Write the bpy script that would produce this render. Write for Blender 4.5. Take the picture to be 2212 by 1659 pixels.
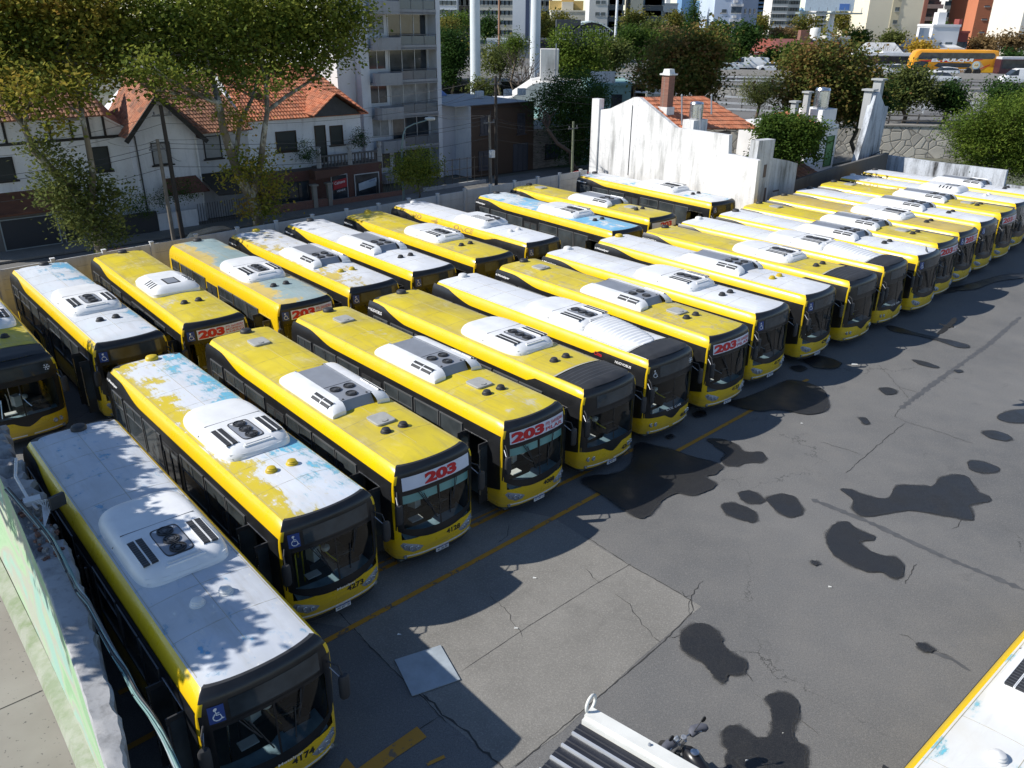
import bpy, math, random
from mathutils import Vector, Matrix
random.seed(7)
for o in list(bpy.data.objects): bpy.data.objects.remove(o)
SC = bpy.context.scene
COL = SC.collection
PI = math.pi
R = math.radians

# ------------------------------------------------------------------ camera
F_PX, PITCH, ROLL, CAM_H = 1782.967, R(24.0827), R(0.58167), 13.1407
CX, CY = 1106.0, 829.5
cp, sp = math.cos(PITCH), math.sin(PITCH)
cr, sr = math.cos(ROLL), math.sin(ROLL)
_f = Vector((0, cp, -sp)); _u = Vector((0, sp, cp)); _r = Vector((1, 0, 0))
CAM_R = _r * cr + _u * sr; CAM_U = -_r * sr + _u * cr; CAM_F = _f
cam_d = bpy.data.cameras.new('camera'); cam = bpy.data.objects.new('camera', cam_d); COL.objects.link(cam)
cam.matrix_world = Matrix(((CAM_R.x, CAM_U.x, -CAM_F.x, 0), (CAM_R.y, CAM_U.y, -CAM_F.y, 0), (CAM_R.z, CAM_U.z, -CAM_F.z, CAM_H), (0, 0, 0, 1)))
cam_d.sensor_width = 36; cam_d.lens = F_PX / 2212 * 36; cam_d.clip_start = .1; cam_d.clip_end = 6000
SC.camera = cam
SC.render.resolution_x = 1024; SC.render.resolution_y = 768
# ------------------------------------------------------------------ world, sun, exposure
LIGHT = Vector((3.8, .5, -3.05)).normalized()          # the way sunlight travels
w = bpy.data.worlds.new("World"); SC.world = w; w.use_nodes = True
nt = w.node_tree; nt.nodes.clear()
sky = nt.nodes.new('ShaderNodeTexSky'); sky.sky_type = 'NISHITA'; sky.sun_disc = False
sky.sun_elevation = R(38.5); sky.sun_rotation = math.atan2(-3.8, -.5); sky.altitude = 1200; sky.air_density = .9; sky.dust_density = .05; sky.ozone_density = 1.7
bg = nt.nodes.new('ShaderNodeBackground'); bg.inputs[1].default_value = .125
wo = nt.nodes.new('ShaderNodeOutputWorld')
nt.links.new(sky.outputs[0], bg.inputs[0]); nt.links.new(bg.outputs[0], wo.inputs[0])
sl = bpy.data.lights.new('sun', 'SUN'); sl.energy = 4.9; sl.angle = R(.53); sl.color = (1, .955, .88)
so = bpy.data.objects.new('sun', sl); COL.objects.link(so)
so.rotation_euler = LIGHT.to_track_quat('-Z', 'Y').to_euler()
SC.view_settings.view_transform = 'Standard'; SC.view_settings.look = 'None'
SC.view_settings.exposure = .27; SC.view_settings.gamma = 1
SC.cycles.max_bounces = 6; SC.cycles.transparent_max_bounces = 12

# ------------------------------------------------------------------ point helpers
# yard frame: t runs towards the bus fronts, n along the rows of buses
DT = Vector((.6587, -.7524, 0)); DN = Vector((.7524, .6587, 0))
def yd(t, n, z=0): return DT * t + DN * n + Vector((0, 0, z))
def ray(px, py): return CAM_F + CAM_R * ((px - CX) / F_PX) - CAM_U * ((py - CY) / F_PX)
def at(px, py, ax, val):
    d = ray(px, py); A = {'t': DT, 'n': DN, 'Y': Vector((0, 1, 0)), 'z': Vector((0, 0, 1))}[ax]
    o = Vector((0, 0, CAM_H)); return o + d * ((val - o.dot(A)) / d.dot(A))

# ------------------------------------------------------------------ mesh builder
class MB:
    def __init__(s, M=None): s.v = []; s.f = []; s.m = []; s.M = M; s.mi = 0
    def add(s, vs, fs, mi=None):
        k = len(s.v)
        for p in vs:
            p = Vector(p); s.v.append(s.M @ p if s.M else p)
        for i, f in enumerate(fs):
            s.f.append([k + a for a in f]); s.m.append((mi[i] if isinstance(mi, list) else mi) if mi is not None else s.mi)
        return s
    def box(s, c, d, mi=None, rz=0, taper=1.0):
        x, y, z = d[0] / 2, d[1] / 2, d[2] / 2; ca, sa = math.cos(rz), math.sin(rz); vs = []
        for zz, k in ((-z, 1), (z, taper)):
            for xx, yy in ((-x, -y), (x, -y), (x, y), (-x, y)):
                xx *= k; yy *= k; vs.append((c[0] + xx * ca - yy * sa, c[1] + xx * sa + yy * ca, c[2] + zz))
        return s.add(vs, [(3, 2, 1, 0), (4, 5, 6, 7), (0, 1, 5, 4), (1, 2, 6, 5), (2, 3, 7, 6), (3, 0, 4, 7)], mi)
    def bx(s, x0, x1, y0, y1, z0, z1, mi=None): return s.box(((x0 + x1) / 2, (y0 + y1) / 2, (z0 + z1) / 2), (x1 - x0, y1 - y0, z1 - z0), mi)
    def bar(s, a, b, wd, hg, mi=None):                  # box beam between two points
        a, b = Vector(a), Vector(b); d = (b - a).normalized(); up = Vector((0, 0, 1))
        if abs(d.z) > .95: up = Vector((1, 0, 0))
        sd = d.cross(up).normalized(); u = sd.cross(d); vs = []
        for p in (a, b):
            for i, j in ((-1, -1), (1, -1), (1, 1), (-1, 1)): vs.append(p + sd * (i * wd / 2) + u * (j * hg / 2))
        return s.add(vs, [(3, 2, 1, 0), (4, 5, 6, 7), (0, 1, 5, 4), (1, 2, 6, 5), (2, 3, 7, 6), (3, 0, 4, 7)], mi)
    def tube(s, pts, r, seg=8, mi=None, caps=True):
        pts = [Vector(p) for p in pts]; rs = r if isinstance(r, (list, tuple)) else [r] * len(pts); vs = []; fs = []
        pn = None
        for i, p in enumerate(pts):
            d = (pts[min(i + 1, len(pts) - 1)] - pts[max(i - 1, 0)]).normalized()
            if pn is None: pn = d.orthogonal().normalized()
            pn = (pn - d * pn.dot(d)).normalized(); b = d.cross(pn)
            for k in range(seg):
                a = 2 * PI * k / seg; vs.append(p + (pn * math.cos(a) + b * math.sin(a)) * rs[i])
        for i in range(len(pts) - 1):
            for k in range(seg):
                k2 = (k + 1) % seg; fs.append((i * seg + k, i * seg + k2, (i + 1) * seg + k2, (i + 1) * seg + k))
        if caps: fs.append(tuple(range(seg - 1, -1, -1))); fs.append(tuple((len(pts) - 1) * seg + k for k in range(seg)))
        return s.add(vs, fs, mi)
    def lathe(s, prof, c=(0, 0, 0), seg=16, mi=None, axis='z'):
        vs = []; fs = []
        for r, h in prof:
            for k in range(seg):
                a = 2 * PI * k / seg; x, y = r * math.cos(a), r * math.sin(a)
                q = (x, y, h) if axis == 'z' else ((x, h, y) if axis == 'y' else (h, x, y))
                vs.append((c[0] + q[0], c[1] + q[1], c[2] + q[2]))
        for i in range(len(prof) - 1):
            for k in range(seg):
                k2 = (k + 1) % seg; fs.append((i * seg + k, i * seg + k2, (i + 1) * seg + k2, (i + 1) * seg + k))
        if prof[0][0] > 1e-4: fs.append(tuple(range(seg - 1, -1, -1)))
        if prof[-1][0] > 1e-4: fs.append(tuple((len(prof) - 1) * seg + k for k in range(seg)))
        return s.add(vs, fs, mi)
    def grid(s, rows, mi=None, closed=False):           # rows of points -> quads
        n = len(rows[0]); vs = [p for r in rows for p in r]; fs = []
        for i in range(len(rows) - 1):
            for k in range(n if closed else n - 1):
                k2 = (k + 1) % n; fs.append((i * n + k, i * n + k2, (i + 1) * n + k2, (i + 1) * n + k))
        return s.add(vs, fs, mi)
    def prism(s, poly, h, mi=None, axis=None):          # polygon (3D points) extruded by vector h
        h = Vector(h); n = len(poly); vs = [Vector(p) for p in poly] + [Vector(p) + h for p in poly]
        fs = [tuple(range(n - 1, -1, -1)), tuple(range(n, 2 * n))] + [(i, (i + 1) % n, n + (i + 1) % n, n + i) for i in range(n)]
        return s.add(vs, fs, mi)
    def mesh(s, name, mats, smooth=None):
        me = bpy.data.meshes.new(name); me.from_pydata([tuple(v) for v in s.v], [], s.f)
        for m in (mats if isinstance(mats, (list, tuple)) else [mats]): me.materials.append(m)
        me.polygons.foreach_set('material_index', s.m)
        if smooth:
            me.polygons.foreach_set('use_smooth', [True] * len(s.f)); me.set_sharp_from_angle(angle=R(smooth))
        me.validate(); me.update(); return me
    def build(s, name, mats, parent=None, smooth=None):
        return obj(name, s.mesh(name, mats, smooth), parent)
def obj(name, me, parent=None, loc=None, rz=0):
    o = bpy.data.objects.new(name, me); COL.objects.link(o)
    if parent: o.parent = parent
    if loc is not None: o.location = loc
    if rz: o.rotation_euler.z = rz
    return o
def tag(o, label=None, cat=None, group=None, kind=None):
    if label: o['label'] = label
    if cat: o['category'] = cat
    if group: o['group'] = group
    if kind: o['kind'] = kind
    return o
def thing(name, label, cat, loc=(0, 0, 0), rz=0, group=None):
    o = obj(name, None, None, loc, rz); o.empty_display_size = .3
    return tag(o, label, cat, group)
def struct(o): o['kind'] = 'structure'; return o

# ------------------------------------------------------------------ materials
class NT:
    def __init__(s, name):
        s.m = bpy.data.materials.new(name); s.m.use_nodes = True; s.t = s.m.node_tree
        s.b = s.t.nodes['Principled BSDF']; s.L = s.t.links.new
    def n(s, t, **k):
        nd = s.t.nodes.new('ShaderNode' + t)
        for a, b in k.items(): setattr(nd, a, b)
        return nd
    def co(s, kind='Object', scale=(1, 1, 1), jit=False):
        c = s.n('TexCoord'); v = c.outputs[kind]
        if jit:
            oi = s.n('ObjectInfo'); mu = s.n('Math', operation='MULTIPLY'); s.L(oi.outputs['Random'], mu.inputs[0]); mu.inputs[1].default_value = 91.7
            ad = s.n('VectorMath', operation='ADD'); s.L(v, ad.inputs[0]); s.L(mu.outputs[0], ad.inputs[1]); v = ad.outputs[0]
        if tuple(scale) != (1, 1, 1):
            mp = s.n('VectorMath', operation='MULTIPLY'); s.L(v, mp.inputs[0]); mp.inputs[1].default_value = scale; v = mp.outputs[0]
        return v
    def noise(s, v, sc, det=4, ro=.55, out='Fac', dist=0):
        q = s.n('TexNoise'); s.L(v, q.inputs['Vector']); q.inputs['Scale'].default_value = sc; q.inputs['Detail'].default_value = det
        q.inputs['Roughness'].default_value = ro; q.inputs['Distortion'].default_value = dist; return q.outputs[out]
    def ramp(s, v, lo, hi, a=0., b=1.):
        q = s.n('MapRange'); q.clamp = True; s.L(v, q.inputs[0]); q.inputs[1].default_value = lo; q.inputs[2].default_value = hi
        q.inputs[3].default_value = a; q.inputs[4].default_value = b; return q.outputs[0]
    def math(s, op, a, b=0., c=None):
        q = s.n('Math', operation=op)
        for i, x in enumerate((a, b) if c is None else (a, b, c)):
            if isinstance(x, (int, float)): q.inputs[i].default_value = x
            else: s.L(x, q.inputs[i])
        return q.outputs[0]
    def mix(s, f, a, b, mode='MIX'):
        q = s.n('Mix', data_type='RGBA', blend_type=mode)
        for i, x in ((0, f), (6, a), (7, b)):
            if isinstance(x, (int, float)): q.inputs[i].default_value = x
            elif isinstance(x, (tuple, list)): q.inputs[i].default_value = (*x[:3], 1)
            else: s.L(x, q.inputs[i])
        return q.outputs[2]
    def xyz(s, v):
        q = s.n('SeparateXYZ'); s.L(v, q.inputs[0]); return q.outputs
    def bump(s, h, st=.3, d=.02):
        q = s.n('Bump'); s.L(h, q.inputs['Height']); q.inputs['Strength'].default_value = st; q.inputs['Distance'].default_value = d
        s.L(q.outputs[0], s.b.inputs['Normal'])
    def set(s, col=None, rough=None, metal=None, spec=None):
        for k, x in (('Base Color', col), ('Roughness', rough), ('Metallic', metal), ('Specular IOR Level', spec)):
            if x is None: continue
            if isinstance(x, (tuple, list)): s.b.inputs[k].default_value = (*x[:3], 1)
            elif isinstance(x, (int, float)): s.b.inputs[k].default_value = x
            else: s.L(x, s.b.inputs[k])
        return s.m
_pc = {}
def plain(col, rough=.5, metal=0, var=.12, sc=3., spec=None, jit=False):
    k = (tuple(col), rough, metal, var, sc, spec)
    if k in _pc: return _pc[k]
    q = NT('paint'); v = q.co('Object', jit=True)
    f = q.noise(v, sc, 5, .6); g = q.ramp(f, .3, .7, 1 - var, 1 + var * .6)
    mx = q.n('VectorMath', operation='SCALE'); mx.inputs[0].default_value = col; q.L(g, mx.inputs['Scale'])
    q.set(mx.outputs[0], q.ramp(f, .3, .7, rough * .9, min(1, rough * 1.1)), metal, spec)
    _pc[k] = q.m; return q.m

def bus_yellow():
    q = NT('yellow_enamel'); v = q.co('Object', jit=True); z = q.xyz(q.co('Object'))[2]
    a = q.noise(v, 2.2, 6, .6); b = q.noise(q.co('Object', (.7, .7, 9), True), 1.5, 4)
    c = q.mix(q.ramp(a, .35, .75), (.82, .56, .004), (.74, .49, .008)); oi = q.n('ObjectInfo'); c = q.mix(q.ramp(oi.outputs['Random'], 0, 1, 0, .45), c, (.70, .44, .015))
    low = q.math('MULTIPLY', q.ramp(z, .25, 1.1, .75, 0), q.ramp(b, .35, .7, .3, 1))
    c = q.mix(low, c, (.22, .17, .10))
    q.set(c, q.ramp(a, .3, .7, .22, .42)); q.b.inputs['Coat Weight'].default_value = .25
    q.bump(q.noise(v, .9, 2), .12, .03); return q.m
def roof_paint(base, base2, layers=(), dirt=.35, dcol=(.25, .21, .13), rough=.5):
    """faded sheet-metal roof: base tone varies, paint layers peel off along noise edges. layer = (colour, threshold, scale, ybias, xbias)"""
    q = NT('roof_paint'); v = q.co('Object', jit=True); raw = q.xyz(q.co('Object'))
    st = q.co('Object', (.35, 2.4, 1), True)
    n1 = q.noise(v, .8, 5, .6); c = q.mix(q.ramp(n1, .35, .7), base, base2)
    for (lc, th, sc, yb, xb) in layers:
        n = q.noise(v, sc, 9, .62, dist=.3); n2 = q.noise(q.co('Object', (.5, 2.2, 1), True), 3.2, 12, .74)
        s = q.math('ADD', q.math('MULTIPLY', n, .66), q.math('MULTIPLY', n2, .34))
        s = q.math('ADD', s, q.math('MULTIPLY', raw[1], yb)); s = q.math('ADD', s, q.math('MULTIPLY', raw[0], xb))
        c = q.mix(q.ramp(s, th - .05, th + .006, 0, .35), c, lc); c = q.mix(q.ramp(s, th - .005, th + .005), c, lc); c = q.mix(q.math('MULTIPLY', q.ramp(s, th, th + .03, 1, 0), q.ramp(s, th - .012, th, 0, .5)), c, (.42, .40, .36))
    d = q.noise(st, 1.6, 7, .7); ed = q.ramp(q.math('ABSOLUTE', raw[1]), .75, 1.02, 0, .45)
    c = q.mix(q.math('MULTIPLY', q.math('ADD', q.ramp(d, .5, .8), ed), dirt), c, dcol)
    bl = q.ramp(q.noise(v, .45, 3), .5, .75, 0, dirt * .7); c = q.mix(bl, c, dcol)
    fd = q.math('MULTIPLY', q.ramp(q.noise(v, .9, 7, .7, dist=.5), .52, .66), q.ramp(q.noise(st, 5, 6, .7), .4, .6)); c = q.mix(q.math('MULTIPLY', fd, dirt * .9), c, tuple(min(.8, x * .45 + .38) for x in base2))
    q.set(c, q.ramp(n1, .3, .7, rough * .8, rough * 1.15)); q.bump(q.noise(v, 1.6, 3), .25, .03); return q.m
def glass_dark(tint=(.012, .014, .016), rough=.07):
    q = NT('tinted_glass'); v = q.co('Object', jit=True); q.set(q.mix(q.ramp(q.noise(v, 1.3, 3), .3, .7), tint, tuple(min(1, t * 2.6) for t in tint)), rough, 0, .5)
    q.bump(q.noise(v, 1.1, 2), .05, .02); return q.m
def glass_clear(tint=(.74, .80, .78)):
    q = NT('clear_glass'); q.t.nodes.remove(q.b); fr = q.n('LayerWeight'); fr.inputs[0].default_value = .5
    tr = q.n('BsdfTransparent'); tr.inputs[0].default_value = (*tint, 1); gl = q.n('BsdfGlossy'); gl.inputs['Roughness'].default_value = .03
    v = q.co('Object', jit=True); bp = q.n('Bump'); q.L(q.noise(v, .8, 2), bp.inputs['Height']); bp.inputs['Strength'].default_value = .08; bp.inputs['Distance'].default_value = .03
    q.L(bp.outputs[0], gl.inputs['Normal']); q.L(bp.outputs[0], fr.inputs['Normal'])
    mx = q.n('MixShader'); q.L(q.math('ADD', q.math('MULTIPLY', q.math('POWER', fr.outputs['Facing'], 4), .85), .045), mx.inputs[0]); q.L(tr.outputs[0], mx.inputs[1]); q.L(gl.outputs[0], mx.inputs[2])
    q.L(mx.outputs[0], q.t.nodes['Material Output'].inputs[0]); return q.m
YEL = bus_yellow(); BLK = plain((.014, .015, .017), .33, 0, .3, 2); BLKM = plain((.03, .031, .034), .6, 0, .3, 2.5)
RUB = plain((.02, .02, .02), .85, 0, .3, 6); GLS = glass_dark((.026, .031, .034), .06); GLC = glass_clear(); CHR = plain((.62, .63, .65), .28, 1, .1)
WHT = plain((.74, .75, .76), .42, 0, .08, 2); WHD = plain((.66, .66, .65), .55, 0, .14, 2.5); GRYM = plain((.27, .29, .33), .45, .2, .12, 2); WFRM = plain((.13, .135, .14), .4, .3, .1, 2)
GRYD = plain((.10, .105, .115), .55, .2, .2, 3); LINER = plain((.035, .037, .036), .8, 0, .3, 2); FLOORM = plain((.15, .17, .155), .6, 0, .2, 3)
DASH = plain((.22, .32, .38), .5, 0, .25, 4); TEAL = plain((.28, .56, .56), .5, 0, .1, 2); REDM = plain((.55, .012, .02), .45, 0, .08)  # DASH: pale blue of reflected sky put into the dashboard colour
BLUEM = plain((.02, .06, .24), .4, 0, .1); LAMPG = plain((.40, .43, .46), .2, .5, .3, 20); YPOLE = plain((.65, .55, .03), .4, 0, .1)
SEAM = plain((.40, .36, .25), .7, 0, .3, 4); SIGNW = plain((.66, .69, .78), .45, 0, .1, 2); VENTY = plain((.55, .40, .02), .5, 0, .3, 8)
HATCH = plain((.37, .37, .35), .6, 0, .15, 4); NUMK = plain((.02, .02, .02), .5); LETW = plain((.8, .8, .8), .5)

# ------------------------------------------------------------------ lettering
_tc = {}
def text_geo(s, bold=.0):
    k = (s, bold)
    if k in _tc: return _tc[k]
    c = bpy.data.curves.new('t', 'FONT'); c.body = s; c.size = 1; c.offset = bold; c.resolution_u = 3; c.align_x = 'LEFT'
    o = bpy.data.objects.new('t', c); COL.objects.link(o); dg = bpy.context.evaluated_depsgraph_get()
    me = bpy.data.meshes.new_from_object(o.evaluated_get(dg)); vs = [tuple(v.co) for v in me.vertices]; fs = [tuple(p.vertices) for p in me.polygons]
    bpy.data.objects.remove(o); bpy.data.meshes.remove(me)
    x0 = min(v[0] for v in vs); x1 = max(v[0] for v in vs); y0 = min(v[1] for v in vs); y1 = max(v[1] for v in vs)
    r = ([((v[0] - x0) / (x1 - x0), (v[1] - y0) / (y1 - y0)) for v in vs], fs); _tc[k] = r; return r
def lettering(s, fn, mat, parent, bold=0, name='lettering'):
    """fn maps (u, v) in the unit square of the text to a 3D point"""
    vs, fs = text_geo(s, bold); mb = MB(); mb.add([fn(u, v) for u, v in vs], fs); return mb.build(name, mat, parent)
def flat_fn(o, ux, vy, wd, hg):
    o, ux, vy = Vector(o), Vector(ux).normalized(), Vector(vy).normalized(); return lambda u, v: o + ux * (u * wd) + vy * (v * hg)
# ------------------------------------------------------------------ buses (local frame: +x forward, -y door side, z up)
WP = [(.28, 1.17), (.4, 1.225), (.55, 1.245), (.75, 1.25), (1.0, 1.25), (1.15, 1.25), (1.6, 1.25), (2.0, 1.247), (2.32, 1.242), (2.45, 1.238), (2.6, 1.225), (2.72, 1.2), (2.83, 1.165), (2.91, 1.125), (2.97, 1.08), (3.01, 1.03)]
def wz(z):
    for (a, wa), (b, wb) in zip(WP, WP[1:]):
        if z <= b: return wa + (wb - wa) * max(0, (z - a)) / (b - a)
    return WP[-1][1]
def xc(z):
    x = .38 if z <= 1 else .38 - .055 * (z - 1)
    if z > 2.83: x -= (z - 2.83) ** 2 * 3.6
    if z < .6: x -= (.6 - z) * .25
    return x
def pe(z): return 3.1 + 2.6 * max(0, min(1, (z - 1.2) / 1.5))
def CFz(z): return .44 - .26 * max(0, min(1, (z - 1.2) / 1.5))
def fx(y, z):
    w = wz(z); r = min(1, abs(y) / w); q = (1 - r ** pe(z)) ** (1 / 2.1); return xc(z) - CFz(z) + CFz(z) * q - .12 * r * r * (pe(z) - 3.1) / 2.6 * q
def rear_x(y, z, L):
    w = wz(z); r = min(1, abs(y) / w); b = -L - .02 + (.06 if z > 2.9 else 0) + max(0, z - 1) * .03; return b + .22 * (1 - (1 - r ** 4) ** .5)
FR = [0, .2, .4, .6, .76, .88, .94, .975, .993, 1.0]
def outline(z, L):
    w = wz(z); h = []
    for f in FR: h.append((fx(f * w, z), f * w))
    xs = [-.32, -.5, -.95, -1.45, -2.4, -4, -6, -8, -9.5, -L + .55]
    if z >= 3.0: xs = [x - .0 for x in xs]
    for x in xs: h.append((x, w))
    for f in reversed(FR[1:]): h.append((rear_x(f * w, z, L), f * w))
    full = h + [(rear_x(0, z, L), 0)] + [(x, -y) for x, y in reversed(h[1:])]
    return full
NH = len(FR) + 10                                                         # first rear index
def sx(x, z, L):                                                          # half-width of the side at x
    w = wz(z)
    c = CFz(z)
    if x > xc(z) - c:
        q = (x - xc(z) + c) / c; return w * (1 - min(1, q) ** 2.1) ** (1 / pe(z))
    return w
_mc = {}
def cached(k, fn):
    if k not in _mc: _mc[k] = fn()
    return _mc[k]
def m_body(L, kind, rearblk):
    mb = MB(); zs = [a for a, _ in WP]; N = len(outline(1, L))
    for z in zs: mb.v += [Vector((x, y, z)) for x, y in outline(z, L)]
    nfr = len(FR)
    for i in range(len(zs) - 1):
        z0, z1 = zs[i], zs[i + 1]
        for k in range(N):
            k2 = (k + 1) % N
            fr = min(k, N - 1 - k)                                        # face column counted from the front centre
            mi = 0
            if fr < 5 and 1.0 <= z0 < 2.32: continue                      # windscreen opening
            if k > N // 2 and fr in (nfr + 1, nfr + 2) and .4 <= z0 < 2.32: continue   # doorway on the kerb side
            if kind != 'box':
                if fr <= 5 and z0 >= 2.32: mi = 1
                if fr <= 8 and z0 >= 2.83: mi = 1
            elif fr <= 5 and z0 >= 2.32: mi = 1
            if rearblk and fr > NH and z0 >= 2.6: mi = 1
            if z1 <= .4: mi = 2
            mb.f.append([i * N + k, i * N + k2, (i + 1) * N + k2, (i + 1) * N + k]); mb.m.append(mi)
    mb.f.append(list(range(N - 1, -1, -1))); mb.m.append(2)
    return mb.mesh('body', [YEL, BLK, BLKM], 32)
def rz_(x, y, L): 
    s = max(abs(y) / 1.03, 1 - (fx(0, 3.01) - .02 - x) / .9 if x > -1 else 0, 1 - (x + L) / .9 if x < -L + 1 else 0)
    return 3.01 + .085 * (1 - min(1, s) ** 2)
def m_roof(L, kind, rearblk):
    mb = MB(); o = outline(3.01, L); N = len(o); rows = []
    for s in (1, .93, .84, .66, .44, .22, 0):
        row = []
        for x, y in o:
            nx = x
            if x > -1.45: nx = x - (1 - s) * .75 * (x + 1.45) / (xc(3.01) + 1.45)
            elif x < -L + 2: nx = x + (1 - s) * .75 * (-L + 2 - x) / 2
            row.append(Vector((nx, y * s, 3.01 + .085 * (1 - s * s))))
        rows.append(row)
    nfr = len(FR)
    for i in range(len(rows) - 1):
        b = len(mb.v)
    for r in rows: mb.v += r
    for i in range(len(rows) - 1):
        for k in range(N):
            k2 = (k + 1) % N; fr = min(k, N - 1 - k); mi = 0
            if i == 0 and fr < nfr - 1 and kind != 'box': mi = 1
            if i < 2 and rearblk and fr > NH - 1: mi = 1
            mb.f.append([i * N + k, i * N + k2, (i + 1) * N + k2, (i + 1) * N + k]); mb.m.append(mi)
    return mb.mesh('roof', [YEL, BLKM], 50)
def m_seams(L):
    mb = MB()
    def st(pts, wd):
        for (a, b), (c, d) in zip(pts, pts[1:]):
            za, zb = rz_(a, b, L) + .004, rz_(c, d, L) + .004; mb.bar((a, b, za - .002), (c, d, zb - .002), wd, .005)
    st([(x, 0) for x in (-.6, -3, -6, -9, -L + .7)], .008)
    for x in (-1.35, -2.6, -6.9, -8.2, -9.4, -L + .9): st([(x, y) for y in (-.98, -.6, -.2, .2, .6, .98)], .005)
    for s in (-1, 1): st([(x, s * .99) for x in (-.3, -3, -6, -9, -L + .5)], .01)
    return mb.mesh('roof_seam', [SEAM])
def fstrip(ys, lo, hi, off=.006, nz=4):
    rows = []
    for y in ys:
        a, b = lo(y), hi(y); rows.append([Vector((fx(y, a + (b - a) * i / nz) + off, y, a + (b - a) * i / nz)) for i in range(nz + 1)])
    return rows
def lin(a, b, n): return [a + (b - a) * i / n for i in range(n + 1)]
def m_mask(kind):
    mb = MB()
    if kind == 'city':
        lo = lambda y: .98 - .0 * abs(y) - .22 * max(0, 1 - (abs(y) / .42) ** 1.4) if abs(y) < .42 else .98 + .03 * ((abs(y) - .42) / .7)
        gl = lambda y: 1.16
    elif kind == 'box':
        lo = lambda y: 1.0; gl = lambda y: 1.12
    else:
        lo = lambda y: .93 + .30 * (abs(y) / 1.12) ** 2.4; gl = lambda y: 1.16 + .22 * (abs(y) / 1.12) ** 2.2
    top = lambda y: 2.34
    gt = 2.2 if kind == 'city' else 2.27
    mb.grid(fstrip(lin(-1.205, 1.205, 30), lo, gl))
    mb.grid(fstrip(lin(-1.205, 1.205, 30), lambda y: gt, top, .007))
    for s in (-1, 1):
        mb.grid(fstrip([s * v for v in lin(1.03, 1.205, 6)], gl, lambda y: 2.6, .0065, 6))
    mb.grid(fstrip([-.02, .02], gl, lambda y: 2.33, .012, 6))
    return mb.mesh('windscreen_frame', [BLK], 40)
def m_wind(kind): 
    gt = 2.2 if kind == 'city' else 2.27
    mb = MB(); mb.grid(fstrip(lin(-1.06, 1.06, 20), lambda y: 1.02, lambda y: gt + .02, .003, 6)); return mb.mesh('windscreen', [GLC], 40)
def side(xs, lo, hi, L, s=-1, off=.011, nz=16, mi=0, mb=None):
    mb = mb or MB(); rows = []
    for x in xs:
        a, b = lo(x), hi(x); rows.append([Vector((x, s * (sx(x, a + (b - a) * i / nz, L) + off), a + (b - a) * i / nz)) for i in range(nz + 1)])
    mb.grid(rows, mi); return mb
def m_band(L, kind):
    mb = MB()
    def hi(x):
        if kind == 'box': return 2.45
        e = x + L
        if kind == 'grey' and x > -2.9:
            return 2.66 + .18 * min(1, max(0, (x + 2.9) / .7))
        if kind == 'city':
            b = 2.62
            if x > -2.3: b = 2.62 + .16 * min(1, (x + 2.3) / .35)
            if L < 0: pass
            return b if e > 2.6 else b + .33 * (1 - (max(0, e - 1.0) / 1.6)) ** 1.3 if e > 1 else b + .33
        if e < .14: return 2.80
        if e < 1.1: return 2.90
        if e < 3.0: u = (e - 1.1) / 1.9; return 2.66 + .24 * (1 - u * u * (3 - 2 * u))
        return 2.66
    def lo(x): return 1.22 if x < -1.7 else (1.22 - .02 if x < -.32 else .92)
    for s in (-1, 1):
        if s == -1:
            side([-L + .1, -L + .16, -L + .4, -L + .7] + lin(-L + 1.1, -L + 3, 8) + lin(-L + 3.5, -2.95, 6) + [-2.6, -2.3, -2.1, -1.95, -1.7, -1.46], lo, hi, L, s, mb=mb)
            side(lin(-1.46, -.42, 3), lambda x: 2.33, hi, L, s, mb=mb)
            side([-.46, -.4, -.3, -.2, -.1, -.04, 0.02, .06], lambda x: .86 + .12 * (x + .46) / .46, hi, L, s, mb=mb)
        else:
            side([-L + .1, -L + .16, -L + .4, -L + .7] + lin(-L + 1.1, -L + 3, 8) + lin(-L + 3.5, -2.95, 6) + [-2.6, -2.3, -2.1, -1.95, -1.4, -.9, -.3, -.1, 0], lambda x: 1.2, hi, L, s, mb=mb)
    return mb.mesh('side_band', [BLK], 40)
def m_window(w, h, hop):
    """one side window, local x along the bus, z up, facing -y"""
    mb = MB(); mb.bx(0, w, -.006, 0, 0, h, 0); mb.bx(-.012, w + .012, -.004, 0, -.012, h + .012, 1)
    t = .035
    for a in ((0, w, h - t, h), (0, w, 0, t)): mb.bx(a[0], a[1], -.026, -.0, a[2], a[3], 1)
    for a in (0, w - t): mb.bx(a, a + t, -.0255, 0, t, h - t, 1)
    if hop: mb.bx(t, w - t, -.022, 0, h * .62, h * .62 + .022, 1); mb.bx(w * .5 - .01, w * .5 + .01, -.021, 0, h * .62, h - t, 1)
    return mb.mesh('window', [GLS, WFRM])
def m_doorleaf():
    mb = MB()                                                             # mid door: two narrow glazed leaves
    for k in (0, 1):
        x = k * .56; mb.bx(x, x + .54, -.02, 0, 0, 2.0, 0)
        mb.bx(x + .07, x + .47, -.026, -.02, .12, 1.9, 1); mb.bx(x + .025, x + .045, -.05, -.02, .3, 1.7, 2)
    return mb.mesh('door', [BLKM, GLS, CHR])
def m_openleaf():
    mb = MB(); mb.bx(0, .035, -.42, .02, 0, 1.9, 0); mb.bx(.036, .04, -.36, -.04, .5, 1.8, 1); mb.tube([(.05, -.4, .3), (.05, -.4, 1.75)], .016, 6, 2)
    return mb.mesh('door', [BLKM, GLS, CHR])
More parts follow.
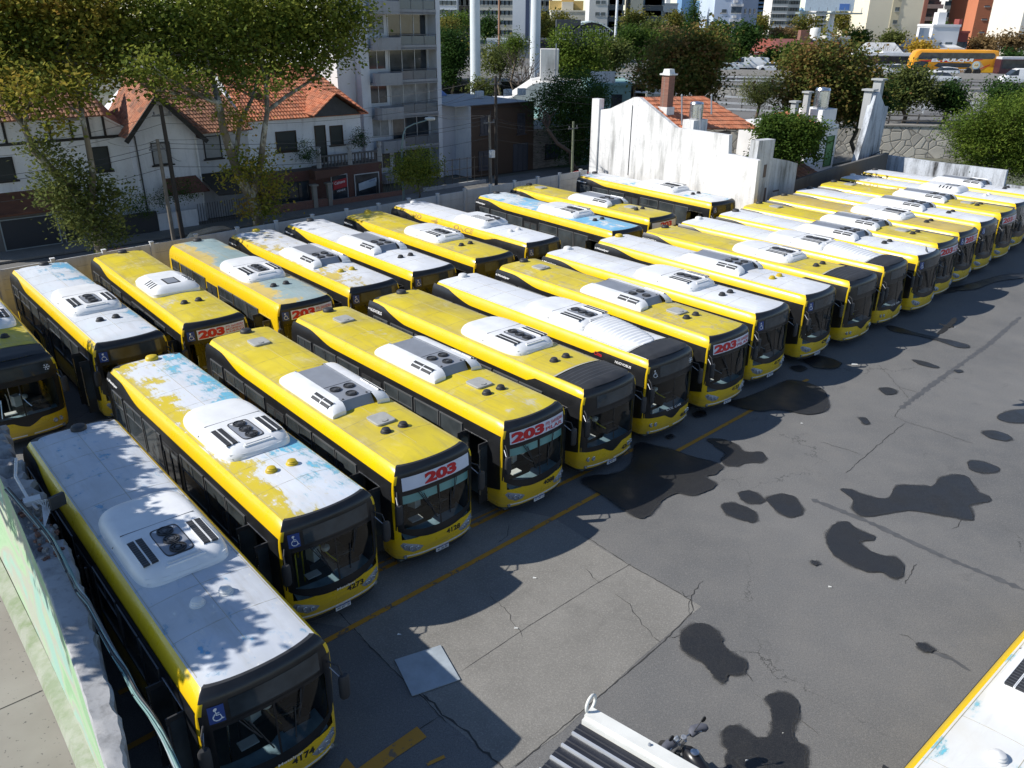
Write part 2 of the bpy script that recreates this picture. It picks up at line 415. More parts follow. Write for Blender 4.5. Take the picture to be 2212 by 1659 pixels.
def m_cabin(L):
    mb = MB(); x0, x1, y, z0, z1 = -3.4, .0, 1.17, .38, 2.6
    # inner lining: floor, ceiling, far wall, back; the doorway side and the windscreen stay open
    mb.add([(x0, -y, z0), (x0, y, z0), (x0, y, z1), (x0, -y, z1)], [(0, 1, 2, 3)], 0)
    mb.add([(x0, y, z0), (.15, y - .1, z0), (.1, y - .1, z1), (x0, y, z1)], [(0, 1, 2, 3)], 0)
    mb.add([(x0, -y, z1), (x0, y, z1), (-.05, y - .1, z1), (-.05, -y + .1, z1)], [(0, 1, 2, 3)], 0)
    mb.add([(x0, -y, z0), (x0, y, z0), (.2, y, z0), (.2, -y, z0)], [(0, 1, 2, 3)], 1)
    mb.add([(x0, -y, z0), (-1.47, -y, z0), (-1.47, -y, z1), (x0, -y, z1)], [(0, 1, 2, 3)], 0)
    mb.bx(-3.3, -1.6, -.1, 1.15, .45, .8, 1)                               # raised driver platform
    mb.bx(-1.6, -1.2, .05, 1.15, .45, .65, 1)
    return mb.mesh('cabin', [LINER, FLOORM])
def m_dash(): 
    mb = MB(); rows = []
    for y in lin(-1.0, 1.0, 10):
        f = fx(y, 1.0) - .06; rows.append([Vector((f, y, .5)), Vector((f, y, .97)), Vector((f - .12, y, 1.03)), Vector((f - .38 - .12 * (y > .1), y, 1.05)), Vector((f - .46, y, .95)), Vector((f - .5, y, .45))])
    mb.grid(rows, 0); mb.bx(-.35, -.12, .28, .82, 1.02, 1.16, 1); return mb.mesh('dashboard', [DASH, BLKM], 40)
def m_wheel_st():
    mb = MB(); c = Vector((-.42, .56, 1.22)); ax = Vector((-.5, 0, .86)); a = Vector((0, 1, 0)); b = ax.cross(a)
    pts = [c + (a * math.cos(t) + b * math.sin(t)) * .23 for t in lin(0, 2 * PI, 16)]; mb.tube(pts, .018, 6, 0, False)
    for t in (0, 2.1, 4.2): mb.tube([c, c + (a * math.cos(t) + b * math.sin(t)) * .23], .014, 5, 0)
    mb.tube([c, (-.15, .56, 1.0)], .035, 6, 1); return mb.mesh('steering_wheel', [GRYD, BLKM], 40)
def m_seat():
    mb = MB(); mb.box((-1.2, .56, 1.12), (.46, .46, .14)); mb.box((-1.46, .56, 1.5), (.13, .46, .68)); mb.box((-1.46, .56, 1.92), (.1, .26, .2)); mb.bx(-1.35, -1.05, .42, .7, .8, 1.05); return mb.mesh('driver_seat', [BLKM])
def m_poles(col):
    mb = MB()
    mb.tube([(-.95, -.25, .45), (-.95, -.25, 1.3), (-.75, -.3, 1.62)], .02, 6, 0); mb.tube([(-1.5, -.1, .8), (-1.5, -.1, 2.6)], .02, 6, 0); mb.tube([(-.5, -.62, .5), (-.9, -.45, 1.35), (-1.35, -.15, 1.35)], .02, 6, 0)
    mb.tube([(-.75, .1, 1.5), (-.45, .22, 1.28), (-.2, .3, 1.2)], .018, 6, 0)
    mb.box((-.82, -.02, 1.28), (.26, .24, .36), 1, .3); mb.lathe([(.001, .1), (.1, .06), (.11, 0), (.08, -.05)], (-.6, .2, 1.42), 10, 1); mb.bx(-.42, -.2, -.5, -.16, 1.06, 1.09, 1)
    return mb.mesh('handrail', [col, WHD], 40)
def m_wiper(s):
    mb = MB(); y0 = .42 * s - .1; f = lambda y, z, o=.03: Vector((fx(y, z) + o, y, z))
    if s < 0: p = [(-.62, 2.3), (-.3, 1.75)]; q = [(-.46, 2.2), (-.12, 1.38)]
    else: p = [(.52, 2.3), (.40, 1.75)]; q = [(.36, 1.98), (.30, 1.35)]
    mb.tube([f(*p[0]), f((p[0][0] + p[1][0]) / 2, 2.02, .05), f(*p[1], .05)], .013, 5); mb.tube([f(p[0][0] + .06, 2.3), f(*p[1], .05)], .008, 4); mb.tube([f(*q[0], .025), f(*q[1], .025)], .014, 5)
    return mb.mesh('wiper', [BLKM])
def m_mirror():
    mb = MB(); rows = []
    for z, k in ((-.26, .75), (-.22, .95), (-.1, 1), (.12, 1), (.22, .95), (.26, .75)): rows.append([Vector((.07 * k * math.cos(a), .11 * k * math.sin(a), z)) for a in lin(0, 2 * PI, 10)[:-1]])
    mb.grid(rows, 0, True); mb.add(rows[0], [tuple(range(9, -1, -1))], 0); mb.add(rows[-1], [tuple(range(10))], 0); return mb.mesh('mirror', [BLKM], 50)
def m_mirarm(s):
    mb = MB(); mb.tube([(.12, s * 1.13, 2.42), (.34, s * 1.26, 2.38), (.42, s * 1.28, 2.2)], .018, 6, 0); mb.tube([(.10, s * 1.15, 2.3), (.42, s * 1.29, 2.08)], .012, 6, 1); return mb.mesh('mirror_arm', [BLKM, GRYM], 50)
def patch_front(poly, off, mi=0, th=.02):
    """thin pad following the front of the bus; poly = [(y, z)] convex-ish, fanned from its centre"""
    cy = sum(p[0] for p in poly) / len(poly); cz = sum(p[1] for p in poly) / len(poly); mb = MB(); n = len(poly); vs = []
    for k in (1, .6): vs += [Vector((fx(cy + (y - cy) * k, cz + (z - cz) * k) + (off if k == 1 else off + th), cy + (y - cy) * k, cz + (z - cz) * k)) for y, z in poly]
    vs.append(Vector((fx(cy, cz) + off + th, cy, cz))); fs = [(i, (i + 1) % n, n + (i + 1) % n, n + i) for i in range(n)] + [(n + i, n + (i + 1) % n, 2 * n) for i in range(n)]
    vs2 = [Vector((fx(y, z) - .02, y, z)) for y, z in poly]; mb.add(vs, fs, mi); mb.add(vs2 + vs[:n], [(i, (i + 1) % n, n + (i + 1) % n, n + i) for i in range(n)], mi); return mb
def m_head(s, kind):
    if kind == 'city':
        mb = MB()
        for y in (.80, .97): mb.lathe([(.075, -.03), (.075, .012), (.06, .02), (.05, .008), (.0001, .004)], (fx(y, .74), s * y, .74), 12, 0, 'x')
        return mb.mesh('headlight', [LAMPG], 40)
    poly = [(s * y, z) for y, z in ((.56, .70), (.66, .615), (.86, .60), (1.06, .70), (1.14, .84), (1.08, .92), (.94, .87), (.74, .80))]
    mb = patch_front(poly, .004, 0)
    for y, z, r in ((.74, .70, .062), (.9, .74, .068), (1.04, .82, .045)):
        x = fx(y, z) + .02; mb.lathe([(r, -.02), (r, .012), (r * .8, .02), (r * .7, .006), (.0001, 0.002)], (x, s * y, z), 12, 1, 'x')
    return mb.mesh('headlight', [GRYM, LAMPG], 40)
def m_strip(kind):
    mb = MB()
    for a, b in (((-.98, -.1), (.1, .98)) if kind == 'city' else ((-1.0, 1.0),)):
        rows = fstrip(lin(a, b, 12), lambda y: .445 + .03 * abs(y), lambda y: .485 + .03 * abs(y), .012, 1); mb.grid(rows)
        rows2 = [[r[1], Vector((r[1].x - .02, r[1].y, r[1].z))] for r in rows]; mb.grid(rows2)
    return mb.mesh('bumper_strip', [WHT], 40)
def m_fog(s):
    mb = MB(); mb.lathe([(.055, -.03), (.055, .012), (.04, .016), (.035, .004), (.0001, .002)], (fx(1.02, .47) + .004, s * 1.02, .47), 12, 0, 'x'); return mb.mesh('fog_lamp', [LAMPG], 40)
def m_signboard(y0=-1.02, y1=1.06, z0=2.40, z1=2.76):
    mb = MB(); mb.grid(fstrip(lin(y0, y1, 14), lambda y: z0, lambda y: z1, .012, 2)); return mb.mesh('route_board', [SIGNW], 40)
def m_display():
    mb = MB(); mb.grid(fstrip(lin(-.72, .95, 12), lambda y: 2.4, lambda y: 2.78, .008, 2)); return mb.mesh('route_display', [GLS], 40)
def m_badge(y0=-1.06, y1=-.80, z0=2.40, z1=2.74, mat=None):
    mb = MB(); mb.grid(fstrip(lin(y0, y1, 3), lambda y: z0, lambda y: z1, .011, 2)); return mb.mesh('access_badge', [mat or BLUEM])
def m_chair(yc=-.93, zc=2.57, s=.13):
    mb = MB(); P = lambda a, b: (fx(yc + a * s, zc + b * s) + .017, yc + a * s, zc + b * s)
    mb.lathe([(.0001, .004), (.035, 0)], P(-.1, .78), 8, 0, 'x'); t = .011
    mb.tube([P(-.1, .5), P(-.05, -.05), P(.4, -.05), P(.62, -.75), P(.8, -.7)], t, 4); mb.tube([P(-.05, .25), P(.35, .22)], t, 4)
    mb.tube([P(-.2, .15)] + [P(.05 + .55 * math.cos(a), -.4 + .5 * math.sin(a)) for a in lin(2.2, 5.9, 9)], t, 4); return mb.mesh('wheelchair_symbol', [LETW])
def m_snow(yc=.9, zc=2.58):
    mb = MB(); P = lambda r, a: (fx(yc, zc) + .016, yc + r * math.cos(a), zc + r * math.sin(a))
    for k in range(6):
        a = k * PI / 3; mb.tube([P(0, 0), P(.11, a)], .009, 4)
        for d in (-.35, .35): mb.tube([P(.065, a), P(.1, a + d)], .007, 4)
    return mb.mesh('snowflake_symbol', [LETW])
def m_plate():
    mb = MB(); x = fx(.02, .36) + .03; mb.bx(x - .03, x, -.16, .24, .30, .43, 0); mb.bx(x, x + .003, -.155, .235, .40, .427, 1); return mb.mesh('number_plate', [WHT, BLUEM])
def m_tyre(): return MB().lathe([(.0001, .12), (.28, .12), (.30, .13), (.47, .12), (.5, .08), (.5, -.1), (.0001, -.1)], (0, 0, 0), 24, 0, 'y').mesh('tyre', [RUB], 40)
def m_rim(): return MB().lathe([(.28, .0), (.27, .135), (.24, .12), (.2, .06), (.1, .07), (.09, .12), (.0001, .12)], (0, 0, 0), 20, 0, 'y').mesh('rim', [GRYM], 40)
def m_arch():
    mb = MB(); rows = [[Vector((r * math.cos(a), 0, r * math.sin(a))) for a in lin(-.25, PI + .25, 16)] for r in (.0, .62)]; mb.grid(rows); return mb.mesh('wheel_arch', [LINER])
def super_o(hx, hy, e, n=36): 
    r = []
    for k in range(n):
        a = 2 * PI * (k + .5) / n; c, s = math.cos(a), math.sin(a); r.append((hx * abs(c) ** (2 / e) * (1 if c > 0 else -1), hy * abs(s) ** (2 / e) * (1 if s > 0 else -1)))
    return r
def zoff(z0, L, x, y): return rz_(x, y, L) + z0
def m_ac1(L=11.5, x0=-6.25, x1=-3.0):
    mb = MB(); cx, hx = (x0 + x1) / 2, (x1 - x0) / 2; rows = []
    for z, kx, ky, e in ((-.06, 1, 1, 6), (.05, 1, 1, 6), (.13, .985, .985, 5.5), (.2, .965, .955, 5), (.255, .93, .90, 4.6), (.285, .87, .83, 4.2), (.30, .80, .74, 4)):
        row = []
        for x, y in super_o(hx * kx, .93 * ky, e, 44):
            if x > 0: x *= 1 - (z > .1) * (z - .1) * .55 - .05 * (abs(y) / .93) ** 2
            row.append(Vector((cx + x, y, 3.07 + z)))
        rows.append(row)
    rows.append([Vector((cx - .05 + (p.x - cx) * .4, p.y * .5, 3.375)) for p in rows[-1]]); rows.append([Vector((cx - .1, 0, 3.378))] * len(rows[0]))
    mb.grid(rows, 0, True)
    mb.box((cx - .1 - hx * .02, 0, 3.372), (.014, 1.5, .012), 1)
    for s in (-1, 1): mb.bar((cx - .14, s * .74, 3.372), (cx - .16, s * .95, 3.14), .014, .014, 1)
    mb.box((x1 - .36, 0, 3.325), (.2, .66, .05), 2); mb.box((x1 - .33, 0, 3.305), (.26, .78, .05), 0)
    for k in (0, 1): mb.tube([(cx + hx * (.86 + k * .04), -.8, 3.2 - k * .07), (cx + hx * (.95 + k * .03), -.5, 3.2 - k * .07), (cx + hx * (.97 + k * .03), 0, 3.19 - k * .07), (cx + hx * (.95 + k * .03), .5, 3.2 - k * .07), (cx + hx * (.86 + k * .04), .8, 3.2 - k * .07)], .008, 4, 0)
    return mb.mesh('ac_unit', [WHT, GRYD, WHD], 40)
def m_grille1(): 
    mb = MB(); rows = [[Vector((x, y, .0 + h)) for x, y in super_o(.56 * k, .29 * k, 7, 24)] for h, k in ((-.02, 1), (.008, 1), (.010, .94), (.004, .93))]; mb.grid(rows, 0, True); mb.add(rows[-1], [tuple(range(24))], 1); return mb.mesh('fan_grille', [BLKM, GRYM])
def m_fan():
    mb = MB(); mb.lathe([(.165, -.02), (.165, .028), (.145, .032), (.14, .004), (.0001, .002)], (0, 0, 0), 18, 0)
    for r in (.1, .055): mb.lathe([(r, .02), (r, .03), (r - .012, .03), (r - .012, .02)], (0, 0, 0), 14, 1)
    for k in range(5): a = k * 2 * PI / 5; mb.bar((.02 * math.cos(a), .02 * math.sin(a), .016), (.138 * math.cos(a + .3), .138 * math.sin(a + .3), .012), .05, .004, 1)
    mb.lathe([(.04, .0), (.04, .03), (.0001, .034)], (0, 0, 0), 10, 1); return mb.mesh('fan', [BLKM, GRYD], 40)
def m_slot(l, w, n=12):
    mb = MB(); mb.bx(-l / 2, l / 2, -w / 2, w / 2, -.03, .004, 0); mb.bx(-l / 2 - .012, l / 2 + .012, -w / 2 - .012, -w / 2, -.03, .012, 2); mb.bx(-l / 2 - .012, l / 2 + .012, w / 2, w / 2 + .012, -.03, .012, 2)
    for k in range(n): x = -l / 2 + (k + .5) * l / n; mb.box((x, 0, .006), (.012, w * .96, .006), 1)
    return mb.mesh('vent_slot', [BLKM, GRYD, WHT])
def m_ac2(x0=-6.45, x1=-3.25):
    mb = MB(); P = [(-.95, -.08), (-.95, .08), (-.93, .16), (-.86, .235), (-.74, .28), (-.62, .30), (-.47, .305)]
    def rail(s):
        rows = []
        for x, k, dz in ((x0, .35, -.13), (x0 + .05, .6, -.05), (x0 + .2, .9, -.01), (x0 + .4, 1, 0), (x1 - .45, 1, 0), (x1 - .2, .88, -.02), (x1 - .06, .6, -.07), (x1, .35, -.14)):
            rows.append([Vector((x, s * (-(abs(y) - .7) * (.8 + .2 * k) - .7) * 1.0, 3.07 + (z * k if z > 0 else z))) for y, z in P])
        mb.grid(rows, 0)
        for e in (rows[0], rows[-1]): mb.add(e + [Vector((e[0].x, e[-1].y, e[0].z))], [tuple(range(len(e) + 1))], 0)
    rail(1); rail(-1)
    a, b = x0 + .22, x1 - .28; z = 3.07
    mb.add([(a - .1, -.47, z - .08), (a + .06, -.47, z + .27), (b, -.47, z + .27), (b + .22, -.47, z - .08), (a - .1, .47, z - .08), (a + .06, .47, z + .27), (b, .47, z + .27), (b + .22, .47, z - .08)], [(0, 1, 5, 4), (1, 2, 6, 5), (0, 3, 2, 1), (4, 5, 6, 7)], 1)
    mb.add([(b, -.47, z + .27), (b + .22, -.47, z - .08), (b, .47, z + .27), (b + .22, .47, z - .08)], [(0, 1, 3, 2)], 1)
    for y in (-.475, .475): mb.bar((a, y, z + .285), (b, y, z + .285), .035, .03, 1)
    mb.bx(-4.62, -4.6, -.46, .46, z + .268, z + .276, 2)
    for y in (-.38, .38): mb.lathe([(.03, 0), (.03, .02), (.0001, .024)], (b - .08, y, z + .27), 8, 2)
    return mb.mesh('ac_unit', [WHT, GRYM, BLKM], 40)
def m_ac3():
    mb = MB(); z = 3.07; x0, x1 = -6.0, -3.4; rows = []
    for h, kx, ky in ((-.06, 1, 1), (.1, 1, 1), (.22, .92, .9), (.32, .8, .66), (.34, .72, .58)):
        rows.append([Vector(((x0 + x1) / 2 + x, y, z + h)) for x, y in super_o((x1 - x0) / 2 * kx, .95 * ky, 7, 36)])
    mb.grid(rows, 0, True); mb.add(rows[-1], [tuple(range(36))], 0); return mb.mesh('ac_unit', [WHT], 35)
def m_fair():
    mb = MB(); rows = []                                                  # ribbed tail of the roof unit running to the roof front
    for i in range(29):
        u = i / 28; x = -3.1 + 2.3 * u; wd = .86 * (1 - u ** 3.2) ** .5 + .02; h = .26 * (1 - u ** 1.6) + .012; row = []
        for y in lin(-1, 1, 12): row.append(Vector((x, y * wd, rz_(x, y * wd, 11.5) + h * (1 - abs(y) ** 6) + (.022 if i % 2 else 0) - (.03 if abs(y) == 1 else 0))))
        rows.append(row)
    mb.grid(rows, 0); return mb.mesh('ribbed_fairing', [WHT], 25)
def m_visor(long):
    mb = MB(); rows = []; x0 = -1.22 if long else -.85                                 # dark ribbed front cap
    xs = lin(x0, .0, 12)
    for i, x in enumerate(xs):
        row = []
        for y in lin(-1.04, 1.04, 12):
            xx = x
            if i >= 11: xx = fx(y * .99, 3.0) - .02 if i == 12 else fx(y * .99, 3.0) - .14
            elif x > fx(y, 3.0) - .2: xx = fx(y, 3.0) - .16 - (11 - i) * .004
            row.append(Vector((xx, y, rz_(min(xx, -.3), y, 11.5) + (.045 if 0 < i < 12 else .0) - (.03 if i == 12 else 0))))
        rows.append(row)
    mb.grid(rows, 0)
    if long:
        for k in range(6):
            x = x0 + .1 + k * .17; mb.grid([[Vector((x + d, y, rz_(min(x, -.3), y, 11.5) + .05)) for y in lin(-1, 1, 10)] for d in (0, .02)], 1)
    mb.grid([[Vector((x0 + d, y, rz_(x0, y, 11.5) + h)) for y in lin(-1.03, 1.03, 12)] for d, h in ((-.1, .004), (-.02, .02), (.03, .05))], 2)
    return mb.mesh('front_cap', [BLKM, GRYD, HATCH], 40)
def m_vent(): return MB().lathe([(.15, -.03), (.15, .015), (.12, .03), (.125, .06), (.10, .085), (.105, .1), (.07, .12), (.0001, .13)], (0, 0, 0), 16, 0).mesh('roof_vent', [BLKM], 40)
def m_bigvent(): return MB().lathe([(.19, -.03), (.2, .07), (.17, .12), (.12, .14), (.0001, .15)], (0, 0, 0), 18, 0).mesh('roof_vent', [BLKM], 40)
def m_hatch():
    mb = MB(); rows = [[Vector((x, y, h)) for x, y in super_o(.33 * k, .30 * k, 7, 24)] for h, k in ((-.03, .96), (.03, .98), (.045, 1), (.06, .97), (.066, .9))]; mb.grid(rows, 0, True); mb.add(rows[-1], [tuple(range(24))], 0)
    mb.tube([(.2, -.09, .07), (.26, -.05, .07), (.26, .05, .07), (.2, .09, .07)], .012, 5, 1); return mb.mesh('roof_hatch', [HATCH, GRYD], 35)

def side_text(s, x0, wd, z0, hg, L, mat, parent, bold=0, sd=-1, off=.012, slope=0., name='lettering'):
    def fn(u, v):
        x = x0 + u * wd; z = z0 + v * hg + slope * u; return Vector((x, sd * (sx(x, z, L) + off), z))
    return lettering(s, fn, mat, parent, bold, name)
def front_text(s, y0, wd, z0, hg, mat, parent, bold=0, off=.02, name='lettering'):
    return lettering(s, lambda u, v: Vector((fx(y0 + u * wd, z0 + v * hg) + off, y0 + u * wd, z0 + v * hg)), mat, parent, bold, name)

def bus(label, x, y, ang, L=11.5, kind='metal', roof=None, ac=1, fans=3, hatch=False, vents=('k', 'k', 'k'), rear=False, sign=None, num=None, plate=None, brand=None, board=True,
        badge=True, snow=False, rail=None, visor=None, teal=False, opendoor=True, group='yellow city buses parked in the depot yard', front_vis=True, extra=None):
    t = thing('city_bus', label, 'bus', (x, y, .0), R(ang), group); t.rotation_euler.x = R(random.uniform(-.25, .25)); t.rotation_euler.y = R(random.uniform(-.12, .12))
    add = lambda name, key, fn, par=None, loc=None, rz=0: obj(name, cached(key, fn), par or t, loc, rz)
    body = add('body', ('body', L, kind, rear), lambda: m_body(L, kind, rear))
    rf = obj('roof', cached(('roof', L, kind, rear), lambda: m_roof(L, kind, rear)), t)
    rf.material_slots[0].link = 'OBJECT'; rf.material_slots[0].material = roof
    add('roof_seam', ('seam', L), lambda: m_seams(L), rf)
    # front
    wf = add('windscreen_frame', ('mask', kind), lambda: m_mask(kind)); add('windscreen', ('wind', kind), lambda: m_wind(kind))
    add('cabin', ('cabin',), lambda: m_cabin(L)); add('dashboard', ('dash',), m_dash); add('steering_wheel', ('sw',), m_wheel_st); add('driver_seat', ('ds',), m_seat)
    add('handrail', ('hr', rail), lambda: m_poles(YPOLE if rail else CHR))
    for s in (-1, 1):
        add('headlight', ('head', s, kind == 'city'), lambda: m_head(s, kind)); add('fog_lamp', ('fog', s), lambda: m_fog(s))
        a = add('mirror_arm', ('arm', s), lambda: m_mirarm(s)); add('mirror', ('mir',), m_mirror, a, (.44, s * 1.29, 1.95))
        if kind != 'city': add('wiper', ('wip', s), lambda: m_wiper(s))
    add('bumper_strip', ('strip', kind == 'city'), lambda: m_strip(kind)); 
    if plate:
        p = add('number_plate', ('plate',), m_plate); xx = fx(.02, .36) + .034
        lettering(plate, lambda u, v: Vector((xx, -.13 + .34 * u, .315 + .075 * v)), NUMK, p, .01)
    if teal:
        for a, b in ((-1.03, -.03), (.03, 1.03)):
            mb = MB(); mb.grid(fstrip(lin(a, b, 6), lambda y: 2.02, lambda y: 2.25, -.03, 2)); mb.build('sun_blind', TEAL, t)
    if sign:
        bd = add('route_board', ('sb', sign == '203', badge == 'left'), (lambda: m_signboard()) if badge != 'left' else (lambda: m_signboard(-.72, 1.06)))
        if sign == '203': front_text('203', -.40, 1.0, 2.43, .30, REDM, bd, .06)
        else:
            y0 = -.98 if badge != 'left' else -.68; wd = 1.18 if badge != 'left' else .95
            front_text('203', y0, wd, 2.425, .31, REDM, bd, .06)
            ls = sign.split('|'); k = len(ls); hh = .30 / k; xs = y0 + wd + .06
            for i, l in enumerate(ls): front_text(l, xs, 1.02 - xs, 2.43 + (k - 1 - i) * hh + .01, hh * .72, REDM, bd, .01)
    elif board: add('route_display', ('disp',), m_display)
    if badge:
        bg_ = add('access_badge', ('badge', kind == 'city'), (lambda: m_badge()) if kind != 'city' else (lambda: m_badge(mat=BLK)))
        add('wheelchair_symbol', ('chair',), m_chair, bg_)
    if snow: add('snowflake_symbol', ('snow',), m_snow)
    if num: front_text(num, .16 if kind != 'city' else .45, .46, .74 if kind != 'city' else .62, .15, NUMK, body, .03, .008)
    # sides
    bk = kind if kind in ('city', 'box', 'grey') else 'metal'
    band = None
    if kind != 'box': band = add('side_band', ('band', L, bk), lambda: m_band(L, bk))
    ws = [(-10.95 - (L - 11.5), .95, 1)] + [(-9.8 - (L - 11.5) * .6, 1.45, 1), (-8.25, 1.35, 0), (-5.45, 1.5, 1), (-3.85, 1.2, 0), (-2.6, 1.05, 0)]
    for x0, wd, hp in ws:
        for s in (-1, 1):
            zt = 1.12
            add('window', ('win', wd, hp), lambda: m_window(wd, zt, hp), None, (x0, -1.25 - .006, 1.36) if s < 0 else (x0 + wd, 1.25 + .006, 1.36), 0 if s < 0 else PI)
    add('door', ('mid',), m_doorleaf, None, (-6.75, -1.252, .36))
    if opendoor:
        add('door', ('leaf',), m_openleaf, None, (-.5, -1.14, .42)); add('door', ('leaf',), m_openleaf, None, (-1.43, -1.14, .42))
    mb = cached(('dframe',), lambda: (lambda q: (q.bx(-1.47, -1.43, -1.262, -1.2, .4, 2.34, 0), q.bx(-.49, -.455, -1.255, -1.19, .4, 2.34, 0), q.bx(-1.43, -.49, -1.262, -1.2, 2.31, 2.34, 0), q)[3])(MB()).mesh('door_frame', [CHR])); obj('door_frame', mb, t)
    for x0 in (-2.35, -8.35):
        for s in (-1, 1):
            add('wheel_arch', ('arch',), m_arch, None, (x0, s * 1.2545, .52)); wh = add('wheel', ('tyre',), m_tyre, None, (x0, s * 1.16, .5), 0 if s > 0 else PI); add('rim', ('rim',), m_rim, wh)
    # roof fittings
    rzz = lambda a, b: rz_(a, b, L)
    if ac == 1:
        a = add('ac_unit', ('ac1',), lambda: m_ac1()); add('fan_grille', ('gr1',), m_grille1, a, (-3.98, 0, 3.372))
        for k in range(3): add('fan', ('fan',), m_fan, a, (-4.34 + k * .36, 0, 3.384))
        for s in (-1, 1):
            for k in (0, 1):
                o = add('vent_slot', ('slot1',), lambda: m_slot(.98, .135), a, (-3.92, s * (.515 + k * .165), 3.382 - k * .008)); o.rotation_euler.x = -s * (.03 + .05 * k)
    elif ac == 2:
        a = add('ac_unit', ('ac2',), m_ac2)
        for fx_, fy_ in ([(-4.3, -.22), (-4.3, .22), (-3.8, -.22), (-3.8, .22)] if fans == 4 else [(-4.3, -.22), (-4.3, .22), (-3.8, 0)]): add('fan', ('fan',), m_fan, a, (fx_, fy_, 3.352))
        for s in (-1, 1):
            for i in (0, 1):
                for j in (0, 1):
                    o = add('vent_slot', ('slot2',), lambda: m_slot(.44, .1, 8), a, (-4.25 + i * .5, s * (.77 + j * .115), 3.352 - j * .068)); o.rotation_euler.x = -s * (.38 + j * .30)
    elif ac == 3:
        a = add('ac_unit', ('ac3',), m_ac3)
        g = add('fan_grille', ('gr3',), lambda: MB().bx(-.4, .4, -.26, .26, -.02, .012, 0).bx(-.34, .34, -.2, .2, .012, .02, 1).mesh('fan_grille', [BLKM, GRYM]), a, (-4.2, 0, 3.412))
        for s in (-1, 1):
            for k in range(4): o = add('vent_slot', ('slot3',), lambda: m_slot(.1, .3, 2), a, (-4.7 + k * .22, s * .73, 3.345)); o.rotation_euler.x = -s * .42
    elif ac == 4:
        a = add('ac_unit', ('ac3',), m_ac3)
        for k in range(3): add('fan', ('fan',), m_fan, a, (-4.45 + k * .38, .25, 3.412))
        for k in range(9): o = add('vent_slot', ('slot4',), lambda: m_slot(.05, .5, 1), a, (-4.9 + k * .17, -.3, 3.412))
    if visor: add('front_cap', ('visor', visor), lambda: m_visor(visor == 'long'))
    if hatch:
        for hx_ in (-2.28, -9.78): add('roof_hatch', ('hatch',), m_hatch, None, (hx_, 0, rzz(hx_, 0)))
    vm = {'k': BLKM, 'y': VENTY, 'w': WHD}; vx = -1.62 if hatch else -2.05
    if ac != 5:
        for s in (-1, 1):
            o = add('roof_vent', ('vent', vents[0]), lambda: m_vent(), None, (vx, s * .27, rzz(vx, .27)))
            if vents[0] != 'k': o.material_slots[0].link = 'OBJECT'; o.material_slots[0].material = vm[vents[0]]
    o = add('roof_vent', ('bvent',), m_bigvent, None, (-11.0 + (11.5 - L), .1, rzz(-10.5, .1) - .02))
    if vents[2] != 'k': o.material_slots[0].link = 'OBJECT'; o.material_slots[0].material = vm[vents[2]]
    if brand and kind != 'box':
        side_text(brand, -L + .28, .78, 2.60, .12, L, LETW, band, .02)
        mb = MB(); mb.lathe([(.055, 0), (.055, .006), (.035, .006), (.035, 0)], (-L + .19, -sx(-L + .2, 2.66, L) - .016, 2.66), 12, 0, 'y').build('badge', LETW, band)
    return t, body, band
# ------------------------------------------------------------------ the fleet
Ya, Yb = (.58, .455, .02), (.67, .54, .035)
def RY(l=(), d=.5): return roof_paint(Ya, Yb, l, d)
W1, W2 = (.64, .66, .70), (.74, .76, .79); SKYB = (.16, .42, .62); CY_ = (.12, .47, .66)
R_plainY = [RY((), .55), RY((((.62, .55, .28), .60, 1.2, 0, 0),), .55), RY((((.50, .39, .05), .56, .8, 0, 0),), .6)]
R_white = [roof_paint(W1, W2, (), .22), roof_paint(W1, W2, ((CY_, .66, 1.6, .0, 0),), .3), roof_paint(W2, W1, (), .12)]
R_a1 = roof_paint((.50, .53, .58), (.60, .63, .67), (((.13, .36, .58), .60, 2.6, 0, 0), ((.72, .74, .76), .615, 3.4, 0, 0)), .35)
R_a2 = roof_paint(W1, (.62, .68, .76), ((CY_, .585, .9, .10, .0), (Ya, .585, .8, -.13, 0), (W2, .60, 3.2, 0, 0), (Ya, .645, 4.5, 0, 0)), .25)
R_b4 = roof_paint(W1, W2, (((.60, .46, .10), .56, 1.3, -.06, 0),), .4)
R_blue = roof_paint((.16, .42, .64), (.22, .50, .70), (((.62, .68, .72), .57, 1.0, 0, -.01),), .25)
R_bluew = roof_paint(W1, W2, ((CY_, .58, 1.1, 0, 0),), .3)
R_b1 = roof_paint((.62, .67, .72), W1, ((SKYB, .66, 1.1, .13, -.008),), .3)
R_grey = roof_paint((.27, .37, .38), (.33, .42, .42), (((.60, .45, .13), .64, .8, -.25, 0), ((.62, .50, .2), .72, .7, .2, 0)), .4)
R_tan = roof_paint((.52, .38, .08), (.56, .43, .12), (((.30, .34, .40), .60, 1.3, 0, 0),), .5)
R_c = roof_paint((.72, .73, .72), (.66, .64, .58), (((.13, .50, .62), .60, 1.5, 0, 0), ((.60, .50, .22), .66, 1.0, .1, 0)), .25)
MP = 'Metalpar'
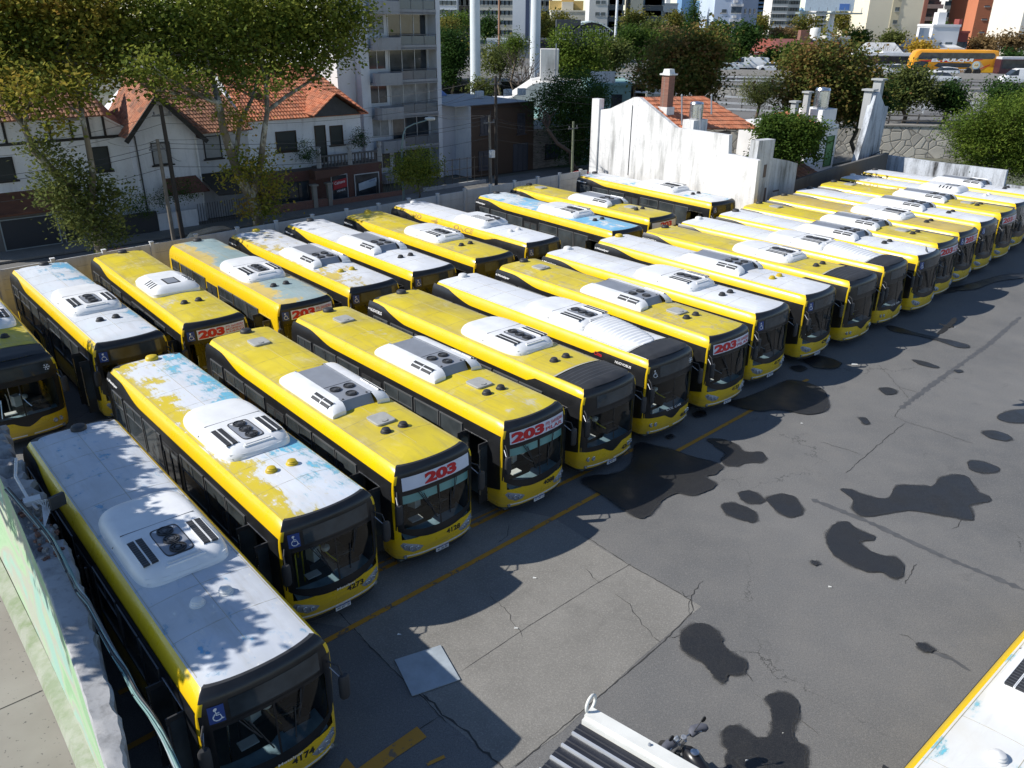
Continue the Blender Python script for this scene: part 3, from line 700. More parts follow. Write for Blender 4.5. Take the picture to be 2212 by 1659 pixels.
FL = [
 ('city bus nearest the broken wall, blue-speckled grey-white roof half shaded, fleet number 4174', -4.26, 10.95, -49.0, dict(roof=R_a1, ac=1, vents=('w', 'w', 'k'), rear=True, num='4174', plate='AC 904 HZ')),
 ('city bus with peeling yellow, white and blue roof paint, fleet number 4273', -4.19, 15.88, -48.4, dict(roof=R_a2, ac=1, vents=('y', 'y', 'y'), rear=True, num='4273', plate='AD 637 QS', brand=MP, rail=1)),
 ('yellow-roofed city bus with a plain 203 board without destination, fleet number 4128', -2.04, 18.28, -49.0, dict(roof=R_plainY[0], ac=2, hatch=True, sign='203', num='4128', plate='AC 266 BK', badge=False, teal=True)),
 ('yellow-roofed bus with a 203 PILAR board, fleet number 4088, beside bus number 4128', .56, 20.77, -47.3, dict(roof=R_plainY[1], ac=2, hatch=True, sign='PTE. SAAVEDRA|PILAR.', num='4088', plate='AC 007 CJ', badge=False, teal=True)),
 ('yellow-roofed city bus with a dark ribbed front cap, fleet number 4310', 2.90, 22.97, -47.8, dict(kind='city', roof=R_plainY[0], ac=1, visor='long', num='4310', plate='AB 340 CZ', brand='NUOVOBUS', badge=False, rail=1, rear=True, board=True)),
 ('white-roofed city bus with a ribbed white roof fairing and fleet number 4693', 5.17, 25.33, -48.0, dict(kind='city', roof=R_white[2], ac=1, num='4693', plate=None, badge=True, snow=True, vents=('w', 'w', 'w'), rail=1, extra='fair')),
 ('yellow-roofed bus with 203 PILAR board beside the ribbed white fairing, fleet number 4133', 7.61, 27.50, -49.0, dict(roof=R_plainY[2], ac=2, hatch=True, sign='PTE. SAAVEDRA|PILAR', num='4133', plate='AC 334 KL', badge=False, brand=MP)),
 ('white-roofed city bus with a blue scuff at its front roof edge, fleet number 4177', 9.86, 29.98, -47.9, dict(roof=R_white[1], ac=1, num='4177', plate='AB 119 XT', brand=MP, vents=('k', 'k', 'w'))),
 ('white-roofed city bus with yellow roof vents, just beyond the bus numbered 4177', 12.50, 32.33, -48.3, dict(roof=R_white[0], ac=2, fans=4, num='4298', brand=MP, vents=('y', 'y', 'y'), plate='AD 201 RW')),
 ('farther of the two front-row yellow-roofed buses with a dark ribbed front cap', 15.00, 34.31, -49.4, dict(kind='city', roof=R_plainY[2], ac=1, visor='long', num='4312', brand='NUOVOBUS', badge=False, rail=1)),
 ('farther of the two white-roofed city buses with a ribbed white roof fairing', 17.38, 36.63, -48.2, dict(kind='city', roof=R_white[2], ac=1, vents=('w', 'w', 'w'), rail=1, snow=False, badge=False, extra='fair')),
 ('white-roofed city bus with a bird sitting on its front roof edge', 19.76, 38.52, -49.0, dict(roof=R_white[0], ac=2, fans=4, brand=MP)),
 ('yellow-roofed city bus with a 203 board, just beyond the white-roofed bus that carries a bird', 21.75, 40.85, -48.6, dict(roof=R_plainY[0], ac=2, hatch=True, sign='PTE. SAAVEDRA|PILAR', badge=False)),
 ('city bus with a faded tan roof blotched grey-blue and a 203 board', 23.95, 43.2, -48.4, dict(kind='grey', roof=R_tan, ac=1, sign='PTE. SAAVEDRA|PILAR', badge='left')),
 ('white-roofed city bus just beyond the tan-roofed bus in the front row', 26.3, 45.6, -48.5, dict(roof=R_white[0], ac=2, fans=4, brand=MP)),
 ('yellow-roofed city bus with a 203 board, farthest of the yellow-roofed ones in the front row', 28.75, 48.1, -48.5, dict(roof=R_plainY[1], ac=2, hatch=True, sign='PTE. SAAVEDRA|PILAR', badge=False, brand=MP)),
 ('white-roofed city bus lettered MUNRO 41 ONCE, near the far end of the front row', 31.1, 50.8, -48.0, dict(kind='grey', roof=R_white[2], ac=3, vents=('w', 'w', 'w'), badge=False, extra='munro')),
 ('white-roofed city bus at the far end of the front row, beside the stained wall', 33.6, 53.2, -48.0, dict(roof=R_white[0], ac=2, fans=4, badge=False)),
 ('yellow-roofed bus in deep shade with a white snowflake sign, cut by the left edge', -15.95, 24.2, -49.5, dict(kind='city', roof=R_plainY[1], ac=1, visor='short', snow=True, badge=False)),
 ('city bus with a white roof edged in sky blue, leftmost whole bus in back row', -13.11, 26.28, -48.7, dict(roof=R_b1, ac=1, rear=True, L=11.5)),
 ('yellow-roofed city bus with a 203 MORENO LUJAN board', -10.88, 28.25, -50.2, dict(roof=R_plainY[1], ac=3, sign='PTE. SAAVEDRA|MORENO|LUJAN', badge='left', rear=True)),
 ('boxy all-yellow-sided city bus with a faded grey-blue roof and 203 PILAR board', -8.09, 30.52, -49.4, dict(kind='box', roof=R_grey, ac=1, sign='PTE. SAAVEDRA|PILAR', badge='left')),
 ('city bus in the back row with a white roof flaking to yellow', -5.79, 32.66, -48.8, dict(roof=R_b4, ac=2, fans=4, vents=('y', 'y', 'y'), brand=MP)),
 ('white-roofed city bus with a blue wheelchair sign, between two yellow-roofed buses of the back row', -3.53, 35.03, -48.4, dict(roof=R_white[0], ac=2, fans=4, brand=MP)),
 ('yellow-roofed back-row city bus with no board, beside the back-row bus lettered MUNRO 41 ONCE', -.92, 37.25, -48.9, dict(roof=R_plainY[2], ac=1, vents=('k', 'k', 'y'), brand=MP, badge=False)),
 ('white-roofed city bus lettered MUNRO 41 ONCE, in the back row', 1.43, 40.18, -48.0, dict(roof=R_white[2], ac=4, vents=('w', 'w', 'w'), kind='grey', extra='munro')),
 ('city bus with a bright blue roof, lettered AZUL SATA on its yellow side', 5.89, 42.73, -50.2, dict(roof=R_blue, ac=1, brand=MP, badge=False, extra='azul')),
 ('yellow-roofed city bus with a 203 board standing behind the blue-roofed bus', 8.24, 45.86, -48.2, dict(roof=R_plainY[2], ac=2, hatch=True, sign='203', brand=MP, badge=False)),
 ('city bus with a white and blue roof, parked along the tall white stained wall', 12.62, 50.20, -50.0, dict(roof=R_bluew, ac=1, brand=MP, extra='azul')),
]
BUSES = []
for lb, bx_, by_, an, kw in FL:
    ex = kw.pop('extra', None); kw.setdefault('L', 11.5)
    t, body, band = bus(lb, bx_, by_, an, **kw); BUSES.append(t)
    if ex == 'fair': obj('ribbed_fairing', cached(('fair',), m_fair), t); obj('front_cap', cached(('visor', 'short'), lambda: m_visor(False)), t)
    if ex == 'fair':
        side_text('NUOVOBUS', -1.25, .7, 2.58, .085, 11.5, LETW, band, .02); side_text('Citta', -2.2, .35, 2.6, .12, 11.5, REDM, band, .01)
        front_text('COL CAR', -.35, .8, 1.10, .09, LETW, t, .01, .012)
    if ex == 'munro':
        m_ = plain((.36, .22, .01), .5)
        side_text('MUNRO', -10.4, 1.9, 2.71, .25, 11.5, m_, body, .04, off=.006); side_text('41', -7.6, 1.0, 2.71, .25, 11.5, m_, body, .04, off=.006)
        side_text('ONCE', -5.6, 1.6, 2.71, .25, 11.5, m_, body, .04, off=.006); side_text('LINEA 41', -2.6, .8, 2.72, .12, 11.5, m_, body, .0, off=.006)
    if ex == 'azul': side_text('AZUL SATA', -2.5, .95, .95, .14, 11.5, plain((.05, .035, .02), .5), body, .0, off=.006)
    if '4174' in lb or '4273' in lb: front_text(MP, -.1, .5, .88, .08, LETW, t, .01, .014)
    if '4693' in lb:
        c_ = MB(); x_ = fx(-.75, 1.2) - .05; c_.bx(x_ - .01, x_, -.95, -.62, 1.12, 1.3); c_.build('paper_notice', WHD, t)
# a bus crossing the lower right corner, parked square to the rows
t, body, band = bus('city bus whose white roof peels to turquoise, cut by the lower right corner', 0, 0, 0, roof=R_c, ac=1, vents=('w', 'w', 'k'), rear=True, badge=False)
p_ = yd(-1.68, 9.35); t.location = (p_.x, p_.y, 0); t.rotation_euler.z = math.atan2(-DN.y, -DN.x)
# ------------------------------------------------------------------ yard ground
def asphalt():
    q = NT('asphalt'); v = q.co('Object'); n1 = q.noise(v, .16, 6, .6); n2 = q.noise(v, 1.1, 5, .6); n3 = q.noise(v, 42, 3, .6); n4 = q.noise(v, 130, 2, .5)
    c = q.mix(q.ramp(n1, .32, .68), (.125, .125, .124), (.185, .182, .176)); c = q.mix(q.math('MULTIPLY', q.ramp(n2, .4, .75), .35), c, (.23, .22, .205))
    c = q.mix(q.math('MULTIPLY', q.ramp(n3, .42, .62), .5), c, (.05, .05, .052)); c = q.mix(q.ramp(q.noise(v, 19, 3, .6), .54, .68, 0, .4), c, (.25, .245, .23)); c = q.mix(q.ramp(n4, .64, .72, 0, .6), c, (.34, .33, .31))
    vo = q.n('TexVoronoi', feature='DISTANCE_TO_EDGE'); vo.inputs['Scale'].default_value = .115
    ds = q.n('VectorMath', operation='ADD'); q.L(v, ds.inputs[0]); sc = q.n('VectorMath', operation='SCALE'); q.L(q.noise(v, .9, 6, .65, 'Color'), sc.inputs[0]); sc.inputs['Scale'].default_value = 1.6; q.L(sc.outputs[0], ds.inputs[1]); q.L(ds.outputs[0], vo.inputs['Vector'])
    cr_ = q.math('MULTIPLY', q.ramp(vo.outputs[0], .0005, .0022, 1, 0), q.ramp(q.noise(v, .25, 2), .5, .58)); c = q.mix(q.math('MULTIPLY', cr_, .75), c, (.03, .03, .03))
    st = q.noise(v, .55, 8, .7, dist=.6); c = q.mix(q.ramp(st, .62, .72, 0, .45), c, (.06, .06, .062))
    q.set(c, q.ramp(n2, .3, .7, .78, .95)); q.bump(q.math('ADD', n3, q.math('MULTIPLY', n2, .8)), .35, .012); return q.m
ASPH = asphalt()
def concrete(c0=(.185, .178, .162), c1=(.25, .24, .218), name='concrete'):
    q = NT(name); v = q.co('Object'); n1 = q.noise(v, .5, 6, .62); n3 = q.noise(v, 55, 3, .6)
    c = q.mix(q.ramp(n1, .3, .7), c0, c1); c = q.mix(q.math('MULTIPLY', q.ramp(n3, .45, .62), .45), c, tuple(a * .5 for a in c0)); c = q.mix(q.ramp(q.noise(v, 1.3, 8, .7, dist=.5), .5, .75, 0, .5), c, tuple(a * .62 for a in c0)); c = q.mix(q.ramp(q.noise(v, 22, 3, .6), .52, .66, 0, .4), c, (.36, .34, .31)); q.set(c, .88); q.bump(n3, .3, .01); return q.m
def worn_paint(col, th=.56):
    q = NT('road_paint'); v = q.co('Object'); n = q.noise(v, 3.2, 9, .72); c = q.mix(q.ramp(n, th, th + .03), col, (.12, .115, .105)); c = q.mix(q.ramp(q.noise(v, .8, 4), .35, .7, 0, .45), c, tuple(a * .62 for a in col)); q.set(c, .7); return q.m
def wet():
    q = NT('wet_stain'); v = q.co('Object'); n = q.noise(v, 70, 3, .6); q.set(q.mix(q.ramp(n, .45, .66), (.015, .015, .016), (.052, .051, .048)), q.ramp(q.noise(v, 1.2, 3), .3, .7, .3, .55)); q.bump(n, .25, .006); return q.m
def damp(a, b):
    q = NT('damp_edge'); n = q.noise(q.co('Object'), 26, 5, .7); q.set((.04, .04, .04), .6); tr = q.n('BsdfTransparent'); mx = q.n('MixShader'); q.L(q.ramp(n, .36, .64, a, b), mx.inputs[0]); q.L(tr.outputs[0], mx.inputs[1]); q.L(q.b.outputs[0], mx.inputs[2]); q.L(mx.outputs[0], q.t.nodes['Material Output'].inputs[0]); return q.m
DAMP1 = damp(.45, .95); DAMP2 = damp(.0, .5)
CONC = concrete(); YPAINT = worn_paint((.52, .25, .025)); WET = wet()
BIG = [(-1200, 3, 0), (2600, 3, 0), (2600, 5200, 0), (-1200, 5200, 0)]
def far_ground():
    q = NT('town_ground'); v = q.co('Object'); n = q.noise(v, .05, 6, .6); c = q.mix(q.ramp(n, .35, .65), (.07, .085, .04), (.16, .15, .13)); q.set(c, .95); return q.m
struct(MB().add([(x, y, -.06) for x, y, z in BIG], [(0, 1, 2, 3)]).build('ground', far_ground()))
def slab(name, pts, z, m, zb=None, kind=True):
    o = MB().prism([Vector((p[0], p[1], (zb if zb is not None else z - .05))) for p in pts], (0, 0, z - (zb if zb is not None else z - .05))).build(name, m); return struct(o) if kind else o
Q = lambda *a: [yd(t, n) for t, n in a]
slab('depot_yard', Q((14, -3), (14, 110), (-21, 70), (-32.5, 66), (-30.1, 45.1), (-43.4, 45.1), (-41, 1.5), (-17, 1.5), (-4, 1.2), (-4, -3)), 0, ASPH, -.05)
def sheet(name, pts, z, m): return struct(MB().add([Vector((p[0], p[1], z)) for p in pts], [tuple(range(len(pts)))]).build(name, m))
def G(px, py, z=0): return at(px, py, 'z', z)
def rg(k): ox, oy = k; return lambda x, y: ((ox + x * .63291) / 1.80832, (oy + y * .63291) / 1.80832)
r1, r2, r3, r4, r5, r6, r7, r8, r9 = map(rg, ((0, 0), (1300, 0), (2600, 0), (0, 950), (1300, 950), (2600, 950), (0, 1950), (1300, 1950), (2600, 1950)))
def gp(f, pts): return [G(*f(*p)) for p in pts]
# lighter concrete bay with sawn joints
sheet('concrete_bay', [G(1515, 1310), G(1300, 1186), G(1180, 1112), yd(-15.6, 12.2), yd(-15.6, 7.2), Vector((-4.6, 16.2, 0)), Vector((-1.40, 12.68, 0)), Vector((.02, 11.38, 0)), Vector((.15, 9.0, 0)), Vector((1.4, 10.0, 0))][:1] + [G(1515, 1310), G(1410, 1250), G(1300, 1186), G(1195, 1118), yd(-15.9, 13.2), yd(-15.4, 6.2), G(*r8(120, 800)), G(*r8(400, 1080)), G(*r8(660, 1340)), G(*r8(1060, 1659)), Vector((.5, 10.6, 0)), G(*r8(1100, 1659)), G(1215, 1580), G(1380, 1425)][1:], .004, CONC)
def crackline(name, pts, wd, m, z=.009, jit=.0, seed=1):
    rnd = random.Random(seed); P = []
    for a, b in zip(pts, pts[1:]):
        n = max(1, int((b - a).length / .12)) if jit else 1
        for i in range(n): P.append(a.lerp(b, i / n) + Vector((rnd.uniform(-jit, jit), rnd.uniform(-jit, jit), 0)))
    P.append(pts[-1]); mb = MB(); vs = []
    for i, p in enumerate(P):
        d = (P[min(i + 1, len(P) - 1)] - P[max(0, i - 1)]).normalized(); s = Vector((-d.y, d.x, 0)) * wd / 2 * (rnd.uniform(.4, 1.3) if jit else 1) * (.3 if jit and i in (0, len(P) - 1) else 1)
        vs += [Vector((p.x, p.y, z)) + s, Vector((p.x, p.y, z)) - s]
    mb.add(vs, [(2 * i, 2 * i + 1, 2 * i + 3, 2 * i + 2) for i in range(len(P) - 1)]); o = mb.build(name, m); return struct(o)
DARK = plain((.05, .048, .045), .9, 0, .2, 5)
crackline('joint', gp(r8, [(1560, 230), (1820, 400), (2050, 530), (2212, 625), (2225, 690)]), .026, DARK, jit=.012)
crackline('joint', gp(r8, [(2225, 690), (2030, 890), (1700, 1170), (1500, 1340), (1120, 1655)]), .026, DARK, jit=.012)
crackline('joint', gp(r8, [(40, 700), (230, 910), (400, 1080), (560, 1230), (700, 1380)]), .022, DARK, jit=.01, seed=3)
crackline('crack', gp(r8, [(560, 1200), (700, 1350), (830, 1440), (900, 1530), (980, 1600), (1050, 1659)]), .05, DARK, jit=.03, seed=4)
crackline('joint', gp(r8, [(660, 1340), (520, 1430), (330, 1560), (200, 1659)]), .016, DARK, jit=.006, seed=5)
crackline('joint', gp(r8, [(790, 1065), (1200, 790), (1640, 515), (1840, 400)]), .015, DARK, jit=.004, seed=6)
for k, (sd, pts) in enumerate([(r8, [(960, 600), (1080, 690), (1110, 770), (1150, 810), (1170, 850)]), (r8, [(1750, 590), (1830, 650), (1890, 740), (1930, 800), (2030, 890)]), (r8, [(1640, 515), (1560, 430)]), (r8, [(1080, 160), (1080, 230), (1020, 270)]),
      (r9, [(150, 720), (150, 640), (165, 580), (235, 505)]), (r9, [(160, 600), (110, 600), (90, 560)]), (r9, [(105, 830), (60, 860), (20, 850)]), (r9, [(480, 1060), (540, 1130)]), (r9, [(555, 1200), (610, 1240)]), (r9, [(815, 1355), (880, 1400), (940, 1450)]),
      (r9, [(1550, 400), (1510, 460), (1480, 525)]), (r9, [(1830, 110), (1815, 160), (1765, 185)]), (r9, [(1440, 830), (1500, 850), (1550, 890)]), (r9, [(1650, 930), (1780, 985)]),
      (r6, [(1110, 1420), (1190, 1350), (1260, 1290), (1340, 1220), (1440, 1140), (1480, 1110)]), (r6, [(1450, 1020), (1410, 1070), (1480, 1100), (1700, 1170), (1900, 1240)]), (r6, [(960, 1230), (1100, 1270), (1220, 1310)]), (r6, [(1310, 750), (1390, 830), (1440, 890), (1500, 960)]), (r6, [(1440, 890), (1560, 920)])]):
    crackline('crack', gp(sd, pts), .018, DARK, jit=.035, seed=20 + k)
TAR = plain((.09, .091, .094), .7, 0, .2, 4)
crackline('tar_strip', gp(r6, [(1450, 1020), (1650, 870), (1770, 785), (2000, 620), (2190, 455)]), .22, TAR, .005, .01, 50)
crackline('tar_strip', gp(r9, [(900, 0), (1250, 140), (1700, 350), (2212, 560)]), .2, TAR, .005, .01, 51)
crackline('tar_strip', gp(r9, [(1630, 940), (1760, 985), (1880, 1060)]), .2, TAR, .005, .01, 52)
# painted lines
def line(name, pts, wd, z=.013): return crackline(name, pts, wd, YPAINT, z)
line('yellow_line', [yd(-13.75, 1.8), G(705, 1385), G(1000, 1226), G(1400, 1009), G(1745, 820)], .15)
line('yellow_line', [yd(-15.35, 2.5), yd(-15.38, 8.9), yd(-15.45, 14.2), yd(-15.5, 19)], .14)
line('yellow_line', [yd(-15.62, 7), yd(-15.66, 14.6)], .07)
line('yellow_line', [G(*r8(580, 1640)), G(*r8(690, 1590))], .08)
line('yellow_line', [G(*r5(2090, 1480)), G(*r5(2212, 1535))], .16)
sheet('painted_arrow', gp(r8, [(520, 1405), (580, 1470), (400, 1590), (270, 1690), (120, 1690), (300, 1560)]), .013, YPAINT)
sheet('painted_arrow', gp(r8, [(85, 1598), (190, 1720), (0, 1720)]), .0135, YPAINT)
# wet patches
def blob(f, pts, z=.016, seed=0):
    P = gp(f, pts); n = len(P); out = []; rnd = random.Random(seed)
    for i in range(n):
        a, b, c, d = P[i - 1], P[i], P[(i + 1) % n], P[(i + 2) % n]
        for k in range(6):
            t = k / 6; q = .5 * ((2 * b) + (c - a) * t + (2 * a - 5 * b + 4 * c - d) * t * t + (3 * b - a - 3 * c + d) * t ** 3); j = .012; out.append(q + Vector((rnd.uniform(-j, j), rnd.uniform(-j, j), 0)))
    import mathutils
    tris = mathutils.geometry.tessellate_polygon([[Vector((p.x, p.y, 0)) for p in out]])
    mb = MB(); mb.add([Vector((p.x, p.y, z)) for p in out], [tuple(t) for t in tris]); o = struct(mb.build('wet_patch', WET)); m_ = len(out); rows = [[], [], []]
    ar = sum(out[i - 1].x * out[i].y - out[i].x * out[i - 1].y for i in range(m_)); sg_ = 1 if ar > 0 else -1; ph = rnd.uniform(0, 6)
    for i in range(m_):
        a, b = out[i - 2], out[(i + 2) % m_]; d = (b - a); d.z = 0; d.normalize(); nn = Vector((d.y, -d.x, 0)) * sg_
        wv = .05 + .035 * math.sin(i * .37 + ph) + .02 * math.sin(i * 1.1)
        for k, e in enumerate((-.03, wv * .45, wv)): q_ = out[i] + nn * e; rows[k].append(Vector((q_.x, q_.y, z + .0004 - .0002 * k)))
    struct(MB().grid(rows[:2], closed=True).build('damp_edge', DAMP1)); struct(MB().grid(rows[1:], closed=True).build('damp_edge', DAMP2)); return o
BL = [(r6, [(255, 1215), (340, 1210), (430, 1240), (490, 1290), (590, 1290), (620, 1330), (580, 1355), (500, 1360), (440, 1378), (370, 1370), (340, 1335), (370, 1300), (300, 1250)]),
 (r6, [(450, 1545), (500, 1528), (560, 1545), (610, 1590), (580, 1610), (510, 1605), (465, 1580)]),
 (r9, [(620, 0), (700, -30), (790, -15), (840, 60), (835, 100), (770, 115), (700, 85), (640, 30)]),
 (r9, [(345, 40), (400, 25), (480, 45), (550, 80), (558, 130), (530, 147), (470, 130), (380, 95)]),
 (r6, [(1080, 1525), (1130, 1520), (1240, 1560), (1370, 1575), (1430, 1500), (1600, 1500), (1650, 1500), (1700, 1450), (1800, 1430), (1870, 1450), (1920, 1530), (2000, 1570), (1990, 1600), (1880, 1620), (1900, 1690), (1880, 1712), (1750, 1690), (1500, 1655), (1250, 1690), (1160, 1650), (1150, 1580)]),
 (r6, [(1870, 1350), (1940, 1348), (2050, 1385), (2050, 1412), (1960, 1420), (1880, 1400)]), (r6, [(1955, 1170), (2020, 1160), (2100, 1180), (2135, 1210), (2090, 1222), (2000, 1205)]), (r6, [(2045, 1080), (2100, 1045), (2230, 1030), (2230, 1105), (2120, 1108)]),
 (r6, [(1320, 900), (1370, 893), (1420, 910), (1415, 932), (1360, 937)]), (r6, [(1195, 1085), (1230, 1080), (1258, 1110), (1230, 1120)]), (r6, [(1780, 788), (1815, 785), (1832, 795), (1805, 802)]), (r6, [(1522, 725), (1580, 730), (1680, 762), (1665, 772), (1570, 752)]),
 (r6, [(1370, 512), (1430, 520), (1540, 555), (1650, 580), (1750, 600), (1860, 630), (1868, 648), (1800, 645), (1700, 610), (1560, 575), (1400, 545)]),
 (r9, [(1060, 150), (1120, 142), (1180, 190), (1280, 230), (1280, 255), (1200, 265), (1240, 310), (1330, 350), (1420, 365), (1470, 420), (1450, 485), (1390, 485), (1330, 455), (1220, 445), (1080, 375), (1020, 330), (990, 245), (1020, 180)]),
 (r9, [(100, 830), (160, 780), (240, 773), (300, 810), (345, 865), (350, 900), (410, 960), (490, 1000), (500, 1040), (460, 1085), (390, 1090), (370, 1125), (330, 1128), (280, 1080), (220, 1010), (110, 940), (88, 890)]),
 (r9, [(610, 1230), (670, 1203), (750, 1205), (815, 1260), (815, 1340), (780, 1420), (800, 1490), (860, 1540), (860, 1650), (830, 1720), (500, 1740), (370, 1640), (380, 1560), (350, 1500), (360, 1430), (420, 1400), (480, 1425), (560, 1475), (630, 1470), (655, 1420), (650, 1330), (640, 1280)]),
 (r9, [(900, 385), (925, 387), (945, 400), (925, 414), (905, 405)]), (r9, [(1548, 895), (1590, 895), (1650, 930), (1640, 950), (1600, 945), (1555, 920)]), (r9, [(440, 1610), (520, 1600), (620, 1640), (560, 1680), (470, 1660)]),
 (r5, [(1880, 1240), (2060, 1270), (2212, 1320), (2330, 1350), (2400, 1380), (2360, 1430), (2300, 1445), (2360, 1490), (2320, 1530), (2212, 1560), (2130, 1545), (2040, 1585), (1990, 1640), (1940, 1690), (1880, 1700), (1800, 1650), (1690, 1575), (1580, 1510), (1540, 1470), (1600, 1440), (1720, 1430), (1810, 1400), (1850, 1330)]),
 (r6, [(380, 990), (480, 960), (640, 900), (780, 850), (960, 900), (1000, 990), (980, 1040), (870, 1060), (700, 1030), (560, 1040)]), (r6, [(840, 710), (950, 700), (1080, 740), (1050, 775), (920, 770)]), (r6, [(770, 770), (830, 760), (870, 780), (830, 797)]),
 (r6, [(1720, 290), (1900, 250), (2080, 200), (2212, 190), (2212, 215), (2050, 240), (1900, 290)]), (r6, [(1650, 300), (1740, 285), (1790, 300), (1720, 312)]), (r6, [(170, 1060), (230, 1040), (250, 1065), (190, 1080)]), (r6, [(0, 1200), (30, 1185), (50, 1200), (20, 1215)])]
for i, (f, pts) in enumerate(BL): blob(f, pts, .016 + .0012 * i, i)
# loose metal plate over a hole
pl = [G(*r8(382, 998)), G(*r8(665, 908)), G(*r8(787, 1120)), G(*r8(490, 1222))]
o = MB().prism([p + Vector((0, 0, .02)) for p in pl], (0, 0, .02)).build('steel_plate', plain((.36, .41, .45), .5, .1, .18, 3)); tag(o, 'square pale blue-grey steel plate lying on the yard beside the yellow line', 'plate')
rnd = random.Random(5)
LIT = plain((.7, .7, .66), .7)
for i, p in enumerate([r8(1245, 490), r8(1130, 800), r9(525, 1635), r6(1165, 750), r8(410, 840), r9(1012, 545), r9(730, 1455), r6(840, 1115)]):
    c = G(*p); s = .05 if i not in (2, 3) else .14; mb = MB()
    mb.add([c + Vector((-s, -s * .3, .02)), c + Vector((s, -s * .5, .03)), c + Vector((s * .9, s * .4, .022)), c + Vector((-s * .6, s * .5, .045))], [(0, 1, 2), (0, 2, 3)]); o = mb.build('paper_scrap', LIT); tag(o, 'small white scrap of litter lying on the yard asphalt', 'litter', 'scraps of litter on the yard')
# ------------------------------------------------------------------ street side: materials and helpers
def stucco(col, grime=.5, gcol=(.10, .10, .095), th=.52, name='stucco', top=True):
    q = NT(name); v = q.co('Object'); st = q.co('Object', (1.4, 1.4, .16)); n = q.noise(st, 1.3, 9, .68); m = q.noise(v, .45, 5, .6); f = q.noise(v, 9, 4)
    c = q.mix(q.ramp(m, .35, .65), col, tuple(a * .86 for a in col)); k = q.math('MULTIPLY', q.ramp(n, th, th + .2), q.ramp(m, .35, .62, .35, 1)); c = q.mix(q.math('MULTIPLY', k, grime), c, gcol)
    z = q.xyz(v)[2]
    c = q.mix(q.math('MULTIPLY', q.ramp(f, .55, .75), grime * .35), c, gcol); q.set(c, .85); q.bump(f, .25, .02); return q.m
def brickm(c1=(.20, .075, .05), c2=(.28, .11, .07), mor=(.2, .18, .16), sc=5):
    q = NT('brickwork'); b = q.n('TexBrick'); v = q.co('Object'); xz = q.n('CombineXYZ'); s = q.xyz(v); q.L(q.math('ADD', s[0], s[1]), xz.inputs[0]); q.L(s[2], xz.inputs[1]); q.L(xz.outputs[0], b.inputs[0])
    b.inputs['Color1'].default_value = (*c1, 1); b.inputs['Color2'].default_value = (*c2, 1); b.inputs['Mortar'].default_value = (*mor, 1); b.inputs['Scale'].default_value = sc; q.set(q.mix(q.ramp(q.noise(v, .8, 5), .4, .7, 0, .4), b.outputs[0], (.1, .09, .08)), .85); return q.m
def tilem(a=(.34, .115, .055), b=(.46, .20, .11), dark=(.10, .06, .045), dk=.5):
    q = NT('clay_tiles'); v = q.co('Object'); n = q.noise(v, 3.4, 2, .5); m = q.noise(v, .7, 6, .65); g = q.n('NewGeometry'); rp = g.outputs['Random Per Island']
    c = q.mix(q.ramp(n, .35, .65), a, b); c = q.mix(q.math('MULTIPLY', q.ramp(rp, .6, 1), .7), c, dark); c = q.mix(q.ramp(m, .5, .68, 0, dk), c, dark); q.set(c, .8); return q.m
def stonem():
    q = NT('crazy_stone'); v = q.co('Object'); d = q.n('TexVoronoi', feature='DISTANCE_TO_EDGE'); d.inputs['Scale'].default_value = 1.05; e = q.n('TexVoronoi'); e.inputs['Scale'].default_value = 1.05
    q.L(v, d.inputs['Vector']); q.L(v, e.inputs['Vector']); s = q.xyz(e.outputs['Color'])[0]; c = q.mix(s, (.62, .58, .50), (.44, .41, .36)); c = q.mix(q.ramp(d.outputs[0], .015, .04, 1, 0), c, (.24, .22, .19)); c = q.mix(q.ramp(q.noise(v, .3, 5), .5, .7, 0, .4), c, (.15, .145, .13))
    q.set(c, .85); q.bump(q.ramp(d.outputs[0], .0, .08), .6, .04); return q.m
STW = stucco((.76, .76, .76), .4); STW2 = stucco((.74, .74, .73), .75, (.13, .13, .12), .50); STG = stucco((.40, .41, .41), .5); TILE = tilem(); TILE2 = tilem((.20, .085, .05), (.36, .17, .10), (.06, .04, .03), .7); TIMB = plain((.018, .016, .014), .7)
TILEO = tilem((.50, .155, .07), (.60, .24, .13), (.14, .07, .05), .45); STONE = stonem(); BRK = brickm(); DKBR = stucco((.075, .05, .034), .3, (.03, .025, .02)); WOODD = plain((.055, .035, .022), .8, 0, .3, 2); WINM = plain((.5, .5, .5), .5)
GLM = glass_dark((.02, .025, .03), .06); SHUT = plain((.022, .028, .026), .6); ALU = plain((.42, .44, .46), .4, .6, .1)
def poly_t(pts, t, depth, name, m, par=None, smooth=None):
    """facade polygon (n, z) standing at t, running back by depth"""
    return MB().prism([yd(t, n, z) for n, z in pts], -DT * depth).build(name, m, par)
def win(n0, n1, z0, z1, t, par, m=None, fr=WINM, mull=1, sill=True, name='window', proud=.03, th=.06):
    mb = MB(); M = lambda n, z, d: yd(t + d, n, z)
    def b(a0, a1, c0, c1, d0, d1, mi): mb.prism([M(a0, c0, d0), M(a1, c0, d0), M(a1, c1, d0), M(a0, c1, d0)], DT * (d1 - d0), mi)
    b(n0 + th, n1 - th, z0 + th, z1 - th, 0, .012, 0)
    b(n0, n1, z1 - th, z1, 0, proud + .04, 1); b(n0, n1, z0, z0 + th, 0, proud + .04, 1); b(n0, n0 + th, z0 + th, z1 - th, 0, proud + .039, 1); b(n1 - th, n1, z0 + th, z1 - th, 0, proud + .039, 1)
    for k in range(1, mull): x = n0 + (n1 - n0) * k / mull; b(x - th * .4, x + th * .4, z0 + th, z1 - th, 0.012, proud + .02, 1)
    if sill: b(n0 - .12, n1 + .12, z0 - .09, z0 - .001, 0, .16, 1)
    return mb.build(name, [m or GLM, fr], par)
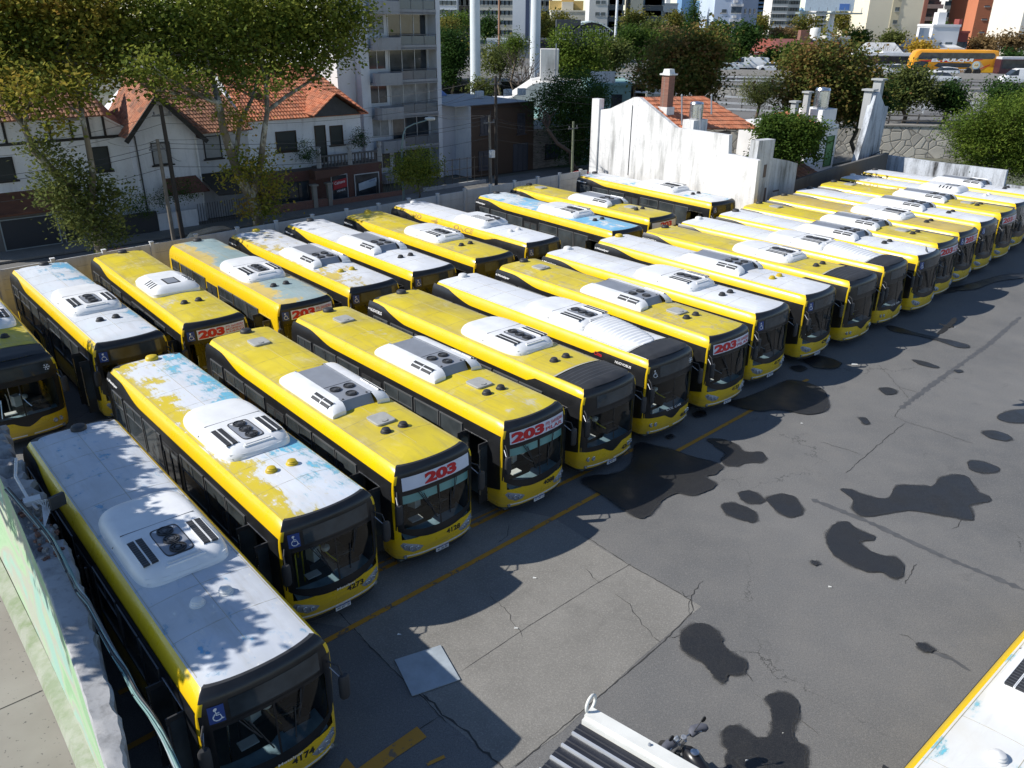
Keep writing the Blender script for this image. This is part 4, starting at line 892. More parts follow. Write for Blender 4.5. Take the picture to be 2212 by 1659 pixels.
def tiles(pA, pB, pC, pD, name, m, par, tw=.24, th=.36, cuts=None):
    """pA-pB eave, pD-pC ridge; overlapping clay tile courses as real steps"""
    pA, pB, pC, pD = map(Vector, (pA, pB, pC, pD)); nr = max(2, int((pD - pA).length / th)); nc = max(2, int(max((pB - pA).length, (pC - pD).length) / tw)); nrm = (pB - pA).cross(pD - pA)
    if nrm.length < 1e-6: nrm = (pC - pB).cross(pD - pB)
    nrm.normalize(); nrm = nrm if nrm.z > 0 else -nrm; mb = MB()
    P = lambda u, v, h: (pA.lerp(pB, u)).lerp(pD.lerp(pC, u), v) + nrm * h
    prof = [(0, .015), (.22, .06), (.5, .075), (.78, .06), (.97, .015)]
    for i in range(nr):
        v0, v1 = i / nr, min(1, (i + 1.12) / nr)
        for j in range(nc):
            vs = []
            for k, h in prof: u = (j + k) / nc; vs += [P(u, v0, h + .045), P(u, v1, h)]
            vs += [P((j) / nc, v0, -.01), P((j + 1) / nc, v0, -.01)]
            mb.add(vs, [(2 * k, 2 * k + 2, 2 * k + 3, 2 * k + 1) for k in range(4)] + [(10, 11, 8, 6, 4, 2, 0)])
    mb.add([P(0, 0, 0), P(1, 0, 0), P(1, 1, 0), P(0, 1, 0)], [(0, 1, 2, 3)]); return mb.build(name, m, par)
# ------------------------------------------------------------------ trees
def leafm(cols, trans=.42, clump=.6, sc=.5):
    q = NT('leaves'); g = q.n('NewGeometry'); rp = g.outputs['Random Per Island']; v = q.co('Object', jit=True); n = q.noise(v, sc, 3, .6)
    f = q.math('ADD', q.math('MULTIPLY', rp, 1 - clump), q.math('MULTIPLY', q.ramp(n, .3, .7), clump)); rm = q.n('ValToRGB'); e = rm.color_ramp.elements
    while len(e) < len(cols): e.new(.5)
    for i, c in enumerate(cols): e[i].position = i / (len(cols) - 1); e[i].color = (*c, 1)
    q.L(f, rm.inputs[0]); q.L(rm.outputs[0], q.b.inputs['Base Color']); q.b.inputs['Roughness'].default_value = .7; q.b.inputs['Specular IOR Level'].default_value = .1
    tr = q.n('BsdfTranslucent'); q.L(rm.outputs[0], tr.inputs[0]); mx = q.n('MixShader'); mx.inputs[0].default_value = trans; q.L(q.b.outputs[0], mx.inputs[1]); q.L(tr.outputs[0], mx.inputs[2]); q.L(mx.outputs[0], q.t.nodes['Material Output'].inputs[0]); return q.m
BARK = plain((.13, .10, .07), .9, 0, .4, 1.5)
def sycbark():
    q = NT('mottled_bark'); v = q.co('Object', (1, 1, .45)); n = q.noise(v, 2.2, 5, .6); c = q.mix(q.ramp(n, .42, .5), (.36, .34, .27), (.15, .125, .09)); c = q.mix(q.ramp(q.noise(v, 5, 4), .6, .66), c, (.09, .08, .06)); q.set(c, .85); q.bump(n, .4, .03); return q.m
SYCB = sycbark()
LV = dict(syc=leafm([(0.061, 0.096, 0.021), (0.131, 0.166, 0.028), (0.245, 0.245, 0.038), (0.367, 0.280, 0.049), (0.280, 0.149, 0.035)]), sycg=leafm([(0.061, 0.105, 0.021), (0.131, 0.175, 0.028), (0.228, 0.254, 0.042), (0.280, 0.263, 0.052)]), green=leafm([(.03, .065, .015), (.07, .125, .022), (.13, .18, .03)]), dark=leafm([(.018, .045, .012), (.04, .085, .02), (.075, .13, .03)]),
          maple=leafm([(.05, .085, .022), (.10, .14, .032), (.16, .16, .04), (.24, .15, .05), (.20, .09, .045)], clump=.45), autumn=leafm([(.06, .09, .02), (.13, .15, .035), (.22, .20, .045), (.28, .20, .05)]), lime=leafm([(.045, .085, .014), (.10, .155, .022), (.20, .25, .035)], .3, .75, 1.1), olive=leafm([(0.052, 0.079, 0.026), (0.123, 0.149, 0.044), (0.210, 0.219, 0.052)]), brown=leafm([(0.105, 0.079, 0.044), (0.210, 0.149, 0.070), (0.298, 0.193, 0.088)]), gold=leafm([(0.350, 0.228, 0.035), (0.600, 0.420, 0.052)]))
def leaves(blobs, n, size, rnd, aspect=1.5, per=14, spread=.55, droop=0, shell=.55):
    """leaf-sized quads gathered in clumps through the ellipsoids"""
    mb = MB(); vol = [a[1][0] * a[1][1] * a[1][2] for a in blobs]; tot = sum(v ** .8 for v in vol); vs = []; fs = []
    for (c, r), v in zip(blobs, vol):
        k = max(3, int(n / per * v ** .8 / tot))
        for _ in range(k):
            d = Vector((rnd.gauss(0, 1), rnd.gauss(0, 1), rnd.gauss(0, 1))).normalized(); u = shell + (1 - shell) * rnd.random(); u *= 1 + rnd.uniform(-.06, .16)
            p = Vector(c) + Vector((d.x * r[0], d.y * r[1], d.z * r[2])) * u
            cs = rnd.uniform(.6, 1.3) * spread * size * 4
            for _ in range(per):
                q = p + Vector((rnd.gauss(0, cs), rnd.gauss(0, cs), rnd.gauss(0, cs * .7))); s = size * rnd.uniform(.6, 1.3)
                a = Vector((rnd.uniform(-1, 1), rnd.uniform(-1, 1), rnd.uniform(-.9, .5) - droop)).normalized(); nn = Vector((rnd.gauss(0, .6), rnd.gauss(0, .6), 1)).normalized(); b = a.cross(nn)
                if b.length < .1: continue
                b.normalize(); k0 = len(vs); vs += [q - a * s * .5, q + b * s / aspect * .5, q + a * s * .5, q - b * s / aspect * .5]; fs.append((k0, k0 + 1, k0 + 2, k0 + 3))
    mb.add(vs, fs); return mb
def branch(mb, a, b, r0, r1, rnd, k=4, wob=.05, mi=0):
    a, b = Vector(a), Vector(b); L_ = (b - a).length; pts = [a.lerp(b, i / k) + (Vector((rnd.gauss(0, 1), rnd.gauss(0, 1), rnd.gauss(0, .5))) * wob * L_ if 0 < i < k else Vector((0, 0, 0))) for i in range(k + 1)]
    mb.tube(pts, [r0 + (r1 - r0) * i / k for i in range(k + 1)], 7, mi)
def tree(name, label, base, blobs, nleaf, size, pal, seed, trunk=None, tr=.2, bark=None, group=None, limbs=None, cat='tree', **kw):
    rnd = random.Random(seed); base = Vector(base); t = thing(name, label, cat, base, 0, group); cen = Vector((0, 0, 0)); bl = []
    for c, r in blobs: bl.append((Vector(c) - base, (r, r, r * .85) if not isinstance(r, (tuple, list)) else r)); cen += Vector(c) - base
    cen /= len(blobs); mb = MB(); top = Vector((cen.x * .6, cen.y * .6, cen.z * .75))
    if trunk:
        for path, ra, rb in trunk:
            P = [Vector(p) - base for p in path]; n_ = len(P) - 1; mb.tube(P, [ra + (rb - ra) * i / n_ for i in range(n_ + 1)], 9)
    else: branch(mb, (0, 0, -.1), top, tr, tr * .6, rnd)
    for c, r in (bl if limbs is None else []):
        s = top if not trunk else min([Vector(p) - base for path, _, _ in trunk for p in path], key=lambda p: (p - c).length)
        branch(mb, s, c, tr * .24, tr * .08, rnd)
        for _ in range(2): branch(mb, s.lerp(c, .5), c + Vector([rnd.uniform(-.7, .7) * r[i] for i in range(3)]), tr * .13, tr * .04, rnd)
    mb.build('trunk', bark or BARK, t, 60); leaves(bl, nleaf, size, rnd, **kw).build('crown', LV[pal], t); return t
def PB(f, lst, ax, val, scl=1.0):
    """crown lobes: (x, y, radius) measured in the photo on a plane -> world"""
    out = []
    for a in lst:
        x, y, r = a[:3]; dv = a[3] if len(a) > 3 else 0; p = at(*f(x, y), ax, val + dv); q = at(*f(x + r, y), ax, val + dv); out.append((p, (q - p).length * scl))
    return out
ID = lambda x, y: (x, y)
# ------------------------------------------------------------------ street behind the depot
struct(MB().prism([yd(-41.9, -40), yd(-41.9, 140), yd(-46.4, 140), yd(-46.4, -40)], (0, 0, .1)).build('pavement', concrete((.17, .165, .155), (.22, .215, .2))))
struct(MB().add([yd(-46.4, -40, -.03), yd(-46.4, 140, -.03), yd(-53.2, 140, -.03), yd(-53.2, -40, -.03)], [(0, 1, 2, 3)]).build('street', ASPH))
struct(MB().prism([yd(-53.2, -40), yd(-53.2, 140), yd(-56.2, 140), yd(-56.2, -40)], (0, 0, .12)).build('pavement', concrete((.17, .165, .155), (.22, .215, .2))))
# precast boundary wall with posts
pw = thing('precast_wall', 'grey precast panel wall with posts behind the back row of buses', 'wall', yd(-42, 20)); I = yd(-42, 20)
CW = stucco((.58, .59, .60), .55, (.16, .16, .16)); CW2 = stucco((.64, .65, .66), .5)
def wt(n): return -41.0 - (n - 5) * .055
k = 0; n = 1.5
while n < 44.9:
    n2 = min(n + 2.25, 45.0); mb = MB(); a, b = yd(wt(n), n) - I, yd(wt(n2), n2) - I
    for j in range(6): mb.prism([a + Vector((0, 0, j * .46)), b + Vector((0, 0, j * .46)), b + Vector((0, 0, j * .46 + .45)), a + Vector((0, 0, j * .46 + .45))], -DT * (.05 + .006 * (j % 2)))
    mb.build('wall_panel', CW, pw); p = a; MB().box((p.x, p.y, 1.42), (.16, .16, 2.84), rz=math.atan2(DN.y, DN.x)).box((p.x, p.y, 2.865), (.2, .2, .05), rz=math.atan2(DN.y, DN.x)).build('wall_post', CW2, pw); n = n2
# ---- house A: half-timbered, far left
h = thing('half_timbered_house', 'white half-timbered house with brown tiled roof behind the left plane tree', 'house'); T_ = -57
poly_t([(3, 0), (17.2, 0), (17.2, 6.4), (15.7, 7.4), (3, 7.4)], T_, 9, 'wall', STW, h)
for n0, n1, z0, z1 in ((9.2, 10.5, 3.9, 5.25), (14.8, 15.9, 3.9, 5.4)): win(n0, n1, z0, z1, T_ + .001, h, SHUT, TIMB)
win(6.0, 7.2, 3.9, 5.3, T_ + .001, h, SHUT, TIMB)
mb = MB()
def beam(mb, a, b, w=.16, t=T_, mi=None): mb.bar(yd(t + .06, *a), yd(t + .06, *b), w, .1, mi) if False else mb.prism([yd(t + .004, a[0] - (w / 2 if a[0] == b[0] else 0), a[1] - (0 if a[0] == b[0] else w / 2)), yd(t + .004, b[0] + (w / 2 if a[0] == b[0] else 0), (a[1] if a[0] == b[0] else b[1] - w / 2)), yd(t + .004, b[0] + (w / 2 if a[0] == b[0] else 0), b[1] + (0 if a[0] == b[0] else w / 2)), yd(t + .004, a[0] - (w / 2 if a[0] == b[0] else 0), b[1] if a[0] == b[0] else a[1] + w / 2)], DT * .08, mi)
beam(mb, (3, 5.95), (17.2, 5.95)); beam(mb, (3, 7.3), (15.7, 7.3))
for n_ in (3.6, 5, 6.4, 7.8, 9.2, 10.4, 11.6, 12.8, 14.0, 15.0, 15.9): beam(mb, (n_, 6.0), (n_, 7.3), .13)
mb.build('timber_frame', TIMB, h)
tiles(yd(-56.4, 3, 7.25), yd(-56.4, 15.9, 7.25), yd(-61.5, 15.9, 10.6), yd(-61.5, 3, 10.6), 'roof', TILE2, h)
poly_t([(8.2, .0), (13.4, 0), (13.4, 2.2), (8.2, 2.2)], -55.6, 1.3, 'garage_wall', stucco((.16, .15, .14), .4), h); MB().prism([yd(-55.0, 8, 2.2), yd(-55.0, 12.9, 2.2), yd(-57, 12.9, 3.1), yd(-57, 8, 3.1)], (0, 0, .12)).build('canopy', plain((.14, .055, .03), .8, 0, .4, 2), h)
win(8.8, 11.9, .1, 1.95, -55.59, h, plain((.03, .034, .04), .6), plain((.32, .36, .36), .6), 1, False, 'garage_door'); win(12.1, 13.2, .1, 2.0, -55.59, h, plain((.02, .022, .022), .6), plain((.3, .3, .3), .6), 1, False, 'door')
# ---- house B: projecting gable with brown tiles
h = thing('gabled_house', 'white house with a projecting gable under a brown and orange tiled roof', 'house')
poly_t([(17.2, 0), (21.2, 0), (21.2, 5.75), (19.2, 8.1), (17.2, 6.2)], -56, 8, 'wall', stucco((.72, .72, .74), .4), h); poly_t([(21.2, 0), (25.2, 0), (25.2, 5.9), (21.2, 5.9)], -57, 7, 'wall', stucco((.50, .50, .50), .5), h)
# gable roof: ridge runs back from the street
tiles(yd(-55.5, 16.7, 5.9), yd(-61, 16.7, 5.9), yd(-61, 19.15, 9.3), yd(-55.5, 18.85, 8.35), 'roof', TILE, h); tiles(yd(-61, 21.6, 5.45), yd(-55.5, 21.6, 5.45), yd(-55.5, 18.85, 8.4), yd(-61, 19.15, 9.3), 'roof', TILE2, h)
tiles(yd(-56.3, 20.4, 5.75), yd(-56.3, 25.3, 5.75), yd(-61, 24.4, 9.2), yd(-61, 18.6, 9.2), 'roof', TILE2, h); MB().prism([yd(-57, 15.8, 7.1), yd(-57, 17.5, 6.1), yd(-61, 17.6, 6.2), yd(-61, 15.8, 9.2)], (0, 0, .05)).build('roof', TILE2, h)
mb = MB()
for a, b in (((16.6, 5.7), (18.9, 8.3)), ((18.9, 8.3), (21.7, 5.35))): mb.bar(yd(-55.45, *a), yd(-55.45, *b), .1, .28)
mb.build('bargeboard', TIMB, h)
win(18.2, 19.4, 4.1, 5.5, -55.998, h, plain((.3, .3, .3), .6), TIMB); win(22.0, 23.2, 4.0, 5.5, -56.998, h, plain((.26, .27, .27), .6), TIMB)
MB().prism([yd(-55.2, 18.3, 2.2), yd(-55.2, 21.3, 2.2), yd(-56, 20.8, 3.1), yd(-56, 18.8, 3.1)], (0, 0, .1)).build('canopy', plain((.12, .05, .035), .8, 0, .3, 2), h)
mb = MB(); mb.tube([yd(-55.93, 17.35, .2), yd(-55.93, 17.3, 6.0)], .05, 6); mb.build('drainpipe', plain((.05, .05, .05), .6), h); MB().tube([yd(-55.93, 21.1, .2), yd(-55.93, 21.1, 5.7)], .07, 6).build('drainpipe', WHD, h)
MB().prism([yd(-53.8, 21.3, 2.1), yd(-53.8, 25, 2.0), yd(-56.9, 25, 3.0), yd(-56.9, 21.3, 3.0)], (0, 0, .08)).build('awning', plain((.03, .026, .022), .8), h)
# ---- house C: tiled villa with balcony, brick ground floor and estate agent boards
h = thing('tiled_villa', 'white two-storey house with orange tiled roof, balcony and brick ground floor', 'house'); T_ = -57; W = stucco((.74, .76, .79), .45)
poly_t([(25.2, 2.7), (34.3, 2.7), (34.3, 6.35), (25.2, 6.35)], T_, 9, 'wall', W, h); poly_t([(25.2, 0), (35.2, 0), (35.2, 2.7), (25.2, 2.7)], T_ + 1.2, 10, 'ground_floor', brickm((.10, .035, .025), (.14, .05, .035), (.08, .07, .06)), h)
MB().prism([yd(-57, 25.2, 6.3), yd(-66, 25.2, 6.3), yd(-61.5, 25.2, 9.9)], DN * .25).build('gable_wall', W, h)
MB().prism([yd(-57, 25.2, 3), yd(-57, 23.2, 6.0), yd(-62, 23.2, 8.9), yd(-64, 25.2, 6.0)], DN * .2).build('side_wall', stucco((.72, .72, .72), .3), h)
tiles(yd(-56.6, 25.0, 6.25), yd(-56.6, 34.8, 6.2), yd(-61.5, 32.6, 9.5), yd(-61.5, 25.0, 9.8), 'roof', TILEO, h)
MB().prism([yd(-56.6, 34.8, 6.2), yd(-66, 34.8, 6.2), yd(-61.5, 32.6, 9.5)], (0, 0, .08)).build('roof', TILEO, h)
tiles(yd(-59, 29.7, 6.6), yd(-55.6, 29.7, 6.4), yd(-55.6, 31.6, 7.85), yd(-59.6, 31.4, 8.2), 'dormer_roof', TILEO, h); tiles(yd(-55.6, 34.1, 6.35), yd(-59, 34.1, 6.6), yd(-59.6, 31.4, 8.2), yd(-55.6, 31.6, 7.85), 'dormer_roof', TILEO, h)
poly_t([(29.9, 6.3), (33.9, 6.3), (31.65, 7.75)], -56.2, 3, 'gable_boards', plain((.055, .058, .062), .8, 0, .3, 3), h)
win(27.25, 28.85, 4.0, 5.4, T_ + .001, h, SHUT, WOODD); win(30.35, 31.25, 2.9, 5.6, T_ + .001, h, SHUT, WOODD, 1, False, 'balcony_door'); win(31.6, 32.7, 4.1, 5.5, T_ + .001, h, SHUT, WOODD)
mb = MB(); mb.prism([yd(-55.8, 29.9, 2.68), yd(-55.8, 35.2, 2.68), yd(-57, 35.2, 2.68), yd(-57, 29.9, 2.68)], (0, 0, .1), 0); mb.prism([yd(-55.8, 29.9, 3.5), yd(-55.8, 35.2, 3.5), yd(-55.95, 35.2, 3.5), yd(-55.95, 29.9, 3.5)], (0, 0, .1), 0)
for i in range(18): mb.lathe([(.04, 0), (.09, .2), (.05, .45), (.07, .72)], tuple(yd(-55.87, 30.05 + i * .29, 2.78)), 6, 0)
mb.build('balcony', [stucco((.12, .115, .11), .5)], h)
for n_ in (29.9, 32.5, 35.1): mb = MB(); p = yd(-55.85, n_); mb.box((p.x, p.y, 3.25), (.3, .3, 1.0)); mb.lathe([(.08, 0), (.2, .25), (.16, .4), (.22, .5)], (p.x, p.y, 3.75), 8); mb.build('balcony_urn', stucco((.4, .4, .4), .7), h)
win(30.7, 32.1, .3, 2.15, T_ + 1.201, h, GLM, plain((.4, .42, .42), .6)); win(32.7, 34.9, .0, 2.0, T_ + 1.201, h, GLM, plain((.5, .52, .52), .6), 1, False); win(26.3, 28.9, .4, 2.0, T_ + 1.201, h, GLM, TIMB, 3)
poly_t([(29.0, 2.1), (31.4, 2.3), (31.2, 2.75), (29.0, 2.75)], -54.9, .9, 'canopy', plain((.10, .05, .035), .8), h)
MB().box(tuple(at(*r1(1590, 640), 't', -58.5)), (.5, .6, 1.5), 0, math.atan2(DN.y, DN.x)).build('chimney', WOODD, h)
sg = thing('sale_sign', 'red and black VENDE estate sign on the brick front of the orange-roofed villa', 'sign', yd(-55.74, 31.4, 1.3)); n0 = yd(-55.74, 31.4, 1.3)
MB().prism([yd(-55.74, 30.85, 1.05) - n0, yd(-55.74, 32.0, 1.2) - n0, yd(-55.74, 32.0, 1.85) - n0, yd(-55.74, 30.85, 1.7) - n0], DT * .03).build('board', plain((.42, .02, .03), .5), sg)
MB().prism([yd(-55.74, 31.0, .78) - n0, yd(-55.74, 31.95, .9) - n0, yd(-55.74, 31.95, 1.18) - n0, yd(-55.74, 31.0, 1.04) - n0], DT * .028).build('lower_board', BLKM, sg)
lettering('VENDE', flat_fn(yd(-55.70, 31.1, .86) - n0, DN + Vector((0, 0, .12)), (0, 0, 1), .75, .14), LETW, sg, .01); lettering('Ceinavo', flat_fn(yd(-55.70, 30.95, 1.42) - n0, DN + Vector((0, 0, .12)), (0, 0, 1), .9, .22), LETW, sg, .01)
sg = thing('sale_sign', 'white tilted sign board in the dark shop window of the villa', 'sign', yd(-55.7, 33.8, 1.1)); n0 = yd(-55.7, 33.8, 1.1)
MB().prism([yd(-55.7, 33.0, .75) - n0, yd(-55.7, 34.6, 1.0) - n0, yd(-55.7, 34.6, 1.6) - n0, yd(-55.7, 33.0, 1.3) - n0], DT * .03).build('board', plain((.42, .5, .56), .5), sg); lettering('VENDE', flat_fn(yd(-55.66, 33.9, 1.3) - n0, DN + Vector((0, 0, .18)), (0, 0, 1), .6, .12), BLUEM, sg, .01)
# ---- balcony tower
h = thing('apartment_tower', 'tall white apartment tower with curved concrete balconies and big glazed fronts', 'building'); T_ = -60; TW = stucco((.64, .66, .68), .35)
poly_t([(36.6, 0), (44.1, 0), (44.1, 34), (36.6, 34)], T_ - 1.0, 13, 'wall', TW, h); MB().prism([yd(-61.2, 36.59, 0), yd(-74, 36.59, 0), yd(-74, 36.59, 34), yd(-61.2, 36.59, 34)], -DN * 1.6).build('side_wall', stucco((.70, .70, .70), .2), h)
poly_t([(43.7, 0), (44.12, 0), (44.12, 34), (43.7, 34)], T_ + .15, 1.2, 'edge_wall', TW, h); poly_t([(36.6, 0), (37.4, 0), (37.4, 34), (36.6, 34)], T_ - .3, .8, 'edge_wall', TW, h)
CUR = plain((.30, .31, .31), .8, 0, .25, 2); CONB = stucco((.34, .345, .35), .7, (.12, .12, .12)); ALUF = plain((.55, .57, .58), .45, .2)
for i in range(11):
    z = .2 + i * 2.62
    win(37.7, 39.4, z + .95, z + 2.4, T_ - .999, h, [GLM, CUR, GLM][i % 3], ALUF, 2, False); win(39.7, 43.5, z + .55, z + 2.45, T_ - .999, h, [GLM, GLM, CUR][i % 3], ALUF, 3, False)
    mb = MB(); P = [(37.5, -.9), (37.5, .35), (37.8, .62), (39.9, .62), (40.1, .2), (43.7, .2), (43.7, -.9)]
    mb.prism([yd(T_ + d, n_, z + 2.45) for n_, d in P], (0, 0, .17)); mb.prism([yd(T_ + d, n_, z - .02) for n_, d in [(37.5, -.05), (37.5, .35), (37.8, .62), (39.9, .62), (40.1, .3), (40.1, -.05)]], (0, 0, .78)); mb.prism([yd(T_ + d, n_, z - .12) for n_, d in [(40.1, -.05), (40.1, .2), (43.7, .2), (43.7, -.05)]], (0, 0, .3)); bal = mb.build('balcony', CONB, h)
    mb = MB(); mb.prism([yd(T_ + .1, 40.15, z + .2), yd(T_ + .1, 43.65, z + .2), yd(T_ + .1, 43.65, z + .85), yd(T_ + .1, 40.15, z + .85)], DT * .02, 0)
    for n_ in (40.15, 41.3, 42.5, 43.65): mb.bar(yd(T_ + .12, n_, z + .15), yd(T_ + .12, n_, z + .95), .04, .04, 1)
    mb.bar(yd(T_ + .12, 40.1, z + .95), yd(T_ + .12, 43.7, z + .95), .05, .05, 1); mb.bar(yd(T_ + .6, 37.6, z + .86), yd(T_ + .6, 39.9, z + .86), .04, .04, 1); mb.build('balcony_rail', [plain((.10, .13, .15), .2), GRYD], bal)
    if i % 2 == 0: c = yd(T_ - .3, 43.0, z + .35); MB().box((c.x, c.y, c.z), (.75, .3, .55), rz=math.atan2(DN.y, DN.x)).build('air_conditioner', WHD, bal)
# white party wall block between tower and brown building, its roof and water heater
h = thing('brown_house', 'flat-roofed brown rendered building with a white side wall and rooftop air conditioners', 'building'); T_ = -58
poly_t([(45.8, 0), (53.1, 0), (53.1, 6.0), (45.8, 6.0)], T_, 10, 'wall', DKBR, h)
MB().prism([yd(-58, 45.79, 0), yd(-68, 45.79, 0), yd(-68, 45.79, 6.3), yd(-58, 45.79, 6.0)], -DN * .02).build('side_wall', STW, h)
poly_t([(44.1, 0), (45.79, 0), (45.79, 6.0), (44.1, 6.2)], -60.2, 8, 'white_wall', stucco((.46, .48, .52), .3), h)
MB().prism([yd(-58.3, 44.3, 6.0), yd(-58.3, 52.9, 6.0), yd(-67.8, 52.9, 6.0), yd(-67.8, 44.3, 6.0)], (0, 0, .06)).build('roof', plain((.30, .31, .32), .8, 0, .2, 1), h)
mb = MB(); mb.bar(yd(-57.96, 45.8, 5.75), yd(-57.96, 53.1, 5.75), .1, .14); mb.bar(yd(-57.9, 45.75, 6.03), yd(-57.9, 53.15, 6.03), .16, .08); mb.build('cornice', plain((.05, .035, .025), .8), h)
for a in ((46.8, 47.7, 3.6, 5.1), (51.1, 52.0, 3.3, 5.1), (46.6, 47.8, .6, 2.2)): win(*a, T_ + .001, h, plain((.05, .055, .07), .4), plain((.06, .06, .07), .6), 2)
win(50.6, 52.4, 0, 2.5, T_ + .001, h, plain((.06, .068, .085), .5), plain((.05, .055, .07), .6), 3, False, 'door')
for px, py in ((1165, 600), (905, 640), (1080, 625)):
    p = at(*r2(px, py), 't', -63); MB().box((p.x, p.y, 6.4), (.8, .35, .6), rz=.7).lathe([(.22, 0), (.22, .03), (.0001, .03)], (p.x + .1, p.y - .2, 6.4), 12, 0, 'y').build('air_conditioner', [WHD], h)
MB().prism([yd(-67, 44.3, 6.06), yd(-67, 50, 6.06), yd(-69, 50, 6.9), yd(-69, 44.3, 6.9)], (0, 0, .1)).build('blue_roof', plain((.12, .20, .42), .6), h)
h = thing('stone_fronted_house', 'low house with pale stone cladding behind the bare street tree', 'house'); q = STONE
def claddm():
    q = NT('slate_cladding'); v = q.co('Object', (1.3, 1.3, 7)); n = q.noise(v, 1.6, 3, .5); q.set(q.mix(q.ramp(n, .35, .65), (.13, .12, .105), (.26, .245, .215)), .85); q.bump(n, .6, .04); return q.m
poly_t([(53.1, 0), (59.8, 0), (59.8, 3.5), (53.1, 3.6)], T_, 9, 'wall', claddm(), h); win(54.6, 56.6, .8, 2.2, T_ + .001, h, GLM, TIMB, 3); win(57.8, 59.3, 0, 2.4, T_ + .001, h, plain((.03, .03, .03), .6), TIMB, 1, False, 'garage_door')
poly_t([(59.8, 0), (66, 0), (66, 4.2), (59.8, 4.2)], T_ - 1, 9, 'side_block', plain((.22, .38, .38), .8, 0, .2, 1), h)
# front garden walls and fences across the street
fw = thing('garden_wall', 'low dark and white garden walls with railings along the far pavement', 'wall')
for a, b, z, m in ((14.2, 17.6, 1.4, stucco((.05, .05, .05), .3)), (17.6, 20.2, 1.2, STW), (25.4, 30, .7, BRK), (30, 36.5, .5, BRK), (36.5, 38.5, 2.2, stucco((.16, .15, .14), .6)), (38.5, 45, .4, STG)): poly_t([(a, 0), (b - .02, 0), (b - .02, z), (a, z)], -55.0, .2, 'wall_section', m, fw)
mb = MB()
for i in range(30): mb.bar(yd(-55.1, 20.3 + i * .17, 0), yd(-55.1, 20.3 + i * .17, 1.5), .03, .03)
for i in range(18): mb.bar(yd(-55.1, 34.2 + i * .16, .5), yd(-55.1, 34.2 + i * .16, 1.4), .09, .03)
for z in (.8, 1.5, 2.3): mb.bar(yd(-55.1, 39.2, z), yd(-55.1, 45.4, z), .04, .04)
for i in range(9): mb.bar(yd(-55.1, 39.2 + i * .77, 0), yd(-55.1, 39.2 + i * .77, 2.4), .05, .05)
mb.build('railing', plain((.07, .06, .05), .7), fw)
for n_ in (28.9, 30.1): c = yd(-55.05, n_); MB().box((c.x, c.y, .85), (.3, .3, 1.7), rz=.72).box((c.x, c.y, 1.75), (.5, .5, .12), rz=.72).build('gate_pillar', stucco((.3, .28, .24), .5), fw)
# ---- the big plane trees
T = -45.2
t1 = [at(*r1(625, 1530), 't', T)]; t1[0].z = 0
A = lambda pts, T: [at(*r1(*p), 't', T - (0 if p[1] > 620 else 1.8 if p[1] > 520 else 4.0)) for p in pts]
b0 = yd(T, 11.6, 0)
tree('plane_tree', 'leftmost plane tree, tall with yellowing crown over the half-timbered house', b0, PB(r1, [(40, 60, 240, -5), (330, 30, 230, -5), (600, 60, 220, -5), (120, 300, 240, -5), (420, 300, 250, -4), (640, 300, 170, -4), (200, 560, 130, 1), (480, 540, 110), (330, 740, 90, 1), (-200, 100, 300, -5), (-200, 400, 260, -3), (250, 180, 240, -7), (550, 180, 220, -7), (60, 480, 150, -1), (560, 480, 90, -2), (330, 520, 100, -1), (700, 440, 90, -3), (150, 640, 80, 0), (10, 640, 80, 0), (420, 640, 60, 0)], 't', T), 38000, .25, 'syc', 11,
     trunk=[([b0, *A([(600, 1450), (570, 1350), (440, 1150), (330, 1060), (210, 930), (150, 790), (60, 600)], T)], .34, .1), (A([(560, 1330), (575, 1070), (545, 900), (510, 730), (490, 600), (440, 400)], T + .6), .17, .08)], tr=.34, bark=SYCB, group='plane trees along the depot street')
b1 = yd(T, 20.4, 0)
tree('plane_tree', 'forked plane tree with mottled trunk in front of the gabled house', b1, PB(r1, [(880, 110, 230, -5), (1130, 60, 230, -5), (1400, 60, 230, -5), (1650, 50, 230, -5), (1900, 60, 220, -5), (1060, 330, 230, -4), (1300, 320, 210, -4), (1560, 320, 180, -4), (1800, 260, 200, -4), (2000, 240, 150, -4), (2150, 180, 120, -4), (1060, 500, 110, 0), (900, 420, 130, 0), (1230, 530, 90), (1650, 520, 90), (2080, 40, 180, -5), (1000, 200, 220, -7), (1350, 200, 240, -7), (1700, 170, 240, -7), (780, 400, 100, -3), (960, 560, 80, -1), (1400, 500, 80, -2), (1750, 430, 90, -3), (1950, 400, 90, -3), (2110, 330, 80, -3), (1150, 560, 60, -1), (1500, 470, 80, -2), (860, 520, 60, -1), (1880, 470, 50, -3)], 't', T), 47000, .25, 'sycg', 12,
     trunk=[([b1, *A([(1600, 1390), (1570, 1250), (1500, 1130), (1430, 960), (1380, 800), (1350, 640), (1310, 480), (1250, 300)], T)], .36, .12), (A([(1560, 1220), (1610, 1000), (1630, 820), (1650, 690), (1640, 500), (1600, 300)], T + .3), .2, .09), (A([(1645, 690), (1760, 600), (1960, 470), (2040, 300)], T + .4), .12, .06), (A([(1450, 1000), (1480, 760), (1560, 600), (1600, 450)], T - .4), .15, .07)], tr=.34, bark=SYCB, group='plane trees along the depot street')
